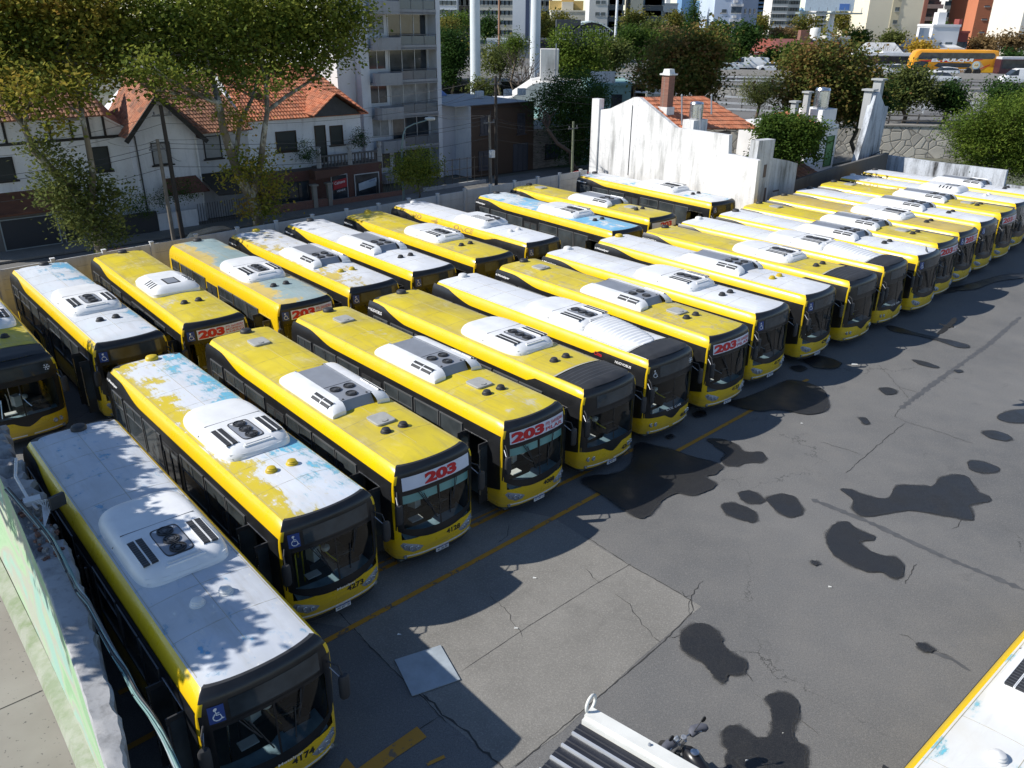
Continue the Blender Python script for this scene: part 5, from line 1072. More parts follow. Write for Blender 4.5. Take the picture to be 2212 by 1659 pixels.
for lb, sd, lob in (('leafy low sprouts around the leftmost plane tree trunk', 31, [(330, 1180, 110), (420, 1050, 90), (560, 1150, 100), (620, 1280, 110), (480, 1330, 130), (650, 1430, 100), (300, 950, 80), (220, 880, 70), (700, 1180, 60)]), ('leafy sprouts on the forked plane tree low trunk', 32, [(1420, 1080, 60), (1560, 1060, 90), (1690, 1130, 80), (1640, 1250, 80), (1540, 1300, 60), (1480, 960, 50), (1450, 720, 80), (1660, 950, 40)])):
    L_ = PB(r1, lob, 't', T + .5); q0 = L_[0][0].copy(); q0.z = 0; o = leaves([(c - q0, (r, r, r)) for c, r in L_], 6500 if sd == 31 else 3200, .2, random.Random(sd)).build('shrub', LV['olive'] if sd == 31 else LV['syc']); o.location = q0; tag(o, lb, 'shrub')
tree('street_tree', 'small round-headed street tree beside the precast wall, near the lamp post', yd(-45.5, 31.6, 0), PB(r2, [(450, 1030, 80), (530, 1000, 80), (600, 1030, 60), (500, 1070, 90), (580, 1080, 60), (420, 1080, 50)], 't', -45.5), 6000, .15, 'sycg', 13, tr=.08)
tree('magnolia_tree', 'dark glossy broad-leaved tree beside the stone-fronted house', yd(-54.5, 57.5, 0), PB(r2, [(1440, 600, 110), (1560, 570, 100), (1350, 640, 80), (1600, 640, 70), (1440, 720, 100), (1540, 760, 90), (1500, 880, 100), (1560, 930, 60), (1400, 560, 60), (1640, 560, 40), (1310, 700, 50)], 't', -54.5), 24000, .25, 'dark', 14, aspect=2.4, tr=.15)
rnd = random.Random(9)
bt = thing('bare_tree', 'leafless pollarded street tree in front of the stone-fronted house', 'tree', yd(-52.6, 54.2, 0)); b_ = yd(-52.6, 54.2, 0); mb = MB(); tp = at(*r2(1320, 790), 't', -52.6) - b_
branch(mb, (0, 0, 0), tp, .22, .14, rnd)
for k in range(16): e = at(*r2(1250 + k * 9, 620 + (k * 37) % 90), 't', -52.6) - b_; branch(mb, tp, e + Vector((0, rnd.uniform(-1, 1), 0)), .05, .01, rnd, 5, .07)
mb.build('trunk', plain((.07, .055, .045), .9), bt)
# hedge plants by the houses
for lb, f, lob, tt, pal in (('dark green shrub behind the low white garden wall', r1, [(830, 1240, 70), (900, 1270, 70), (780, 1290, 50)], -54, 'green'), ('bushy green shrub beside the brown porch roof', r1, [(1080, 1180, 70), (1180, 1170, 60), (1020, 1230, 60)], -54, 'dark'), ('round dark shrub on the villa balcony', r1, [(1880, 930, 50), (1920, 960, 40)], -55.6, 'dark'), ('dark climbing plant against the villa corner', r2, [(160, 830, 25), (180, 870, 30), (140, 880, 20)], -56, 'dark')):
    L_ = PB(f, lob, 't', tt); q0 = L_[0][0].copy(); o = leaves([(c - q0, (r, r, r)) for c, r in L_], 1500, .1, random.Random(3)).build('shrub', LV[pal]); o.location = q0; tag(o, lb, 'shrub')
# ---- poles, lamp, wires
WD = plain((.17, .15, .125), .9, 0, .3, 3); WDD = plain((.04, .034, .03), .9, 0, .2, 3)
def pole(label, b, tp, r0, m, cat='utility pole', box=False):
    b, tp = Vector(b), Vector(tp); b.z = 0; t = thing('utility_pole', label, cat, b, 0, 'utility poles on the depot street'); MB().tube([(0, 0, 0), tp - b], [r0, r0 * .72], 10).build('shaft', m, t, 60)
    mb = MB(); e = tp - b; mb.bar(e + DN * -.5 - Vector((0, 0, .5)), e + DN * .5 - Vector((0, 0, .5)), .08, .08)
    for s in (-.4, 0, .4): mb.lathe([(.05, 0), (.05, .1), (.02, .14)], tuple(e + DN * s - Vector((0, 0, .44))), 6)
    mb.build('crossarm', GRYD, t)
    if box: c = e * .62; MB().box(tuple(c + DT * .2), (.3, .3, .5), rz=.7).build('junction_box', WHD, t)
    return tp
T = -46.0
P1 = pole('tall leaning timber pole before the gabled house', at(*r1(1130, 1460), 't', T), at(*r1(990, 650), 't', T), .14, WDD)
P2 = pole('shorter grey pole with wire bracket before the gabled house', at(*r1(1070, 1460), 't', T), at(*r1(970, 860), 't', T), .12, WD)
P3 = pole('tall black pole in front of the brown building', at(*r2(1010, 1130), 't', T), at(*r2(1005, 470), 't', T), .13, WDD)
P4 = pole('pale timber pole beside the tall black pole', at(*r2(980, 1150), 't', T), at(*r2(965, 710), 't', T), .11, WD, box=True)
P5 = pole('plain greenish timber post in front of the dark glossy tree', at(*r2(1478, 1075), 't', T), at(*r2(1485, 750), 't', T), .11, plain((.16, .18, .12), .9))
P6 = yd(T, 2, 7.0); P7 = yd(-46, 66, 7)
t = thing('street_lamp', 'grey street lamp with a long curved arm beside the apartment tower', 'street lamp', yd(-46, 30.6, 0)); e0 = yd(-46, 30.6, 0)
MB().tube([(0, 0, 0), (0, 0, 2.5), (0, 0, 5.2)] + [tuple(at(*r2(x, y), 't', -46) - e0) for x, y in ((435, 830), (450, 790), (500, 765), (580, 742))], [.09, .08, .07, .055, .05, .045, .04], 8).build('lamp_post', plain((.14, .20, .20), .5), t, 60)
c = at(*r2(600, 733), 't', -46) - e0; MB().lathe([(.0001, -.35), (.09, -.3), (.14, 0), (.1, .3), (.0001, .36)], (0, 0, 0), 10, 0, 'x').build('lamp_head', plain((.5, .52, .52), .4), t, 50).location = c
mw = MB()
def wire(a, b, sag, r=.012, n=14): mw.tube([Vector(a).lerp(Vector(b), i / n) - Vector((0, 0, sag * 4 * (i / n) * (1 - i / n))) for i in range(n + 1)], r, 4, caps=False)
for dz in (0, -.5): wire(P1 + Vector((0, 0, dz - .4)), P3 + Vector((0, 0, dz - .6)), .7); wire(P6 + Vector((0, 0, dz + 1)), P1 + Vector((0, 0, dz - .4)), .8); wire(P3 + Vector((0, 0, dz - .5)), P7 + Vector((0, 0, dz)), .8)
for dz in (0, -.25, -1.2): wire(P2 + Vector((0, 0, dz - .2)), P4 + Vector((0, 0, dz - .3)), .6, .016); wire(P6 + Vector((0, 0, dz - .8)), P2 + Vector((0, 0, dz - .3)), .5, .016); wire(P4 + Vector((0, 0, dz - .3)), P5 + Vector((0, 0, dz - .2)), .35); wire(P5 + Vector((0, 0, dz - .2)), P7 + Vector((0, 0, dz - 1)), .35)
for tgt in (yd(-57, 16, 5.6), yd(-56, 20, 4.2), yd(-57, 26, 5.8)): wire(P2, tgt, .3)
for tgt in (yd(-60, 38, 6.2), yd(-60, 43.5, 5.2), yd(-58, 48, 5.6), yd(-58, 53, 4.2)): wire(P4, tgt, .3); wire(P3, tgt + Vector((0, 0, .8)), .25)
tag(mw.build('overhead_wires', BLKM), 'tangle of black overhead wires strung between the street poles', 'wires')
# ------------------------------------------------------------------ cars
def car(label, loc, rz, col, kind='sedan', group=None, k=1.0, cat='car'):
    t = thing('parked_car' if group and 'parked' in group else 'car', label, cat, loc, rz, group); pm = plain(col, .25, 0, .06, 1)
    if kind == 'van': S = [(2.45, .4, .75, .8, .78, .7), (2.3, .3, .95, 1.0, .9, .8), (1.75, .25, 1.15, 1.2, .93, .85), (1.05, .25, 1.2, 1.95, .95, .80), (.6, .25, 1.2, 2.12, .96, .82), (-1.8, .25, 1.2, 2.14, .96, .82), (-2.35, .3, 1.2, 2.05, .95, .80), (-2.45, .4, 1.1, 1.95, .92, .78)]
    elif kind == 'pickup': S = [(2.55, .45, .8, .85, .8, .7), (2.4, .35, 1.0, 1.05, .88, .8), (1.2, .35, 1.12, 1.16, .92, .82), (.5, .35, 1.15, 1.72, .92, .70), (-.5, .35, 1.15, 1.76, .92, .70), (-.85, .35, 1.15, 1.7, .92, .70), (-1.0, .35, 1.1, 1.12, .92, .9), (-2.55, .4, 1.08, 1.1, .9, .88)]
    else:
        r = -1.35 if kind == 'sedan' else -1.8
        S = [(2.1, .4, .62, .66, .74, .6), (1.95, .28, .78, .82, .82, .7), (1.1, .22, .9, .95, .86, .72), (.3, .22, .93, 1.40, .87, .62), (-.3, .22, .94, 1.46, .87, .62), (-.9, .22, .95, 1.42, .87, .60), (r, .22, .96, 1.05 if kind == 'sedan' else 1.3, .86, .62 if kind == 'sedan' else .6), (-2.05, .3, .9, .96, .8, .66), (-2.12, .4, .8, .84, .74, .6)]
    rows = []; body = MB(); gl = MB()
    for x, zl, zb, zr, w, wr in S:
        h = [(w * .96, zl), (w, (zl + zb) / 2), (w * .97, zb), (wr, zr - .06 if zr - zb > .2 else zr - .02), (wr * .82, zr)]; rows.append([Vector((x * k, y, z)) for y, z in h] + [Vector((x * k, -y, z)) for y, z in reversed(h)])
    for i in range(len(rows) - 1):
        a, b = rows[i], rows[i + 1]; ha = S[i][3] - S[i][2]; hb = S[i + 1][3] - S[i + 1][2]
        for j in range(9):
            q = [a[j], a[j + 1], b[j + 1], b[j]]; g = (j in (2, 6) and max(ha, hb) > .3 and not (kind == 'van' and i in (4, 5, 6))) or (j in (3, 4, 5) and abs(ha - hb) > .25)
            (gl if g else body).add(q, [(3, 2, 1, 0)])
    body.add(rows[0], [tuple(range(10))]); body.add(rows[-1], [tuple(range(9, -1, -1))]); body.build('body', pm, t, 30); gl.build('window', GLM, t)
    for x in (1.3 * k, -1.3 * k):
        for s in (-1, 1): MB().lathe([(.0001, .1), (.18, .1), (.2, .13), (.31, .11), (.33, .04), (.33, -.1), (.0001, -.1)], (x, s * .78, .33), 16, 0, 'y').build('wheel', RUB, t, 40)
    x0 = S[0][0] * k
    for s in (-1, 1): MB().box((x0 - .06, s * .56, .66 if kind != 'van' else .85), (.1, .3, .14)).build('headlight', LAMPG, t); MB().box((S[-1][0] * k + .03, s * .6, .8), (.08, .2, .16)).build('tail_light', REDM, t)
    return t
an = math.atan2(DN.y, DN.x); gq = 'cars parked on the depot street'
car('dark parked car behind the wall, near the forked plane tree', yd(-48, 19.0, 0), an, (.03, .035, .04), 'hatch', gq); car('dark red parked car behind the wall beyond the yellow-roofed 203 bus', yd(-47.4, 13.2, -.25), an, (.05, .012, .016), 'hatch', gq)
car('bright red parked car in front of the stone-fronted house', yd(-48.3, 50.0, 0), an, (.30, .02, .02), 'hatch', gq); car('dark blue parked car beside the tall white gable wall', yd(-50.5, 56.8, 0), an, (.03, .06, .14), 'hatch', gq)
# ------------------------------------------------------------------ tall white house beside the back row
h = thing('white_house', 'white stained gable house with terracotta roof, brick chimney and steel water tank', 'house'); N_ = 45.3
def poly_n(pts, n, depth, name, m, par): return MB().prism([yd(t, n, z) for t, z in pts], DN * depth).build(name, m, par)
WS = stucco((.80, .80, .80), .75, (.17, .17, .16), .475)
poly_n([(-43.2, 0), (-29.0, 0), (-29.1, 5.15), (-31.3, 5.3), (-31.4, 6.42), (-35.6, 6.45), (-38.9, 8.1), (-39.4, 8.1), (-41.5, 7.2), (-43.2, 6.9)], N_, .35, 'wall', WS, h)
poly_n([(-43.2, 0), (-42.5, 0), (-42.5, 7.75), (-43.2, 7.75)], N_ - .12, .5, 'corner_pier', WS, h)
MB().prism([yd(-43.2, N_ + .35, 0), yd(-43.2, 53, 0), yd(-43.2, 53, 5.6), yd(-43.2, N_ + .35, 6.9)], DT * .3).build('street_wall', STW, h)
MB().prism([yd(-36.6, N_ + .35, 0), yd(-36.6, 53, 0), yd(-36.6, 53, 5.6), yd(-36.6, N_ + .35, 5.6)], -DT * .3).build('yard_wall', stucco((.6, .62, .66), .3), h)
def rp(f, x, y, n): return at(*f(x, y), 'n', n)
rA, rB = yd(-39.1, N_ + .3, 8.05), yd(-36.0, N_ + .3, 6.3)
tiles(rB, yd(-35.2, 54.5, 5.7), yd(-39.3, 53.0, 7.75), rA, 'roof', TILEO, h, .26, .4); MB().prism([rA, yd(-39.3, 53.0, 7.75), yd(-43.5, 54.5, 5.8), yd(-43.3, N_ + .3, 6.1)], (0, 0, .08)).build('roof', TILEO, h); MB().prism([yd(-35.2, 54.5, 5.7), yd(-43.5, 54.5, 5.8), yd(-39.3, 53, 7.75)], (0, 0, .06)).build('roof', TILEO, h)
mb = MB(); c = yd(-37.6, 46.6); mb.box((c.x, c.y, 8.3), (.62, .62, 2.6), 0, .72); mb.box((c.x, c.y, 9.62), (.85, .85, .1), 1, .72); mb.box((c.x, c.y, 9.8), (.6, .6, .3), 1, .72, .8); mb.box((c.x, c.y, 7.3), (.8, .8, .5), 1, .72)
ch = mb.build('chimney', [BRK, STW2], h)
c = rp(r3, 188, 700, 47.0); tk = thing('water_tank', 'corrugated steel water tank on the wall of the white gable house', 'water tank', (c.x, c.y, 6.9)); prof = [(.44, 0)]
for i in range(14): prof += [(.44 + (.015 if i % 2 else 0), .08 + i * .07)]
MB().lathe(prof + [(.40, 1.1), (.0001, 1.16)], (0, 0, 0), 24).build('drum', CHR, tk, 30); MB().box((c.x, c.y, 6.4), (1.5, .9, 1.0), 0, .72).build('tank_base', WS, h)
for x, y0, y1 in ((100, 590, 770), (283, 590, 705), (215, 670, 800)): a, b = rp(r3, x, y0, 46.5), rp(r3, x, y1, 46.5); MB().tube([b, a], .05, 6).lathe([(.09, 0), (.0001, .12)], tuple(a), 8).build('flue_pipe', GRYM, h)
mb = MB(); a = rp(r2, 1850, 650, N_ - .03); b = rp(r2, 1820, 1080, N_ - .03); mb.tube([a, b], .02, 5); mb.build('cable', BLKM, h)
# broken pillar and rear wall of the front row
h = thing('ruined_wall', 'weathered white wall stub with raised pillar behind the front bus row', 'wall'); WR = stucco((.60, .62, .64), .9, (.11, .11, .10), .44)
poly_t([(46.1, 0), (48.1, 0), (48.2, 6.1), (46.4, 6.15)], -29.9, .6, 'pillar', WR, h); poly_t([(48.1, 0), (51.8, 0), (51.8, 4.2), (50.6, 4.5), (48.2, 4.95)], -30.2, .3, 'wall', WR, h); poly_t([(45.65, 0), (46.1, 0), (46.1, 5.1), (45.65, 5.1)], -29.5, .4, 'edge', WS, h)
for i, (x, z, a, b) in enumerate(((46.8, 1.6, .5, .5), (47.3, 3.8, .3, .8), (47.7, 1.9, .2, 1.2), (50.2, 1.1, 1.1, .9), (49.2, 2.6, .7, .1))): poly_t([(x, z), (x + a, z), (x + a, z + b), (x, z + b)], -29.88 if x < 48 else -30.18, .1, 'patched_opening', stucco((.16, .12, .10), .5), h)
h = thing('rear_yard_wall', 'dark stained yard wall topped with red tiles behind the front bus row', 'wall'); poly_t([(51.85, 0), (65.6, 0), (65.6, 3.6), (58, 3.3), (51.85, 2.9)], -30.6, .25, 'wall', stucco((.13, .125, .12), .8, (.03, .03, .03)), h)
tiles(yd(-30.9, 52, 2.9), yd(-30.9, 56, 3.0), yd(-33.5, 56, 4.0), yd(-33.5, 52, 4.0), 'tiled_coping', TILE2, h)
# small white house with green door and tank
h = thing('small_white_house', 'small white flat-roofed house with a green door panel and rooftop water tank', 'house'); T_ = -33.5
poly_t([(58.2, 0), (62.6, 0), (62.6, 5.7), (58.2, 5.75)], T_, 6, 'wall', stucco((.80, .80, .80), .2), h); poly_t([(60.6, 5.7), (62.7, 5.7), (62.7, 6.8), (60.6, 6.8)], T_ - .4, 2, 'tank_plinth', stucco((.80, .80, .80), .2), h)
win(58.9, 59.8, 4.0, 5.0, T_ + .001, h, GLM, TIMB); win(61.1, 62.2, 2.6, 4.9, T_ + .001, h, plain((.12, .26, .10), .6, 0, .4, 3), plain((.06, .14, .05), .6), 1, False, 'door'); MB().bar(yd(T_ + .06, 58.2, 5.45), yd(T_ + .06, 62.6, 5.4), .1, .08).build('cornice', STG, h)
tiles(yd(T_ - .5, 58.2, 5.75), yd(T_ - .5, 60.5, 5.75), yd(T_ - 3, 60.5, 6.5), yd(T_ - 3, 58.2, 6.5), 'roof', TILEO, h)
c = yd(T_ - 1.2, 61.6); tk = thing('water_tank', 'corrugated steel water tank on the small white house with a green door', 'water tank', (c.x, c.y, 6.8)); MB().lathe([(r * 1.25, z * 1.35) for r, z in prof] + [(.5, 1.5), (.0001, 1.56)], (0, 0, 0), 24).build('drum', CHR, tk, 30)
for n_, hh in ((60.0, 8.0), (58.4, 7.4)): c = yd(T_ - 1.5, n_); MB().box((c.x, c.y, hh - 1), (.4, .4, 2.0), rz=.7).box((c.x, c.y, hh + .05), (.7, .6, .12), rz=.7).build('chimney', STG, h)
# right-hand ruin and low stained wall
h = thing('gable_ruin', 'tall mould-streaked white gable wall standing alone at the yard corner', 'wall'); WM = stucco((.58, .62, .68), 1.0, (.03, .03, .03), .44)
poly_t([(62.7, 0), (66.4, 0), (66.4, 3.3), (66.0, 3.7), (66.2, 6.95), (65.6, 7.0), (64.9, 7.6), (64.4, 8.1), (63.9, 8.0), (63.3, 5.2), (62.7, 3.0)], -31.6, .45, 'wall', WM, h)
for n_, z in ((64.0, 8.2), (65.2, 8.9)): c = yd(-32.2, n_); MB().box((c.x, c.y, z - 1.4), (.6, .6, 2.8), rz=.8).box((c.x, c.y, z + .02), (.95, .9, .12), rz=.8).build('chimney', STG, h)
mb = MB(); mb.tube([yd(-31.55, 63.3, 3.1), yd(-31.55, 66.4, 3.6), yd(-31.5, 66.4, .5)], .04, 5); mb.build('cable', BLKM, h)
h = thing('stained_wall', 'low black-stained white wall along the right end of the yard', 'wall')
poly_n([(-31.6, 0), (-22.1, 0), (-22.2, 3.3), (-27.4, 3.25), (-31.6, 3.3)], 66.4, .3, 'wall', WM, h)
poly_n([(-22.1, 0), (-2, 0), (-2, 2.2), (-22.1, 2.3)], 66.6, .3, 'wall', WM, h)
# ------------------------------------------------------------------ mural wall, conduits and pavement at lower left
struct(MB().prism([yd(-30, 1.35), yd(-2, 1.35), yd(-2, -8), yd(-30, -8)], (0, 0, .06)).build('pavement', (lambda: (lambda q: (q.set(q.mix(q.ramp(q.noise(q.co('Object'), 13, 3, .5), .66, .71), q.mix(q.ramp(q.noise(q.co('Object'), .5, 5), .3, .7), (.22, .20, .175), (.30, .28, .25)), (.09, .085, .08)), .9), q.m)[1])(NT('speckled_paving')))()))
for tt in (-20.2, -16.4, -12.7): crackline('joint', [yd(tt, -6, 0), yd(tt, 1.3, 0)], .03, DARK, .064)
h = thing('mural_wall', 'broken-topped wall painted pale green on its pavement side, nearest the camera', 'wall')
def mural():
    q = NT('mural_paint'); v = q.co('Object', (.35, .35, 1)); n = q.noise(v, .9, 4, .5, dist=.8); rm = q.n('ValToRGB'); e = rm.color_ramp.elements
    for _ in range(3): e.new(.5)
    for i, (p, c) in enumerate(((.34, (.26, .43, .24)), (.45, (.35, .50, .31)), (.52, (.40, .40, .33)), (.58, (.31, .48, .38)), (.7, (.27, .45, .40)))): e[i].position = p; e[i].color = (*c, 1)
    q.L(n, rm.inputs[0]); ch = q.ramp(q.noise(q.co('Object'), 2.5, 9, .7), .63, .66); q.set(q.mix(ch, rm.outputs[0], (.45, .46, .42)), .8); q.bump(q.noise(q.co('Object'), 6, 5), .3, .02); return q.m
WTOP = stucco((.40, .40, .40), .9, (.08, .075, .07), .5)
prf = [(-24, 1.62, 2.15, 2.75, 3.0), (-21, 1.62, 2.05, 2.65, 3.0), (-18.3, 1.61, 1.93, 2.56, 3.0), (-16.9, 1.60, 1.85, 2.48, 3.0), (-15.3, 1.58, 1.76, 2.32, 3.0), (-13.2, 1.53, 1.58, 2.06, 3.0), (-12.6, 1.52, 1.53, 1.98, 3.0), (-10.6, 1.45, 1.32, 1.64, 3.0), (-8, 1.4, 1.1, 1.35, 3.0)]
rnd = random.Random(17); rows = []; dense = []
for a, b in zip(prf, prf[1:]):
    k = max(2, int((b[0] - a[0]) / .16))
    for i in range(k): u = i / k; dense.append([a[j] + (b[j] - a[j]) * u for j in range(5)])
dense.append(list(prf[-1])); mbf = MB(); fr_, tp_, rr_ = [], [], []
for t_, nb, nl, nr, z in dense:
    brk = max(0, min(1, (-16.6 - t_) / .8)); dz = rnd.uniform(-.28, .02) * brk - .04; rj = rnd.uniform(-.05, .04) + brk * rnd.uniform(-.22, .1); lj = rnd.uniform(-.012, .012) + brk * rnd.uniform(0, .12)
    fr_.append([yd(t_, nb, .05), yd(t_, nb + (nl - nb) * .5, z * .5), yd(t_, nl - .01, z - .02)])
    tp_.append([yd(t_, nl - .01, z - .02), yd(t_, nl + lj + .02, z + (dz if brk else .0)), yd(t_, (nl + nr) / 2, z + dz * .8 + rnd.uniform(-.03, .03) * (1 + brk * 2)), yd(t_, nr + rj - .05, z + dz * .6 - .02), yd(t_, nr + rj, z - .1 + dz)])
    rr_.append([yd(t_, nr + rj, z - .1 + dz), yd(t_, nr - .05, 1.5), yd(t_, nr - .1, 0)])
MB().grid(fr_).build('mural', mural(), h); MB().grid(tp_).build('wall_top', WTOP, h, 40); MB().grid(rr_).build('inner_face', stucco((.25, .25, .25), .8), h)
MB().grid([[yd(t_, nb - .28, .07), yd(t_, nb - .22, .26), yd(t_, nb + .02, .34)] for t_, nb, *_ in dense]).build('plinth', stucco((.36, .38, .31), .9, (.16, .22, .10), .42), h)
rb = MB()
for i in range(70):
    t_ = rnd.uniform(-19.5, -16.4); n_ = 1.95 + (-t_ - 16.4) * .03 + rnd.uniform(0, .5); s = rnd.uniform(.03, .1); rb.box(tuple(yd(t_, n_, 2.96 + rnd.uniform(-.04, .05))), (s, s * rnd.uniform(.6, 1.4), s * .8), rnd.randint(0, 1), rnd.uniform(0, 3), .8)
rb.build('rubble', [stucco((.3, .28, .26), .8), plain((.20, .10, .07), .9, 0, .4, 4)], h)
cb = thing('cable_bundle', 'strapped bundle of green and black cables running down the mural wall top', 'cables'); c0 = [r7(40, -60), r7(150, 60), r7(260, 180), r7(330, 270), r7(420, 440), r7(480, 560), r7(545, 650), r7(620, 800), r7(700, 950), r7(770, 1060), r7(840, 1200), r7(930, 1330), r7(1010, 1470), r7(1090, 1650), r7(1150, 1800)]
zs = [3.12, 3.12, 3.12, 3.12, 3.1, 3.08, 3.05, 3.0, 2.95, 2.9, 2.85, 2.8, 2.75, 2.7, 2.65]; C0 = [at(*p, 'z', z) for p, z in zip(c0, zs)]
def cat(P, m=5):
    o = []
    for i in range(len(P) - 1):
        a, b, c, d = P[max(0, i - 1)], P[i], P[i + 1], P[min(len(P) - 1, i + 2)]
        for k in range(m): t = k / m; o.append(.5 * ((2 * b) + (c - a) * t + (2 * a - 5 * b + 4 * c - d) * t * t + (3 * b - a - 3 * c + d) * t ** 3))
    return o + [P[-1]]
cols = [plain((.14, .26, .25), .5), BLKM, plain((.20, .30, .30), .5), plain((.08, .09, .1), .5), plain((.26, .34, .36), .45)]
for i in range(6):
    ph = i * 1.05; MB().tube(cat([p + Vector((math.cos(ph + j * .5) * .035, math.sin(ph + j * .5) * .035, math.sin(ph + j * .7) * .03)) for j, p in enumerate(C0)]), .018 + .006 * (i % 2), 6).build('cable', cols[i % 5], cb, 60)
for p in cat(C0, 2)[2::2]: MB().lathe([(.06, -.01), (.06, .01)], tuple(p), 10).build('strap', BLKM, cb)
pc = thing('conduit', 'white plastic conduit pipe bent over the broken wall top', 'pipe'); MB().tube([at(*r4(*p), 'z', z) for p, z in (((100, 1330), 3.25), ((95, 1440), 3.2), ((180, 1590), 3.12), ((230, 1640), 3.05))], .035, 8).build('pipe', WHD, pc, 60)
mb = MB()
for i in range(7): a = at(*r7(190 + i * 12, 20), 'z', 3.1); mb.tube([a, a + Vector((.15 + .02 * i, .02 * (i - 3), .08)), a + Vector((.32, -.12 - .03 * i, .0)), at(*r7(270, 140 + i * 8), 'z', 3.08)], .009, 5)
mb.build('loose_wires', WHD, pc)
p = at(*r7(200, 10), 'z', 3.12); MB().box(tuple(p), (.34, .24, .12), 0, .6).build('junction_box', WHD, pc)
fl = thing('floodlight', 'black square floodlight fixed on the broken wall edge', 'floodlight', at(*r7(360, 40), 'z', 3.15)); MB().box((0, 0, .12), (.08, .34, .30), 0, -.5).build('housing', BLKM, fl); MB().box((.045, .02, .12), (.012, .28, .24), 0, -.5).build('lamp_glass', GLM, fl)
# ------------------------------------------------------------------ ribbed roof, motorcycle and birds in the foreground
h = thing('canopy_roof', 'dark ribbed sheet roof with a wide white edge trim and lifting ring', 'roof'); Z = 3.0
cc = lambda x, y: ((2000 + x * .36166) / 1.80832, (2700 + y * .36166) / 1.80832); K = lambda x, y, z=Z: at(*cc(x, y), 'z', z)
e0, e1 = K(780, 290), K(2100, 1060); e0b, e1b = K(880, 215), K(2200, 960); dr = (e1 - e0).normalized(); pr = (e0b - e0); pr = (pr - dr * pr.dot(dr)); sd = -pr.normalized(); LN = 6.0
MB().prism([e0, e0 + dr * LN, e0 + dr * LN + pr, e0 + pr], (0, 0, .07)).prism([e0 + sd * .003 - Vector((0, 0, .12)), e0 + dr * LN + sd * .003 - Vector((0, 0, .12)), e0 + dr * LN + sd * .07 - Vector((0, 0, .12)), e0 + sd * .07 - Vector((0, 0, .12))], (0, 0, .14)).build('edge_trim', plain((.70, .70, .66), .5, 0, .1, 2), h)
rw = (K(780, 290) - K(650, 400)).dot(-sd); NAVY = plain((.02, .022, .03), .5, 0, .2, 3); mbp = MB()
for i in range(5):
    w0 = .08 + i * rw; o = e0 + sd * w0 + Vector((0, 0, -.06)); mbp.grid([[o + sd * (rw * u) + Vector((0, 0, hgt)) + dr * q for u, hgt in ((0, 0), (.3, .0), (.34, .02), (.4, .02), (.44, 0), (.8, 0))] for q in (.02 * (i % 2) - .02, LN)])
    rbb = MB(); o2 = o + sd * (rw * .82); rbb.prism([o2, o2 + dr * LN, o2 + dr * LN + sd * rw * .13, o2 + sd * rw * .13], (0, 0, .05)); rbb.build('roof_rib', plain((.62, .64, .66), .35, .4, .1), h)
mbp.build('roof_sheet', NAVY, h)
rc = (e0 + e0b) / 2 + pr * .35 - dr * .02 + Vector((0, 0, .16)); up = (Vector((0, 0, CAM_H)) - rc).normalized(); v1 = Vector((0, 0, 1)); pts = [rc + (dr.cross(v1) * 0 + pr.normalized() * math.cos(a) + v1 * math.sin(a) * 1.15) * .13 for a in lin(0, 2 * PI, 18)]; MB().tube(pts, .027, 8, caps=False).build('lifting_ring', plain((.70, .70, .66), .5), h, 60)
for i in range(3):
    c = e0 + dr * (1.1 + i * 1.6) + sd * (-.12) + Vector((0, 0, .075)); MB().lathe([(.03, 0), (.02, .03), (.0001, .035)], tuple(c), 8).build('screw', GRYM, h)
mpost = MB(); [mpost.bar(e0 + dr * q + sd * w_ - Vector((0, 0, Z)), e0 + dr * q + sd * w_ - Vector((0, 0, .1)), .12, .12) for q in (.5, 5.5) for w_ in (.1, 2.2)]; mpost.build('post', GRYM, h)
# motorcycle (handlebar end shows beside the roof)
m = thing('motorcycle', 'dark motorcycle with grey handlebar muffs beside the ribbed roof', 'motorcycle'); M0 = K(1990, 720, .9); M0.z = 0; m.location = M0; ax = Vector((.55, -.83, 0)).normalized(); m.rotation_euler.z = math.atan2(ax.y, ax.x) + PI
mb = MB()
for x in (.62, -.72): mb.lathe([(.22, -.05), (.30, -.055), (.33, 0), (.30, .055), (.22, .05)], (x, 0, .33), 24, 0, 'y')
mb.build('tyre', RUB, m, 40)
for x in (.62, -.72): MB().lathe([(.0001, -.05), (.05, -.05), (.21, -.02), (.21, .02), (.05, .05), (.0001, .05)], (x, 0, .33), 16, 0, 'y').build('wheel_rim', GRYM, m)
MB().tube([(.62, .07, .33), (.36, .08, .95)], .03, 8).tube([(.62, -.07, .33), (.36, -.08, .95)], .03, 8).tube([(-.72, .1, .33), (-.1, .1, .45), (.3, 0, .85)], .03, 8).build('fork', CHR, m)
rows = []
for x, w_, zt, zb in ((-.35, .05, .80, .62), (-.25, .12, .88, .6), (.0, .16, .98, .62), (.2, .14, .98, .7), (.32, .05, .92, .78)): rows.append([Vector((x, w_ * math.cos(a), (zt + zb) / 2 + (zt - zb) / 2 * math.sin(a))) for a in lin(0, 2 * PI, 12)[:-1]])
MB().grid(rows, closed=True).build('fuel_tank', plain((.012, .012, .015), .3), m, 50); MB().lathe([(.08, 0), (.08, .02), (.05, .03), (.0001, .03)], (.05, 0, .985), 14).build('fuel_cap', CHR, m)
rows = []
for x, w_, z in ((-.95, .06, .86), (-.8, .12, .84), (-.5, .15, .78), (-.3, .12, .78)): rows.append([Vector((x, w_ * math.cos(a), z + .05 * math.sin(a))) for a in lin(0, 2 * PI, 12)[:-1]])
MB().grid(rows, closed=True).build('seat', BLKM, m, 50); MB().box((-.1, 0, .42), (.4, .26, .32), 0, 0, .8).build('engine', GRYD, m)
MB().tube([(.28, -.40, 1.06), (.36, -.2, 1.05), (.36, .2, 1.05), (.28, .40, 1.06)], .015, 8).build('handlebar', CHR, m)
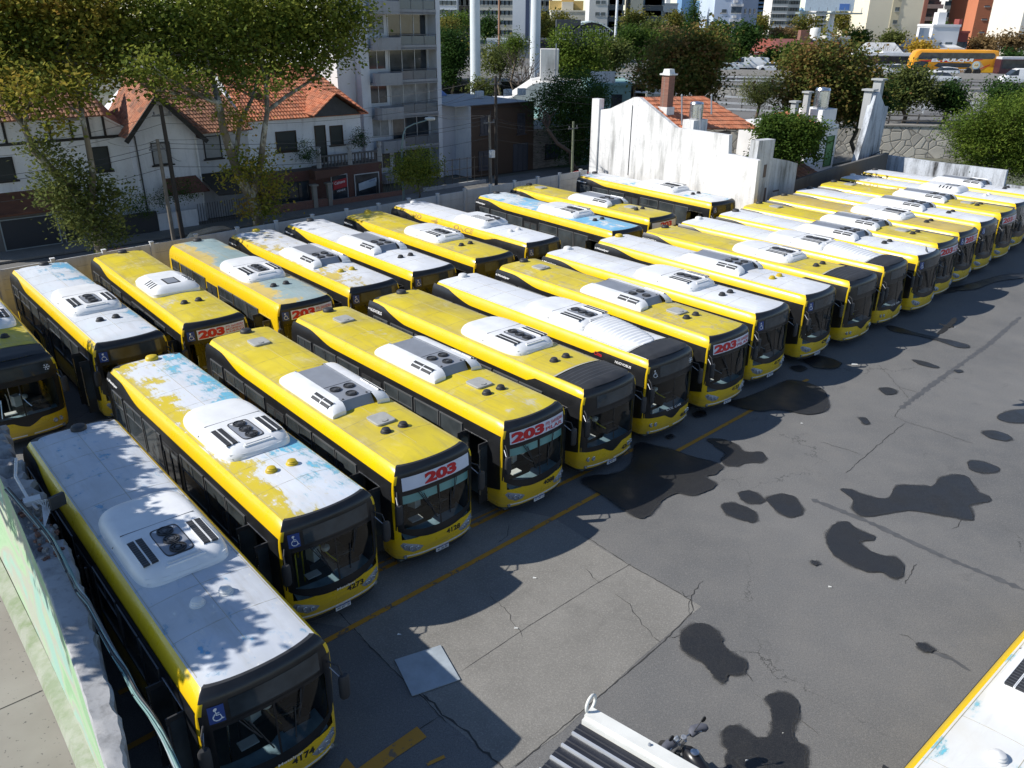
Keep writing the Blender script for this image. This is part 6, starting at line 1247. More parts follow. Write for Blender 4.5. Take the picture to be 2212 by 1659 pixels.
MUF = plain((.10, .105, .13), .8, 0, .2, 4)
for s in (-1, 1):
    rows = [[Vector((.36 + dx - .1 * abs(yy - .3), s * yy, 1.05)) + Vector((r_ * math.cos(a), 0, r_ * math.sin(a) * .9)) for a in lin(0, 2 * PI, 12)[:-1]] for yy, r_, dx in ((.17, .03, 0), (.2, .075, .01), (.3, .10, .03), (.42, .085, .03), (.5, .09, .0), (.56, .06, -.01))]
    MB().grid(rows, closed=True).add(rows[-1], [tuple(range(12))] if False else [tuple(range(len(rows[-1])))]).build('hand_muff', MUF, m, 60)
    MB().tube([(.33, s * .22, 1.08), (.30, s * .36, 1.3), (.28, s * .38, 1.34)], .009, 6).build('mirror_stalk', BLKM, m); MB().lathe([(.0001, -.01), (.06, -.01), (.065, .005), (.0001, .012)], (.28, s * .40, 1.36), 12, 0, 'x').build('mirror', BLKM, m)
MB().lathe([(.05, -.05), (.085, 0), (.08, .03), (.0001, .035)], (.5, 0, .88), 14, 0, 'x').build('headlamp', LAMPG, m, 40); MB().lathe([(.055, 0), (.055, .03), (.045, .035), (.0001, .03)], (.34, 0, 1.08), 12).build('speedometer', GRYM, m)
mb = MB(); mb.box((.52, 0, .68), (.3, .13, .02)); mb.box((-.95, 0, .55), (.25, .14, .02)); mb.build('mudguard', BLKM, m)
# birds
def bird(label, loc, rz, wings, mat):
    t = thing('pigeon', label, 'bird', loc, rz); rows = []
    for x, r_, z in ((.17, .012, .045), (.14, .03, .05), (.1, .032, .04), (.06, .045, .01), (0, .055, 0), (-.08, .04, .0), (-.14, .025, .005), (-.24, .03, .01)): rows.append([Vector((x, r_ * math.cos(a), z + r_ * (.9 if x > -.1 else .25) * math.sin(a))) for a in lin(0, 2 * PI, 10)[:-1]])
    b = MB().grid(rows, closed=True); b.add(rows[-1], [tuple(range(len(rows[-1])))]); b.add(rows[0], [tuple(range(len(rows[0])))])
    if wings:
        for s in (-1, 1):
            W_ = [[(.06, .03, .02), (-.07, .03, .02)], [(.10, .16, .07 if s > 0 else .02), (-.06, .16, .05 if s > 0 else .01)], [(.06, .29, .09 if s > 0 else -.02), (-.08, .27, .07 if s > 0 else -.03)], [(-.03, .38, .08 if s > 0 else -.05), (-.08, .35, .06 if s > 0 else -.06)]]
            b.grid([[Vector((x, s * y, z)) for x, y, z in r_] for r_ in W_]); b.grid([[Vector((x, s * y, z - .012)) for x, y, z in r_] for r_ in W_])
    b.build('body', mat, t, 60)
    mb = MB(); mb.lathe([(.012, 0), (.0001, .03)], (.185, 0, .045), 6, 0, 'x'); mb.build('beak', GRYM, t); return t
bt_ = bird('dark pigeon flying over the yard asphalt with wings spread', at(*r6(1742, 515), 'z', 3.2), -1.0, True, plain((.005, .006, .008), .9, 0, .4, 12)); bt_.scale = (1.35,) * 3; bt_.rotation_euler.x = .3
p_ = BUSES[11].matrix_world if False else None
bb = BUSES[11]; a_ = bb.rotation_euler.z; lx, ly = -.05, -.15; bird('small grey bird perched on a white bus roof front edge', (bb.location.x + lx * math.cos(a_) - ly * math.sin(a_), bb.location.y + lx * math.sin(a_) + ly * math.cos(a_), 3.14), 2.2, False, plain((.10, .11, .13), .7)).rotation_euler.y = -.9
# tree outside the frame to the left that throws the leafy shade on the nearest roof
_lb = []
for t_, n_, r_ in ((-22.2, 3.0, 1.3), (-20.6, 3.1, 1.25), (-19.0, 2.9, 1.3), (-17.4, 3.0, 1.2), (-15.9, 2.95, 1.2), (-14.5, 2.8, 1.15), (-13.3, 2.65, 1.0), (-23.4, 2.8, 1.2), (-12.6, 3.2, .7), (-16.6, 2.2, 1), (-18.2, 2.2, 1), (-20, 2.2, 1), (-14.9, 2.1, 1), (-12.9, 2.9, .95), (-12.5, 3.5, .6), (-17.4, 3.75, .75), (-15.7, 3.7, .75), (-14.2, 3.6, .75), (-21, 3.9, .7), (-19.2, 3.8, .75), (-22.6, 3.9, .7), (-28.6, 3.7, 1.3), (-30.6, 3.6, 1.3), (-32.6, 3.6, 1.3), (-34.6, 3.4, 1.3), (-27.2, 4.4, 1.1), (-28.6, 5.0, .9)):
    c_ = yd(t_, n_, 3.1) + Vector((-6.1, -.8, 4.9)); _lb.append((c_, (r_ * .9, r_ * .9, .4)))
tree('street_tree', 'leafy tree on the pavement beyond the left edge of the photo', (-21, 19.5, 0), _lb, 80000, .24, 'sycg', 40, tr=.22, shell=.02, spread=.22)
# ------------------------------------------------------------------ beyond the street: motorway, town and skyline
def D(px, py, Y): return at(px, py, 'Y', Y)
def X_(px, Y, py=60): return at(px, py, 'Y', Y).x
def Z_(px, py, Y): return at(px, py, 'Y', Y).z
ROAD = ASPH; RAIL = plain((.72, .73, .73), .5, 0, .12, 1); RAILD = plain((.12, .11, .10), .8, 0, .2, 2); CBAR = concrete((.30, .285, .26), (.36, .34, .31), 'barrier_concrete')
RA = R(-6); PV = 45.0
def skew(o):
    'turn a motorway piece 6 degrees about x = 45'
    c, s_ = math.cos(RA), math.sin(RA); x = o.location.x - PV; Y0 = o.location.y; o.location = (PV + x * c, Y0 + x * s_, o.location.z); o.rotation_euler.z = RA; return o
def YS(x, Y): return Y + (x - PV) * math.tan(RA)
h = skew(thing('retaining_wall', 'lower crazy-paved stone retaining wall beneath the motorway slip road', 'wall', (40, 88, 0))); MB().bx(-20, 60, 0, 1.2, -.1, 3.05).bx(-20, 60, -.08, 1.3, 3.05, 3.2, 1).build('stone_face', [STONE, CBAR], h)
h = skew(thing('retaining_wall', 'upper crazy-paved stone retaining wall beneath the motorway carriageway', 'wall', (60, 118, 0))); MB().bx(-42, 90, 0, 1.2, 0, 4.66).bx(-42, 90, -.08, 1.3, 4.66, 4.8, 1).build('stone_face', [STONE, CBAR], h)
o = struct(MB().bx(-25, 105, 1.2, 30, 2.9, 3.04).build('road', ROAD)); o.location = (45, 88, 0); o.rotation_euler.z = RA; o = struct(MB().bx(-90, 160, 1.2, 72, 4.5, 4.68).build('motorway', ROAD)); o.location = (45, 118, 0); o.rotation_euler.z = RA
struct(MB().add([(-30, 80, .0), (20, 80, 0), (20, 119, 0), (-30, 119, 0)], [(0, 1, 2, 3)]).build('grass_verge', plain((.06, .09, .025), .95, 0, .3, .4)))
def rail(name, label, X0, X1, Y, z0, zs, m, post=2.6, pm=None, hgt=.26, z1=None):
    t = thing(name, label, 'guard rail', ((X0 + X1) / 2, Y, z0)); skew(t); L_ = X1 - X0; z1 = z0 if z1 is None else z1; f = lambda x: (z1 - z0) * (x + L_ / 2) / L_
    for z in zs: MB().bar((-L_ / 2, 0, z), (L_ / 2, 0, z + f(L_ / 2)), .06, hgt).build('rail', m, t)
    n_ = int(L_ / post); n_ = min(n_, 60)
    for i in range(n_ + 1): x = -L_ / 2 + L_ * i / n_; o = cached(('post', hgt, max(zs)), lambda: MB().bx(-.07, .07, -.06, .1, 0, max(zs) + .15).mesh('rail_post', [pm or m])); obj('rail_post', o, t, (x, .08, f(x)))
rail('guard_rail', 'brown railing with posts along the top of the lower stone wall', 30, 100, 88.7, 3.2, (.35, .85), RAILD, 2.9, None, .13); rail('guard_rail', 'pair of pale guard rails in the middle of the slip road', 30, 100, 101, 3.05, (.75, 1.35), RAIL, 3.4, None, .26)
rail('guard_rail', 'dark railing with posts along the top of the upper stone wall', 28, 120, 118.6, 4.8, (.3, .75), RAILD, 3.2, None, .12)
rail('guard_rail', 'white guard rails on the carriageway left of the brown-tinged tree', 3, 40, 121, 4.7, (.3, .8), RAIL, 3, None, .28); rail('guard_rail', 'guard rails on the sloping ramp behind the white gable house', 14, 36, 100, 3.3, (.35, 1.0, 1.7), RAIL, 3, RAILD, .2, 2.6)
struct(MB().bx(14, 36, 96, 110, 2.0, 2.6).build('ramp', ROAD)); h = thing('ramp_wall', 'dark concrete flank of the ramp behind the white gable house', 'wall', (25, 95.9, 0)); MB().bx(-11, 11, 0, .3, 0, 2.6).build('wall', stucco((.08, .08, .08), .4), h)
h = skew(thing('median_barrier', 'long grey concrete barrier along the middle of the motorway', 'barrier', (70, 140, 4.7))); MB().prism([(-80, -.35, 0), (-80, .35, 0), (-80, .12, .8), (-80, -.12, .8)], (175, 0, 0)).build('barrier', CBAR, h)
# coach
def coach(loc):
    t = thing('coach', 'orange double-deck coach lettered EL PULQUI on the motorway', 'coach', loc, PI); L_ = 13.6; OR = plain((.80, .34, .02), .3, 0, .1, .6)
    S = [(.0, .5, 1.9, 1.0), (-.1, .4, 2.6, 1.18), (-.5, .38, 3.55, 1.25), (-1.1, .36, 3.85, 1.27), (-12.6, .36, 3.9, 1.27), (-13.4, .38, 3.8, 1.25), (-13.6, .5, 3.5, 1.2)]; rows = []
    for x, a, b, w_ in S: rows.append([Vector((x, y, z)) for y, z in ((w_ * .9, a), (w_, a + .25), (w_, b - .5), (w_ * .93, b - .1), (w_ * .8, b), (-w_ * .8, b), (-w_ * .93, b - .1), (-w_, b - .5), (-w_, a + .25), (-w_ * .9, a))])
    mb = MB().grid(rows, closed=True); mb.add(rows[0], [tuple(range(10))]); mb.add(rows[-1], [tuple(range(9, -1, -1))]); mb.build('body', OR, t, 30)
    s = 1
    def pan(name, pts, m, off=.012, par=t): return MB().add([Vector((x, s * (1.27 + off), z)) for x, z in pts], [tuple(range(len(pts)))]).build(name, m, par)
    pan('upper_window', [(-.75, 2.35), (-.9, 2.9), (-1.3, 3.4), (-12.7, 3.45), (-13.0, 3.2), (-13.0, 2.75), (-12.7, 2.55), (-9, 2.45), (-5, 2.3)], GLM); pan('lower_window', [(-3.6, 1.35), (-4.2, 1.85), (-9.2, 1.85), (-9.6, 1.6), (-9.2, 1.2), (-4.4, 1.15)], GLM); pan('front_window', [(-.25, 1.05), (-.35, 1.9), (-1.5, 2.1), (-2.7, 2.0), (-2.2, 1.6), (-1.7, 1.0)], GLM)
    pan('red_stripe', [(-.6, 2.15), (-2.5, 2.25), (-6, 2.15), (-11.2, 2.5), (-11.0, 2.36), (-6, 1.95), (-3.0, 2.0)], REDM, .008); pan('tan_panel', [(-8.6, .45), (-9.8, 2.0), (-10.8, 2.2), (-11.7, 1.2), (-10.6, .5)], plain((.50, .36, .18), .4), .009)
    pan('red_stripe', [(-10.4, .6), (-12.5, 1.6), (-12.45, 1.75), (-10.3, .72)], REDM, .01); pan('yellow_panel', [(-11.2, .45), (-12.2, 1.25), (-13.2, 1.25), (-13.2, .45)], plain((.75, .42, .01), .4), .007)
    c_ = (-10.3, 1.285, 1.55)
    MB().lathe([(.62, .0), (.62, .012), (.52, .014), (.0001, .014)], c_, 28, 0, 'y').build('emblem_ring', plain((.45, .62, .75), .4), t); MB().lathe([(.46, .015), (.46, .02), (.0001, .02)], c_, 24, 0, 'y').build('emblem_centre', plain((.75, .68, .45), .4), t); pan('emblem_scroll', [(-9.65, 1.1), (-9.9, .95), (-10.7, .95), (-10.95, 1.12), (-10.7, 1.0), (-9.9, 1.02)], plain((.3, .45, .6), .4), .04); pan('emblem_hill', [(-9.95, 1.45), (-10.15, 1.7), (-10.35, 1.58), (-10.5, 1.75), (-10.65, 1.45)], plain((.5, .3, .08), .5), .04)
    fn = lambda x0, wd, z0, hg, sh=.0: (lambda u, v: Vector((x0 - wd * u - 0 + (-.12 * v), 1.30, z0 + hg * v + sh * u)))
    lettering('EL PULQUI', fn(-3.0, 6.6, 1.90, .58, .10), LETW, t, .06); lettering('4393-9999', fn(-5.8, 3.2, .68, .24), LETW, t, .03); lettering('.com.ar', fn(-8.0, 1.2, .42, .14), LETW, t, .01); 
    for x in (-2.6, -9.2, -10.6):
        MB().lathe([(.62, 0), (.62, .02), (.0001, .02)], (x, 1.275, .55), 20, 0, 'y').build('wheel_arch', LINER, t); MB().lathe([(.0001, -.1), (.5, -.1), (.5, .05), (.3, .06), (.22, .03), (.0001, .05)], (x, 1.3, .5), 20, 0, 'y').build('wheel', RUB, t)
    return t
c_ = coach((X_(1955, 150, 163), YS(66, 151.5), 4.7)); c_.rotation_euler.z = PI + RA
def tc(n_, lb, px, Y, kind, col=(.72, .73, .74), k=1.0, lft=True, z=4.7, sc=1.0): 
    xx = X_(px, Y, 150); o = car(lb, (xx, YS(xx, Y + 2), z), (PI if lft else 0) + RA, col, kind, 'vehicles on the motorway', k, n_); o.scale = (sc,) * 3; return o
tc('pickup truck', 'white double-cab pickup on the motorway in front of the orange coach', 1935, 144, 'pickup'); tc('car', 'white estate car on the motorway under the coach windows', 2035, 144, 'hatch', k=1.1)
tc('van', 'white high-roofed small van just in front of the motorway barrier', 2040, 127, 'hatch', k=1.05, lft=False, sc=1.12); tc('van', 'white panel van at the right edge of the motorway', 2200, 128, 'van', k=1.1, lft=True)
tc('car', 'white saloon car on the motorway left of the reddish tree', 1670, 150, 'sedan'); tc('van', 'white passenger minibus with a red stripe on the motorway', 1622, 156, 'van', k=1.5, sc=.95); tc('van', 'white delivery van beyond the white saloon on the motorway', 1702, 158, 'van', sc=.9)
tc('car', 'silver car half hidden behind the large rounded tree on the motorway', 1578, 146, 'hatch', (.45, .5, .5), lft=False)
tc('car', 'dark green saloon on the motorway left of the large rounded tree', 1338, 140, 'sedan', (.03, .07, .08), lft=False); tc('car', 'pale green and white car just behind the dark green saloon', 1328, 146, 'sedan', (.5, .66, .64), lft=False); tc('car', 'silver car beyond the bright green tree on the motorway', 1290, 148, 'sedan', (.5, .52, .53), lft=False)
# plain white city bus partly hidden by the tree, and a dark bus at the right edge
for lb, px, Yv, cb_, cr_ in (('white single-deck bus on the motorway behind the reddish tree', 1830, 158, (.03, .04, .045), (.78, .79, .79)), ('dark-sided bus with a white roof at the right edge of the motorway', 2150, 146, (.06, .02, .03), (.6, .6, .62))):
    t = thing('bus', lb, 'bus', (X_(px, Yv, 150), Yv, 4.7), 0, 'vehicles on the motorway'); MB().bx(0, 11, -1.25, 1.25, .35, 2.6).build('body', plain((.6, .61, .61) if cr_[0] > .7 else cb_, .35), t); MB().bx(.3, 10.7, -1.27, 1.27, 1.2, 2.45).build('window', GLM, t)
    MB().bx(.1, 10.9, -1.15, 1.15, 2.6, 2.95).bx(5.5, 8.8, -.9, .9, 2.95, 3.2).build('roof', plain(cr_, .4), t)
    for x in (2.4, 8.4): MB().lathe([(.0001, -.1), (.5, -.1), (.5, .05), (.0001, .06)], (x, -1.22, .5), 18, 0, 'y').build('wheel', RUB, t)
# ---- buildings in the middle distance and skyline
def mp(c, **k): return plain(c, .8, 0, .06, .15)
WG = glass_dark((.03, .045, .06), .1); WG2 = glass_dark((.06, .09, .12), .12)
_wn = {}
def wmesh(w_, h_, dark=True, bal=False):
    k = (round(w_, 1), round(h_, 1), dark, bal)
    if k not in _wn:
        mb = MB(); mb.bx(0, w_, -.05, .0, 0, h_, 0); mb.bx(-.1, w_ + .1, -.12, 0, -.15, 0, 1)
        if bal: mb.bx(-.3, w_ + .3, -1.1, 0, -.45, -.3, 1); mb.bx(-.3, w_ + .3, -1.1, -1.05, -.3, .55, 1)
        _wn[k] = mb.mesh('window', [WG if dark else WG2, plain((.5, .5, .48), .7)])
    return _wn[k]
def tower(label, px0, px1, Y, ztop, col, grid=None, depth=14, dark=True, pyt=None, bal=False, side=None, cat='building', group=None, zb_=0, roofbits=True, rows_=None, strip=None, name='apartment_building'):
    x0, x1 = X_(px0, Y, 40), X_(px1, Y, 40)
    if pyt is not None: ztop = Z_((px0 + px1) / 2, pyt, Y)
    t = thing(name, label, cat, (x0, Y, zb_), 0, group); W_ = x1 - x0; H = ztop - zb_; m = plain(col, .8, 0, .06, .15)
    MB().bx(0, W_, 0, depth, 0, H).build('wall', m, t)
    if strip: 
        for a, b, c in strip: MB().bx(W_ * a, W_ * b, -.12, 0, 0, H).build('facade_strip', plain(c, .8, 0, .1, .2) if len(c) == 3 else WG, t)
    MB().bx(-.15, W_ + .15, -.15, depth, H, H + .5).build('parapet', m, t)
    if roofbits: MB().bx(W_ * .3, W_ * .6, depth * .3, depth * .6, H + .5, H + 3).build('roof_room', m, t)
    if grid:
        nx, ww, wh, a, b = grid; zt = min(H, Z_(px0, -25, Y) - zb_); nz = int(zt / 3); cnt = 0
        lst = []
        for k in range(nz):
            z = H - 2.6 - k * 3
            zz = 1.2 + k * 3
            for i in range(nx): lst.append((W_ * (a + (b - a) * (i + .5) / nx) - ww / 2, zz))
        lst.sort(key=lambda q: -q[1]); me = wmesh(ww, wh, dark, bal)
        for x, z in lst[:98]: obj('window', me, t, (x, 0, z))
    if side == 'R' or side == 'L':
        me = wmesh(1.6, 1.4, True, False); xx = W_ if side == 'R' else 0
        for k in range(min(14, int(H / 3))):
            for j in (.3, .65):
                o = obj('side_window', me, t, (xx, depth * j, 1.2 + 3 * k), R(90) if side == 'R' else R(-90))
    return t
tower('blue-white building seen just right of the balcony tower', 935, 988, 320, 62, (.55, .60, .68), (5, 1.8, 1.4, .05, .95)); tower('dark brown glazed tower block left of the thick white pole', 986, 1022, 330, 70, (.16, .14, .12), (3, 2.6, 1.8, .05, .95))
tower('long beige slab block with rows of small windows behind the thick white pole', 1024, 1112, 300, 66, (.52, .50, .45), (9, 1.8, 1.3, .04, .96)); tower('blank white tower wall between the two white poles', 1107, 1152, 215, 60, (.72, .73, .74), None, strip=[(.62, .8, (.06, .08, .14))])
tower('grey slab block behind the thinner white pole', 1150, 1192, 310, 60, (.36, .39, .42), (4, 2, 1.4, .05, .95)); tower('low beige apartment block with a yellow roof room', 1190, 1272, 290, 0, (.60, .57, .49), (6, 1.6, 1.4, .05, .95), pyt=26)
tower('pale grey high-rise with small square windows', 1272, 1312, 255, 70, (.62, .62, .60), (2, 1.2, .9, .3, .9), strip=[]); tower('dark glass-balconied high-rise beside the pale grey one', 1312, 1345, 262, 64, (.09, .11, .13), (6, 1.6, 1.5, .02, .98), dark=False); tower('cream narrow high-rise wall', 1360, 1387, 265, 70, (.68, .64, .52), None)
tower('dark glazed balcony tower right of the cream wall', 1387, 1431, 268, 62, (.08, .10, .12), (7, 1.7, 1.5, .02, .98), dark=False); tower('pale low-rise block between dark tower and the conifer', 1431, 1462, 330, 0, (.62, .64, .64), (4, 2, 1.4, .05, .95), pyt=10)
tower('distant blue glass tower left of the conifer', 1470, 1502, 1300, 0, (.14, .26, .42), None, pyt=-3, depth=40); tower('distant blue glass tower right of the conifer', 1512, 1541, 1250, 0, (.13, .25, .40), None, pyt=2, depth=40)
t = tower('large pale blue apartment building with a stepped grey side', 1541, 1600, 195, 46, (.46, .54, .66), None, depth=16); W_ = X_(1600, 195, 40) - X_(1541, 195, 40)
for k in range(9):
    for xx in (.28, .62): obj('window', wmesh(1.0 if xx < .5 else 2.2, .7 if xx < .5 else 1.2), t, (W_ * xx, 0, 2 + k * 3))
    MB().bx(W_ * .62 + .3, W_ * .62 + 1.2, -.4, -.06, 1.0 + k * 3, 1.5 + k * 3).build('air_conditioner', WHD, t)
    MB().bx(W_ * .6, W_ * .6 + 2.6, -.3, -.06, 3.3 + k * 3, 3.8 + k * 3).build('roller_shutter', WHD, t)
MB().prism([(W_, 0, 0), (W_ + 4.5, 4, 0), (W_ + 4.5, 14, 0), (W_, 14, 0)], (0, 0, 21)).build('side_wing', plain((.27, .33, .44), .8, 0, .06, .2), t)  # side wing coloured darker than the front wall
for k in range(6):
    for j in (0, 1, 2): obj('side_window', wmesh(.6, .9), t, (W_ + .8 + j * 1.3, .65 + j * 1.15, 2 + 3 * k), R(41.6))
tower('dark blue glass tower beyond the pale blue building', 1625, 1656, 760, 120, (.07, .15, .28), (5, 5, 1.6, .02, .98), dark=False, depth=30); tower('white high-rise with a dense grid of windows', 1664, 1699, 430, 70, (.72, .68, .64), (6, 1.6, 1.6, .04, .96)); tower('white side wing of the gridded high-rise', 1699, 1724, 440, 66, (.62, .60, .58), (4, 1.8, 1.5, .05, .95))
tower('small distant blue block', 1726, 1744, 1500, 0, (.16, .34, .52), None, pyt=22, depth=30); tower('distant pale tower with balconies left of the billboard', 1762, 1784, 700, 0, (.55, .54, .54), (3, 4, 1.6, .05, .95), pyt=4, depth=20); 
tower('distant grey tower behind the billboard', 1840, 1860, 650, 80, (.5, .52, .54), (3, 4, 1.6, .05, .95))
t = tower('cream high-rise pair of blank walls joined by a window strip', 1873, 1998, 232, 60, (.80, .74, .58), None, depth=20, strip=[(.40, .54, (.60, .54, .38)), (.93, 1.0, (.35, .14, .10))]); W_ = X_(1998, 232) - X_(1873, 232)
for k in range(9): obj('window', wmesh(1.1, .9), t, (W_ * .45, -.13, 3 + k * 3))
tower('dark stack of curved balconies beside the cream high-rise', 1998, 2022, 240, 52, (.10, .10, .11), (1, 4.0, 1.3, .1, .9), bal=True, depth=12)
tower('white apartment block with broad balconies', 2042, 2084, 260, 58, (.66, .66, .64), (2, 5.0, 1.7, .05, .95), bal=True); tower('plain grey-beige side block behind the balconied apartments', 2084, 2122, 268, 52, (.45, .44, .40), (2, 2.2, 1.5, .4, .95)); 
tower('orange brick high-rise at the upper right', 2106, 2165, 228, 52, (.52, .19, .10), (2, 1.3, .25, .2, .8)); tower('dark balcony edge of the orange brick high-rise', 2165, 2182, 236, 50, (.12, .11, .11), (1, 3.4, 1.2, .1, .9), bal=True); tower('far white apartment blocks past the orange brick high-rise', 2172, 2200, 420, 0, (.62, .65, .68), (4, 2.4, 1.5, .05, .95), pyt=14)
tower('cream high-rise with a column of small windows at the right edge', 2196, 2234, 236, 50, (.78, .74, .64), None, strip=[(.5, .85, (.50, .46, .34))]); tower('pale high-rise blank wall cut by the right edge', 2208, 2300, 205, 46, (.76, .72, .64), None)
tower('long low grey shed roofline behind the white poles', 1070, 1215, 190, 0, (.20, .24, .27), None, pyt=96, roofbits=False, depth=10, name='warehouse'); tower('black flat-roofed block behind the thinner white pole', 1145, 1205, 180, 0, (.03, .03, .035), None, pyt=92, roofbits=False, name='warehouse')
# yellow roof room
p = D(1222, 20, 291); h = thing('roof_room', 'yellow roof room on top of the low beige apartment block', 'roof structure', (p.x, 296, 0)); zt = Z_(1222, 26, 290); MB().bx(-5, 6, 0, 5, zt + .6, zt + 3.4).bx(-1, 3, 1, 4, zt + 3.4, zt + 5).build('wall', plain((.62, .44, .16), .8), h)
# dark modern building with an arched white roof
x0, x1 = X_(1217, 175, 90), X_(1320, 175, 90); z0 = 0; zt = Z_(1270, 55, 175); h = thing('arched_roof_building', 'dark grey modern building with white framed windows and curved pale roof', 'building', (x0, 175, 0)); W_ = x1 - x0; DG = plain((.045, .05, .06), .6)
MB().bx(0, W_, 0, 12, 0, zt - 1.5).bx(-1.5, 3.2, -1, 3, 0, zt + 1.0).build('wall', DG, h)
mb = MB(); rows = [[Vector((W_ * .18 + W_ * .84 * u, y, zt - 1.5 + 2.3 * math.sin(PI * (.12 + .80 * u)))) for u in lin(0, 1, 14)] for y in (-1, 12)]; mb.grid(rows); mb.grid([[r_ + Vector((0, 0, -.25)) for r_ in rows[0]], rows[0]]); mb.build('curved_roof', plain((.55, .62, .6), .4), h, 40)
MB().add([Vector((p.x, 0, min(p.z, 99) if k else zt - 2)) for k in (0, 1) for p in (rows[0] if k else list(reversed(rows[0])))], [tuple(range(30))]).build('gable', DG, h)
for k in range(8):
    xx = W_ * (.24 + .10 * k) if k < 4 else W_ * (.66 + .08 * (k - 4)); mb = MB(); mb.bx(0, W_ * .06, -.12, 0, 0, 1.7, 1); mb.bx(.12, W_ * .06 - .12, -.15, -.1, .12, 1.58, 0); mb.build('window', [GLM, WHD], h).location = (xx, 0, zt - 2.3)
MB().bx(-.9, 1.4, -1.05, -1.0, zt - 1.6, zt - 1.3).bx(-.9, 1.4, -1.05, -1.0, zt - 2.6, zt - 2.3).build('sign_panel', WHD, h)
# big white poles, thin mast, billboard
for lb, px, Y, r_, zz in (('thick white steel pole rising past the top of the photo', 1027, 108, 2.1, 30), ('thinner white steel pole right of the thick one', 1155, 128, 1.55, 30)):
    t = thing('steel_pole', lb, 'pole', (X_(px, Y, 150), Y, 0)); r_ = (X_(px + 11.5, Y) - X_(px - 11.5, Y)) / 2 if 'thick ' in lb else (X_(px + 7, Y) - X_(px - 7, Y)) / 2; MB().lathe([(r_ * 1.25, 0), (r_ * 1.25, .2), (r_ * 1.04, .25), (r_, 4), (r_ * .93, 15), (r_ * .93, 15.02), (r_ * .9, 30)], (0, 0, 0), 28).build('shaft', plain((.66, .70, .74), .35, 0, .05, .4), t, 50)
for lb, px, Y, r_, zz, c in (('rust-coloured thin mast between the white poles', 1078, 170, .22, 26, (.32, .17, .10)), ('thin white flagpole behind the dark modern building', 1328, 190, .3, 30, (.72, .74, .76))): t = thing('mast', lb, 'pole', (X_(px, Y, 100), Y, 0)); MB().tube([(0, 0, 0), (0, 0, zz)], [r_, r_ * .7], 8).build('shaft', plain(c, .6), t)
Y = 165; px = 1797; t = thing('billboard', 'pale blue billboard on a leaning-looking thick white column', 'billboard', (X_(1780, Y, 150), Y, 0)); r_ = (X_(1790, Y) - X_(1779, Y)) / 2; zt = Z_(1797, 24, Y)
MB().lathe([(r_, 0), (r_ * .95, zt)], (0, 0, 0), 20).build('column', plain((.70, .72, .74), .4, 0, .06, .5), t, 50); MB().bx(-5.6, 3.2, -1.3, -1.1, zt, zt + 4.5).build('panel', plain((.62, .70, .76), .5), t); MB().bx(-6.6, 4.6, -2.2, .6, zt - .5, zt - .25).build('catwalk', plain((.25, .30, .30), .6), t)
for x in lin(-6.4, 4.4, 7): MB().bar((x, -2.1, zt - .25), (x, -2.1, zt + .6), .08, .08).build('catwalk_post', GRYM, t)
for x in (-5, -2, 1, 3): MB().bar((x, -1.0, zt - .3), (x, .4, zt + 4.2), .15, .15).build('brace', GRYM, t)
MB().bx(.6, 2.4, -1.34, -1.3, zt + .2, zt + 1.2).build('small_panel', plain((.10, .22, .55), .5), t)
# lorry tank
t = thing('tank_trailer', 'white cylindrical tank trailer beside the thick white pole', 'tanker', (X_(1046, 100, 180), 100, 0)); MB().lathe([(.0001, 0), (.7, .1), (1.2, .5), (1.35, 1.2), (1.35, 5.4), (1.2, 6), (.0001, 6.3)], (0, 0, 3.3), 24, 0, 'x').build('tank', plain((.75, .76, .78), .35, 0, .06, 1), t, 40)
for k in range(4): MB().lathe([(1.37, 0), (1.37, .06)], (.9 + k * 1.3, 0, 3.3), 24, 0, 'x').build('band', GRYM, t)
MB().bx(0, 6.3, -1.1, 1.1, 1.2, 2.0).build('chassis', GRYD, t)
for x in (.9, 2.1, 5.2): MB().lathe([(.0001, -.12), (.5, -.12), (.5, .12), (.0001, .12)], (x, -1.05, .5), 16, 0, 'y').build('wheel', RUB, t)
# near mid-distance houses right of the brown building
h = thing('white_workshop', 'old white flaking block with a square chimney-like tower behind the brown house', 'building', (X_(1105, 92, 200), 92, 0)); WF = stucco((.66, .65, .63), .7, (.25, .24, .22), .46); x1 = X_(1290, 92, 200) - X_(1105, 92, 200)
zt = Z_(1180, 178, 92); MB().prism([(-1.0, 0, 0), (x1, 0, 0), (x1, 0, zt - .3), (3.2, 0, zt), (2.2, 0, zt - .2), (-1.0, 0, zt - 2.2)], (0, 9, 0)).build('wall', WF, h)
a = X_(1169, 92, 140) - X_(1105, 92, 200); b = X_(1209, 92, 140) - X_(1105, 92, 200); MB().bx(a, b, 2, 4.4, zt - .6, Z_(1190, 108, 92)).build('tower', WF, h); MB().bar((a + 1.6, 1.9, zt), (a + 1.6, 1.9, Z_(1190, 95, 92)), .12, .12).build('pipe', GRYM, h)
h = thing('green_house', 'pale turquoise flat-roofed house with roof terrace railings', 'house', (X_(1270, 86, 200), 86, 0)); GRN = stucco((.28, .46, .44), .5); x1 = X_(1365, 86, 170) - X_(1270, 86, 200); zt = Z_(1320, 185, 86)
MB().bx(0, x1, 0, 8, 0, zt).build('wall', GRN, h); MB().bx(-.1, x1 + .1, -.25, 8, zt, zt + .25).build('cornice', GRN, h); MB().bx(.2, x1 * .62, -.02, .15, zt + .25, zt + 1.3).build('parapet', STW2, h)
for k in range(4): MB().bar((x1 * .62, 0, zt + .45 + k * .25), (x1, 0, zt + .45 + k * .25), .04, .04).build('rail', plain((.2, .5, .46), .5), h)
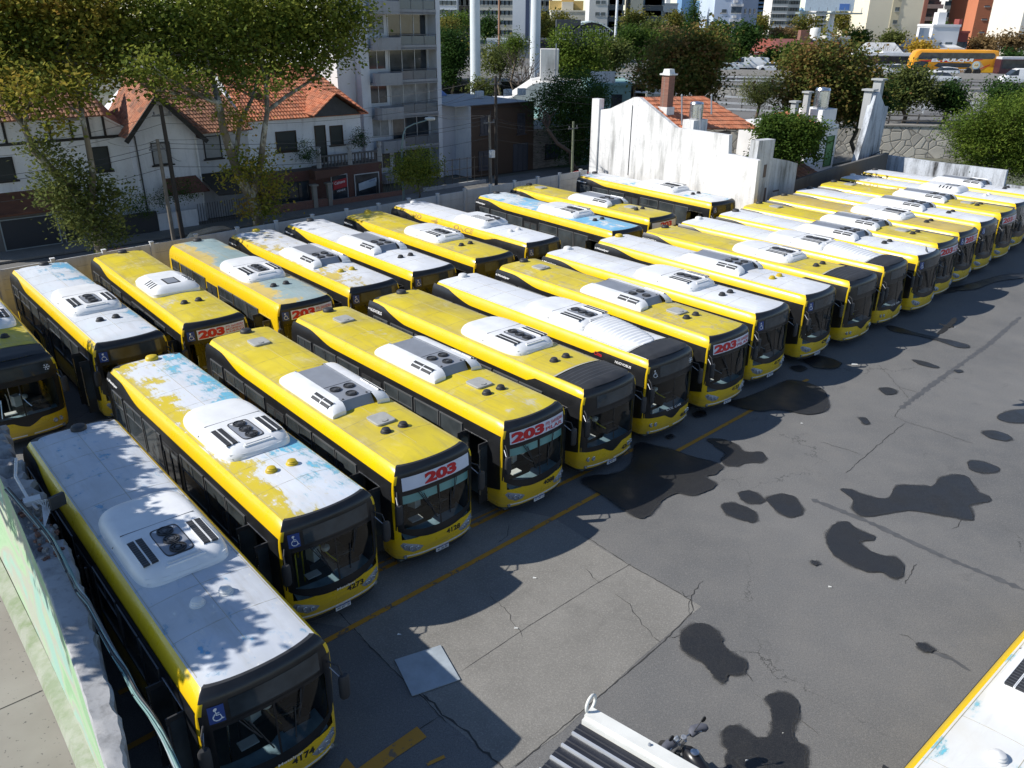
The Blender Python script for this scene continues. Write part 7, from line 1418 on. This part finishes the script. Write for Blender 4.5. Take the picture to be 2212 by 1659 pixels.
MB().bx(x1 * .55, x1 * .8, -.06, 0, zt - 2.2, zt - .8).build('window', GLM, h); MB().bx(x1 * .6, x1 * .75, -.5, -.05, zt - 3.2, zt - 2.5).build('air_conditioner', WHD, h)
def redhouse(label, px0, px1, Y, pye, pyr, m, wc=(.6, .58, .54), dpt=9, chim=False, win_=3, name='house'):
    x0, x1 = X_(px0, Y, pye), X_(px1, Y, pye); ze, zr = Z_((px0 + px1) / 2, pye, Y), Z_((px0 + px1) / 2, pyr, Y + dpt / 2); h = thing(name, label, 'house', (x0, Y, 0)); W_ = x1 - x0
    MB().bx(0, W_, 0, dpt, 0, ze).build('wall', plain(wc, .8, 0, .1, .5), h); MB().add([(-.4, -.5, ze - .2), (W_ + .4, -.5, ze - .2), (W_ + .4, dpt / 2, zr), (-.4, dpt / 2, zr), (W_ + .4, dpt + .5, ze - .2), (-.4, dpt + .5, ze - .2), (-.4, -.5, ze - .4), (W_ + .4, -.5, ze - .4)], [(0, 1, 2, 3), (3, 2, 4, 5), (6, 7, 1, 0), (0, 3, 5), (1, 4, 2)]).build('roof', m, h)
    for i in range(win_): obj('window', wmesh(W_ / win_ * .5, 1.1), h, (W_ * (i + .25) / win_, 0, max(.4, ze - 2.2)))
    if chim: MB().bx(W_ * .6, W_ * .6 + 1.6, dpt * .3, dpt * .5, ze, zr + 1.6).build('chimney', BRK, h)
    return h
RT = tilem((.30, .07, .04), (.38, .11, .07), (.12, .06, .05), .6); RT2 = tilem((.17, .05, .045), (.22, .08, .07), (.1, .06, .05), .5); GT = plain((.46, .52, .55), .6, 0, .2, .3)
redhouse('two-storey house with red tiled roof and a band of windows', 1634, 1702, 178, 100, 84, RT, chim=False); redhouse('brick-chimneyed house with dull red roof', 1690, 1765, 172, 104, 84, RT2, chim=True, win_=4); redhouse('lower house with flat red porch roof before the red-tiled house', 1630, 1695, 172, 113, 104, RT, win_=2)
redhouse('grey metal-roofed workshop behind the reddish tree', 1810, 1915, 185, 118, 103, GT, (.55, .6, .63), 16, win_=3, name='workshop'); redhouse('pale pyramid-roofed shed behind the coach front', 1895, 1950, 190, 116, 92, plain((.5, .51, .52), .7, 0, .2, .4), (.6, .6, .6), 12, win_=1, name='shed'); redhouse('cream low house with a red roof left of the bare tree', 1835, 1880, 215, 96, 88, RT, (.62, .56, .42)); redhouse('long white-roofed shed above the coach', 1990, 2080, 200, 103, 93, plain((.55, .56, .57), .7, 0, .15, .3), (.5, .4, .35), 14, win_=2, name='shed')
for lb, a, b, Y, y_, c in (('white flat-roofed house with a round tank left of the billboard column', 1758, 1795, 176, 92, (.68, .68, .66)), ('white low house with dark window right of the billboard column', 1795, 1842, 180, 84, (.52, .51, .47)), ('white stepped modern house in front of the orange brick high-rise', 2020, 2078, 205, 58, (.72, .72, .73)), ('white lower terrace beside the stepped modern house', 2000, 2040, 200, 92, (.66, .66, .66)), ('dark red brick wing right of the stepped white house', 2078, 2100, 208, 72, (.28, .07, .06)), ('small white roof block left of the conifer', 1446, 1490, 190, 98, (.70, .68, .66)), ('white box building low behind the long shed', 1052, 1092, 205, 88, (.60, .63, .62)), ('long red-grey low house row at far right', 2085, 2180, 230, 88, (.30, .20, .17)), ('white low building between two mid-distance trees', 1530, 1590, 185, 118, (.62, .62, .62))):
    t = tower(lb, a, b, Y, 0, c, (2, 1.6, 1.2, .1, .9), pyt=y_, depth=8, roofbits='stepped' in lb, name='house', cat='house')
c = D(1771, 78, 175); tk = thing('water_tank', 'round white tank on the flat-roofed house beside the billboard column', 'water tank', (c.x, 178, Z_(1776, 92, 176) + .5)); MB().lathe([(1.0, 0), (1.0, 1.9), (.9, 2.1), (.0001, 2.2)], (0, 0, 0), 18).build('drum', plain((.7, .7, .68), .6), tk, 40)
# ---- trees of the middle distance
def TT(name, label, px, py, wpx, hpx, Y, pal, n, size, seed, lobes=8, group=None, k=1.0, cat='tree', flat=.9, **kw):
    """crown of wpx x hpx photo pixels centred at (px, py), standing at distance Y"""
    rnd = random.Random(seed); lobes = int(lobes * 1.5); c = D(px, py, Y); s = (D(px + 100, py, Y) - c).length / 100; rx, rz2 = wpx * s / 2, hpx * s / 2; L_ = []
    for i in range(lobes):
        a = rnd.uniform(0, 2 * PI); e = rnd.uniform(-.75, .9); q = rnd.uniform(.3, .86); r_ = min(rx, rz2) * rnd.uniform(.2, .5) * (1.15 - .35 * q)
        L_.append((c + Vector((math.cos(a) * rx * q * math.sqrt(1 - e * e * .7), math.sin(a) * rx * q * .7, e * (rz2 - r_ * .6) * rnd.uniform(.8, 1.12))), (r_ * rnd.uniform(.8, 1.25), r_, r_ * rnd.uniform(.6, 1.05))))
    L_.append((c, (rx * .55, rx * .5, rz2 * .55))); return tree(name, label, (c.x, c.y, kw.pop('zg', 0)), L_, n, size, pal, seed, tr=kw.pop('tr', .18 + rx * .03), group=group, cat=cat, **kw)
GM = 'trees between the houses and the motorway'
TT('broadleaf_tree', 'large rounded tree behind the chimney house, green tinged with red', 1478, 138, 215, 145, 84, 'maple', 24000, .36, 101, 18, GM); TT('broadleaf_tree', 'large reddish-brown and green tree behind the small white house', 1790, 188, 225, 205, 80, 'maple', 26000, .34, 102, 18, GM)
TT('broadleaf_tree', 'dark green lower half tree right of the reddish one', 1862, 220, 95, 140, 82, 'dark', 12000, .32, 103, 9, GM); TT('broadleaf_tree', 'dense mid-green tree between the tall white house and small white house', 1701, 308, 185, 118, 59, 'green', 26000, .21, 104, 12, GM, spread=.45); TT('broadleaf_tree', 'slim dark tree in front of the orange coach nose', 1966, 190, 90, 95, 92, 'olive', 11000, .30, 105, 11, GM, zg=3.05)
TT('broadleaf_tree', 'round bush tree against the lower stone wall', 2048, 214, 85, 62, 92, 'dark', 8000, .28, 106, 9, GM, zg=3.05); TT('broadleaf_tree', 'dark green tree top at right edge above the feathery tree', 2190, 215, 120, 70, 84, 'dark', 6500, .3, 107, 8, GM)
TT('feathery_tree', 'broad bright green feathery tree overhanging the stained wall', 2165, 300, 330, 200, 66, 'lime', 70000, .24, 108, 30, GM, aspect=3.2, spread=.6); TT('cedar_tree', 'flat-branched dark cedar left of the reddish-brown tree', 1648, 196, 105, 70, 90, 'olive', 9000, .2, 109, 10, GM, aspect=3)
TT('broadleaf_tree', 'bright green rounded tree beside the pale chimney tower', 1255, 135, 130, 130, 104, 'lime', 15000, .3, 110, 13, GM); TT('broadleaf_tree', 'spreading green tree left of the large rounded tree', 1375, 100, 110, 85, 125, 'green', 9000, .34, 111, 11, GM); TT('broadleaf_tree', 'dark bushy tree behind the dark modern building end', 1330, 120, 70, 70, 118, 'olive', 5000, .34, 112, 8, GM)
TT('conifer_tree', 'dark green tree right of the balcony tower', 977, 120, 75, 130, 125, 'dark', 11000, .34, 113, 11, GM); TT('broadleaf_tree', 'olive tree beyond the dark one near the thick pole', 965, 62, 60, 40, 190, 'autumn', 3500, .5, 114, 7, GM); TT('broadleaf_tree', 'round pale green tree top near the balcony tower', 985, 50, 80, 36, 230, 'green', 4000, .55, 115, 7, GM)
TT('broadleaf_tree', 'thin leafy tree between the white poles', 1085, 130, 90, 90, 118, 'olive', 4500, .32, 116, 9, GM, spread=.8); TT('pine_tree', 'light pine between the white poles', 1112, 95, 45, 55, 112, 'lime', 3000, .28, 117, 6, GM, aspect=3); TT('broadleaf_tree', 'dark tree behind the rust-coloured mast', 1055, 55, 40, 55, 210, 'dark', 3000, .5, 118, 6, GM); TT('shrub', 'shrub at the foot of the tank trailer', 1035, 190, 40, 35, 92, 'olive', 1800, .25, 119, 5, GM, cat='shrub')
for i, (px, py, w_, h_, Y, pal, lb) in enumerate([(1222, 55, 70, 58, 235, 'autumn', 'golden-brown tree above the dark modern building'), (1190, 70, 40, 40, 228, 'autumn', 'golden tree right behind the thinner white pole'), (1170, 42, 30, 24, 240, 'autumn', 'small far olive tree near the thinner pole'), (1370, 48, 60, 50, 235, 'autumn', 'olive-gold tree before the cream narrow high-rise'), (1410, 70, 60, 40, 200, 'olive', 'low olive tree under the dark glazed tower'), (1462, 50, 60, 55, 240, 'autumn', 'golden-olive tree left of the tall conifer'), (1520, 55, 60, 70, 225, 'autumn', 'golden-olive tree right of the tall conifer'), (1560, 75, 40, 50, 180, 'dark', 'grey-green tree in front of the pale blue building'), (1610, 85, 50, 60, 160, 'dark', 'dark clump of trees beside the pale blue building'), (1640, 60, 55, 60, 240, 'autumn', 'golden-brown tree beside the dark blue glass tower'), (1690, 78, 60, 30, 230, 'brown', 'nearly bare brown tree before the gridded high-rise'), (1740, 55, 75, 60, 250, 'autumn', 'large golden-olive tree left of the billboard column'), (1690, 96, 60, 22, 200, 'lime', 'bright green creeper-covered tree above red roofs'), (1745, 100, 60, 26, 190, 'lime', 'bright green low tree behind the brick chimney'), (1830, 50, 75, 62, 245, 'autumn', 'large golden-olive tree right of the billboard column'), (1855, 85, 70, 45, 210, 'green', 'green tree below the golden one near the cream high-rise'), (1865, 20, 20, 40, 260, 'olive', 'dark tree top touching the cream high-rise'), (1590, 122, 40, 40, 160, 'green', 'small dark green tree at the motorway edge'), (1670, 130, 45, 45, 160, 'green', 'bushy green garden tree beside the motorway van'), (1710, 118, 50, 50, 158, 'green', 'pointed green garden tree before the red roof'), (1545, 128, 40, 30, 165, 'dark', 'low dark hedge tree near the motorway'),
      (1985, 75, 60, 40, 235, 'olive', 'olive tree row behind the pyramid-roofed shed'), (2020, 90, 50, 30, 215, 'green', 'green treetop left of the stepped white house'), (1990, 106, 45, 22, 195, 'gold', 'golden yellow low tree above the coach front'), (2150, 65, 75, 62, 235, 'autumn', 'rounded olive tree in front of the orange brick high-rise'), (2120, 95, 90, 30, 215, 'brown', 'bare brown trees behind the coach'), (2190, 95, 80, 45, 200, 'brown', 'rust-brown trees behind the coach tail'), (2180, 130, 60, 25, 180, 'dark', 'dark hedge trees at the right above the vans'), (2035, 70, 40, 26, 225, 'dark', 'dark tree beside the stepped white house'), (1930, 84, 50, 22, 225, 'olive', 'olive bushes under the cream high-rise'), (1800, 112, 40, 20, 186, 'green', 'green shrubs behind the reddish tree top'), (1440, 84, 45, 26, 190, 'brown', 'brownish bare treetops left of the conifer'), (1345, 75, 40, 26, 230, 'olive', 'olive treetops right of the curved pale roof')]):
    TT('broadleaf_tree', lb, px, py, w_, h_, Y, pal, 2600, .62, 200 + i, 8, 'trees among the distant houses', spread=.4)
# tall conifer
rnd = random.Random(77); c = D(1497, 50, 200); t = thing('araucaria_tree', 'tall dark pointed conifer rising above the golden trees', 'tree', (c.x, 200, 0)); zt = Z_(1497, -6, 200); zl = Z_(1497, 98, 200); MB().tube([(0, 0, 0), (0, 0, zt - .5)], [.35, .06], 7).build('trunk', BARK, t)
bl = []
for i in range(16): u = i / 15; r_ = 3.4 * (1 - u) ** .8 + .3; bl.append((Vector((0, 0, zl + (zt - zl) * u - 0)), (r_, r_, .55)))
leaves(bl, 6000, .42, rnd, per=10, shell=.2, spread=.3).build('crown', LV['dark'], t)
# bare trees
for lb, px, py, Y, s in (('bare branching tree in front of the grey workshop', 1905, 118, 170, 3.2), ('bare twiggy tree between the white poles', 1120, 150, 110, 3.4), ('second bare twiggy tree beside the thinner pole', 1142, 165, 106, 3.0)):
    c = D(px, py, Y); rnd = random.Random(px); t = thing('bare_tree', lb, 'tree', (c.x, Y, 0), 0, 'bare trees'); mb = MB(); tp = Vector((0, 0, max(1.5, c.z - s * .6))); branch(mb, (0, 0, 0), tp, .16, .12, rnd)
    for k in range(12):
        e = tp + Vector((rnd.uniform(-1, 1) * s, rnd.uniform(-1, 1) * s * .6, rnd.uniform(.3, 1.2) * s)); branch(mb, tp, e, .07, .02, rnd, 4, .08)
        for _ in range(3): branch(mb, tp.lerp(e, .6), e + Vector((rnd.uniform(-1, 1), rnd.uniform(-.6, .6), rnd.uniform(0, 1))), .03, .01, rnd, 3, .08)
    mb.build('trunk', plain((.10, .08, .07), .9), t)
# far belt of woodland that reads as one mass
rnd = random.Random(99); bl = []
for i in range(150): Y = rnd.uniform(300, 520); x = rnd.uniform(-.1, .75) * Y; bl.append((Vector((x, Y, rnd.uniform(1, 4))), (rnd.uniform(6, 11), 5, rnd.uniform(3.5, 6.5))))
tag(leaves(bl, 26000, 1.3, rnd, per=12, shell=.7, spread=.35).build('woodland', LV['autumn']), 'far belt of autumn trees along the foot of the skyline', 'trees', kind='stuff')
# far low roofs
rnd = random.Random(5); 
for i in range(26):
    Y = rnd.uniform(240, 420); px = 960 + i * 49 + rnd.uniform(-15, 15); x = X_(px, Y, 60); w_ = rnd.uniform(7, 15); hh = rnd.uniform(4, 8); t = thing('low_house', 'small far house with a flat roof low among the distant treetops', 'house', (x, Y, 0), rnd.uniform(-.3, .3), 'small far houses'); MB().bx(0, w_, 0, 9, 0, hh).build('wall', plain([(.66, .66, .65), (.45, .46, .47), (.6, .55, .45), (.55, .57, .6)][i % 4], .8), t); MB().bx(-.2, w_ + .2, -.2, 9.2, hh, hh + .4).build('roof', plain([(.5, .5, .5), (.3, .12, .08), (.4, .4, .4)][i % 3], .8), t)
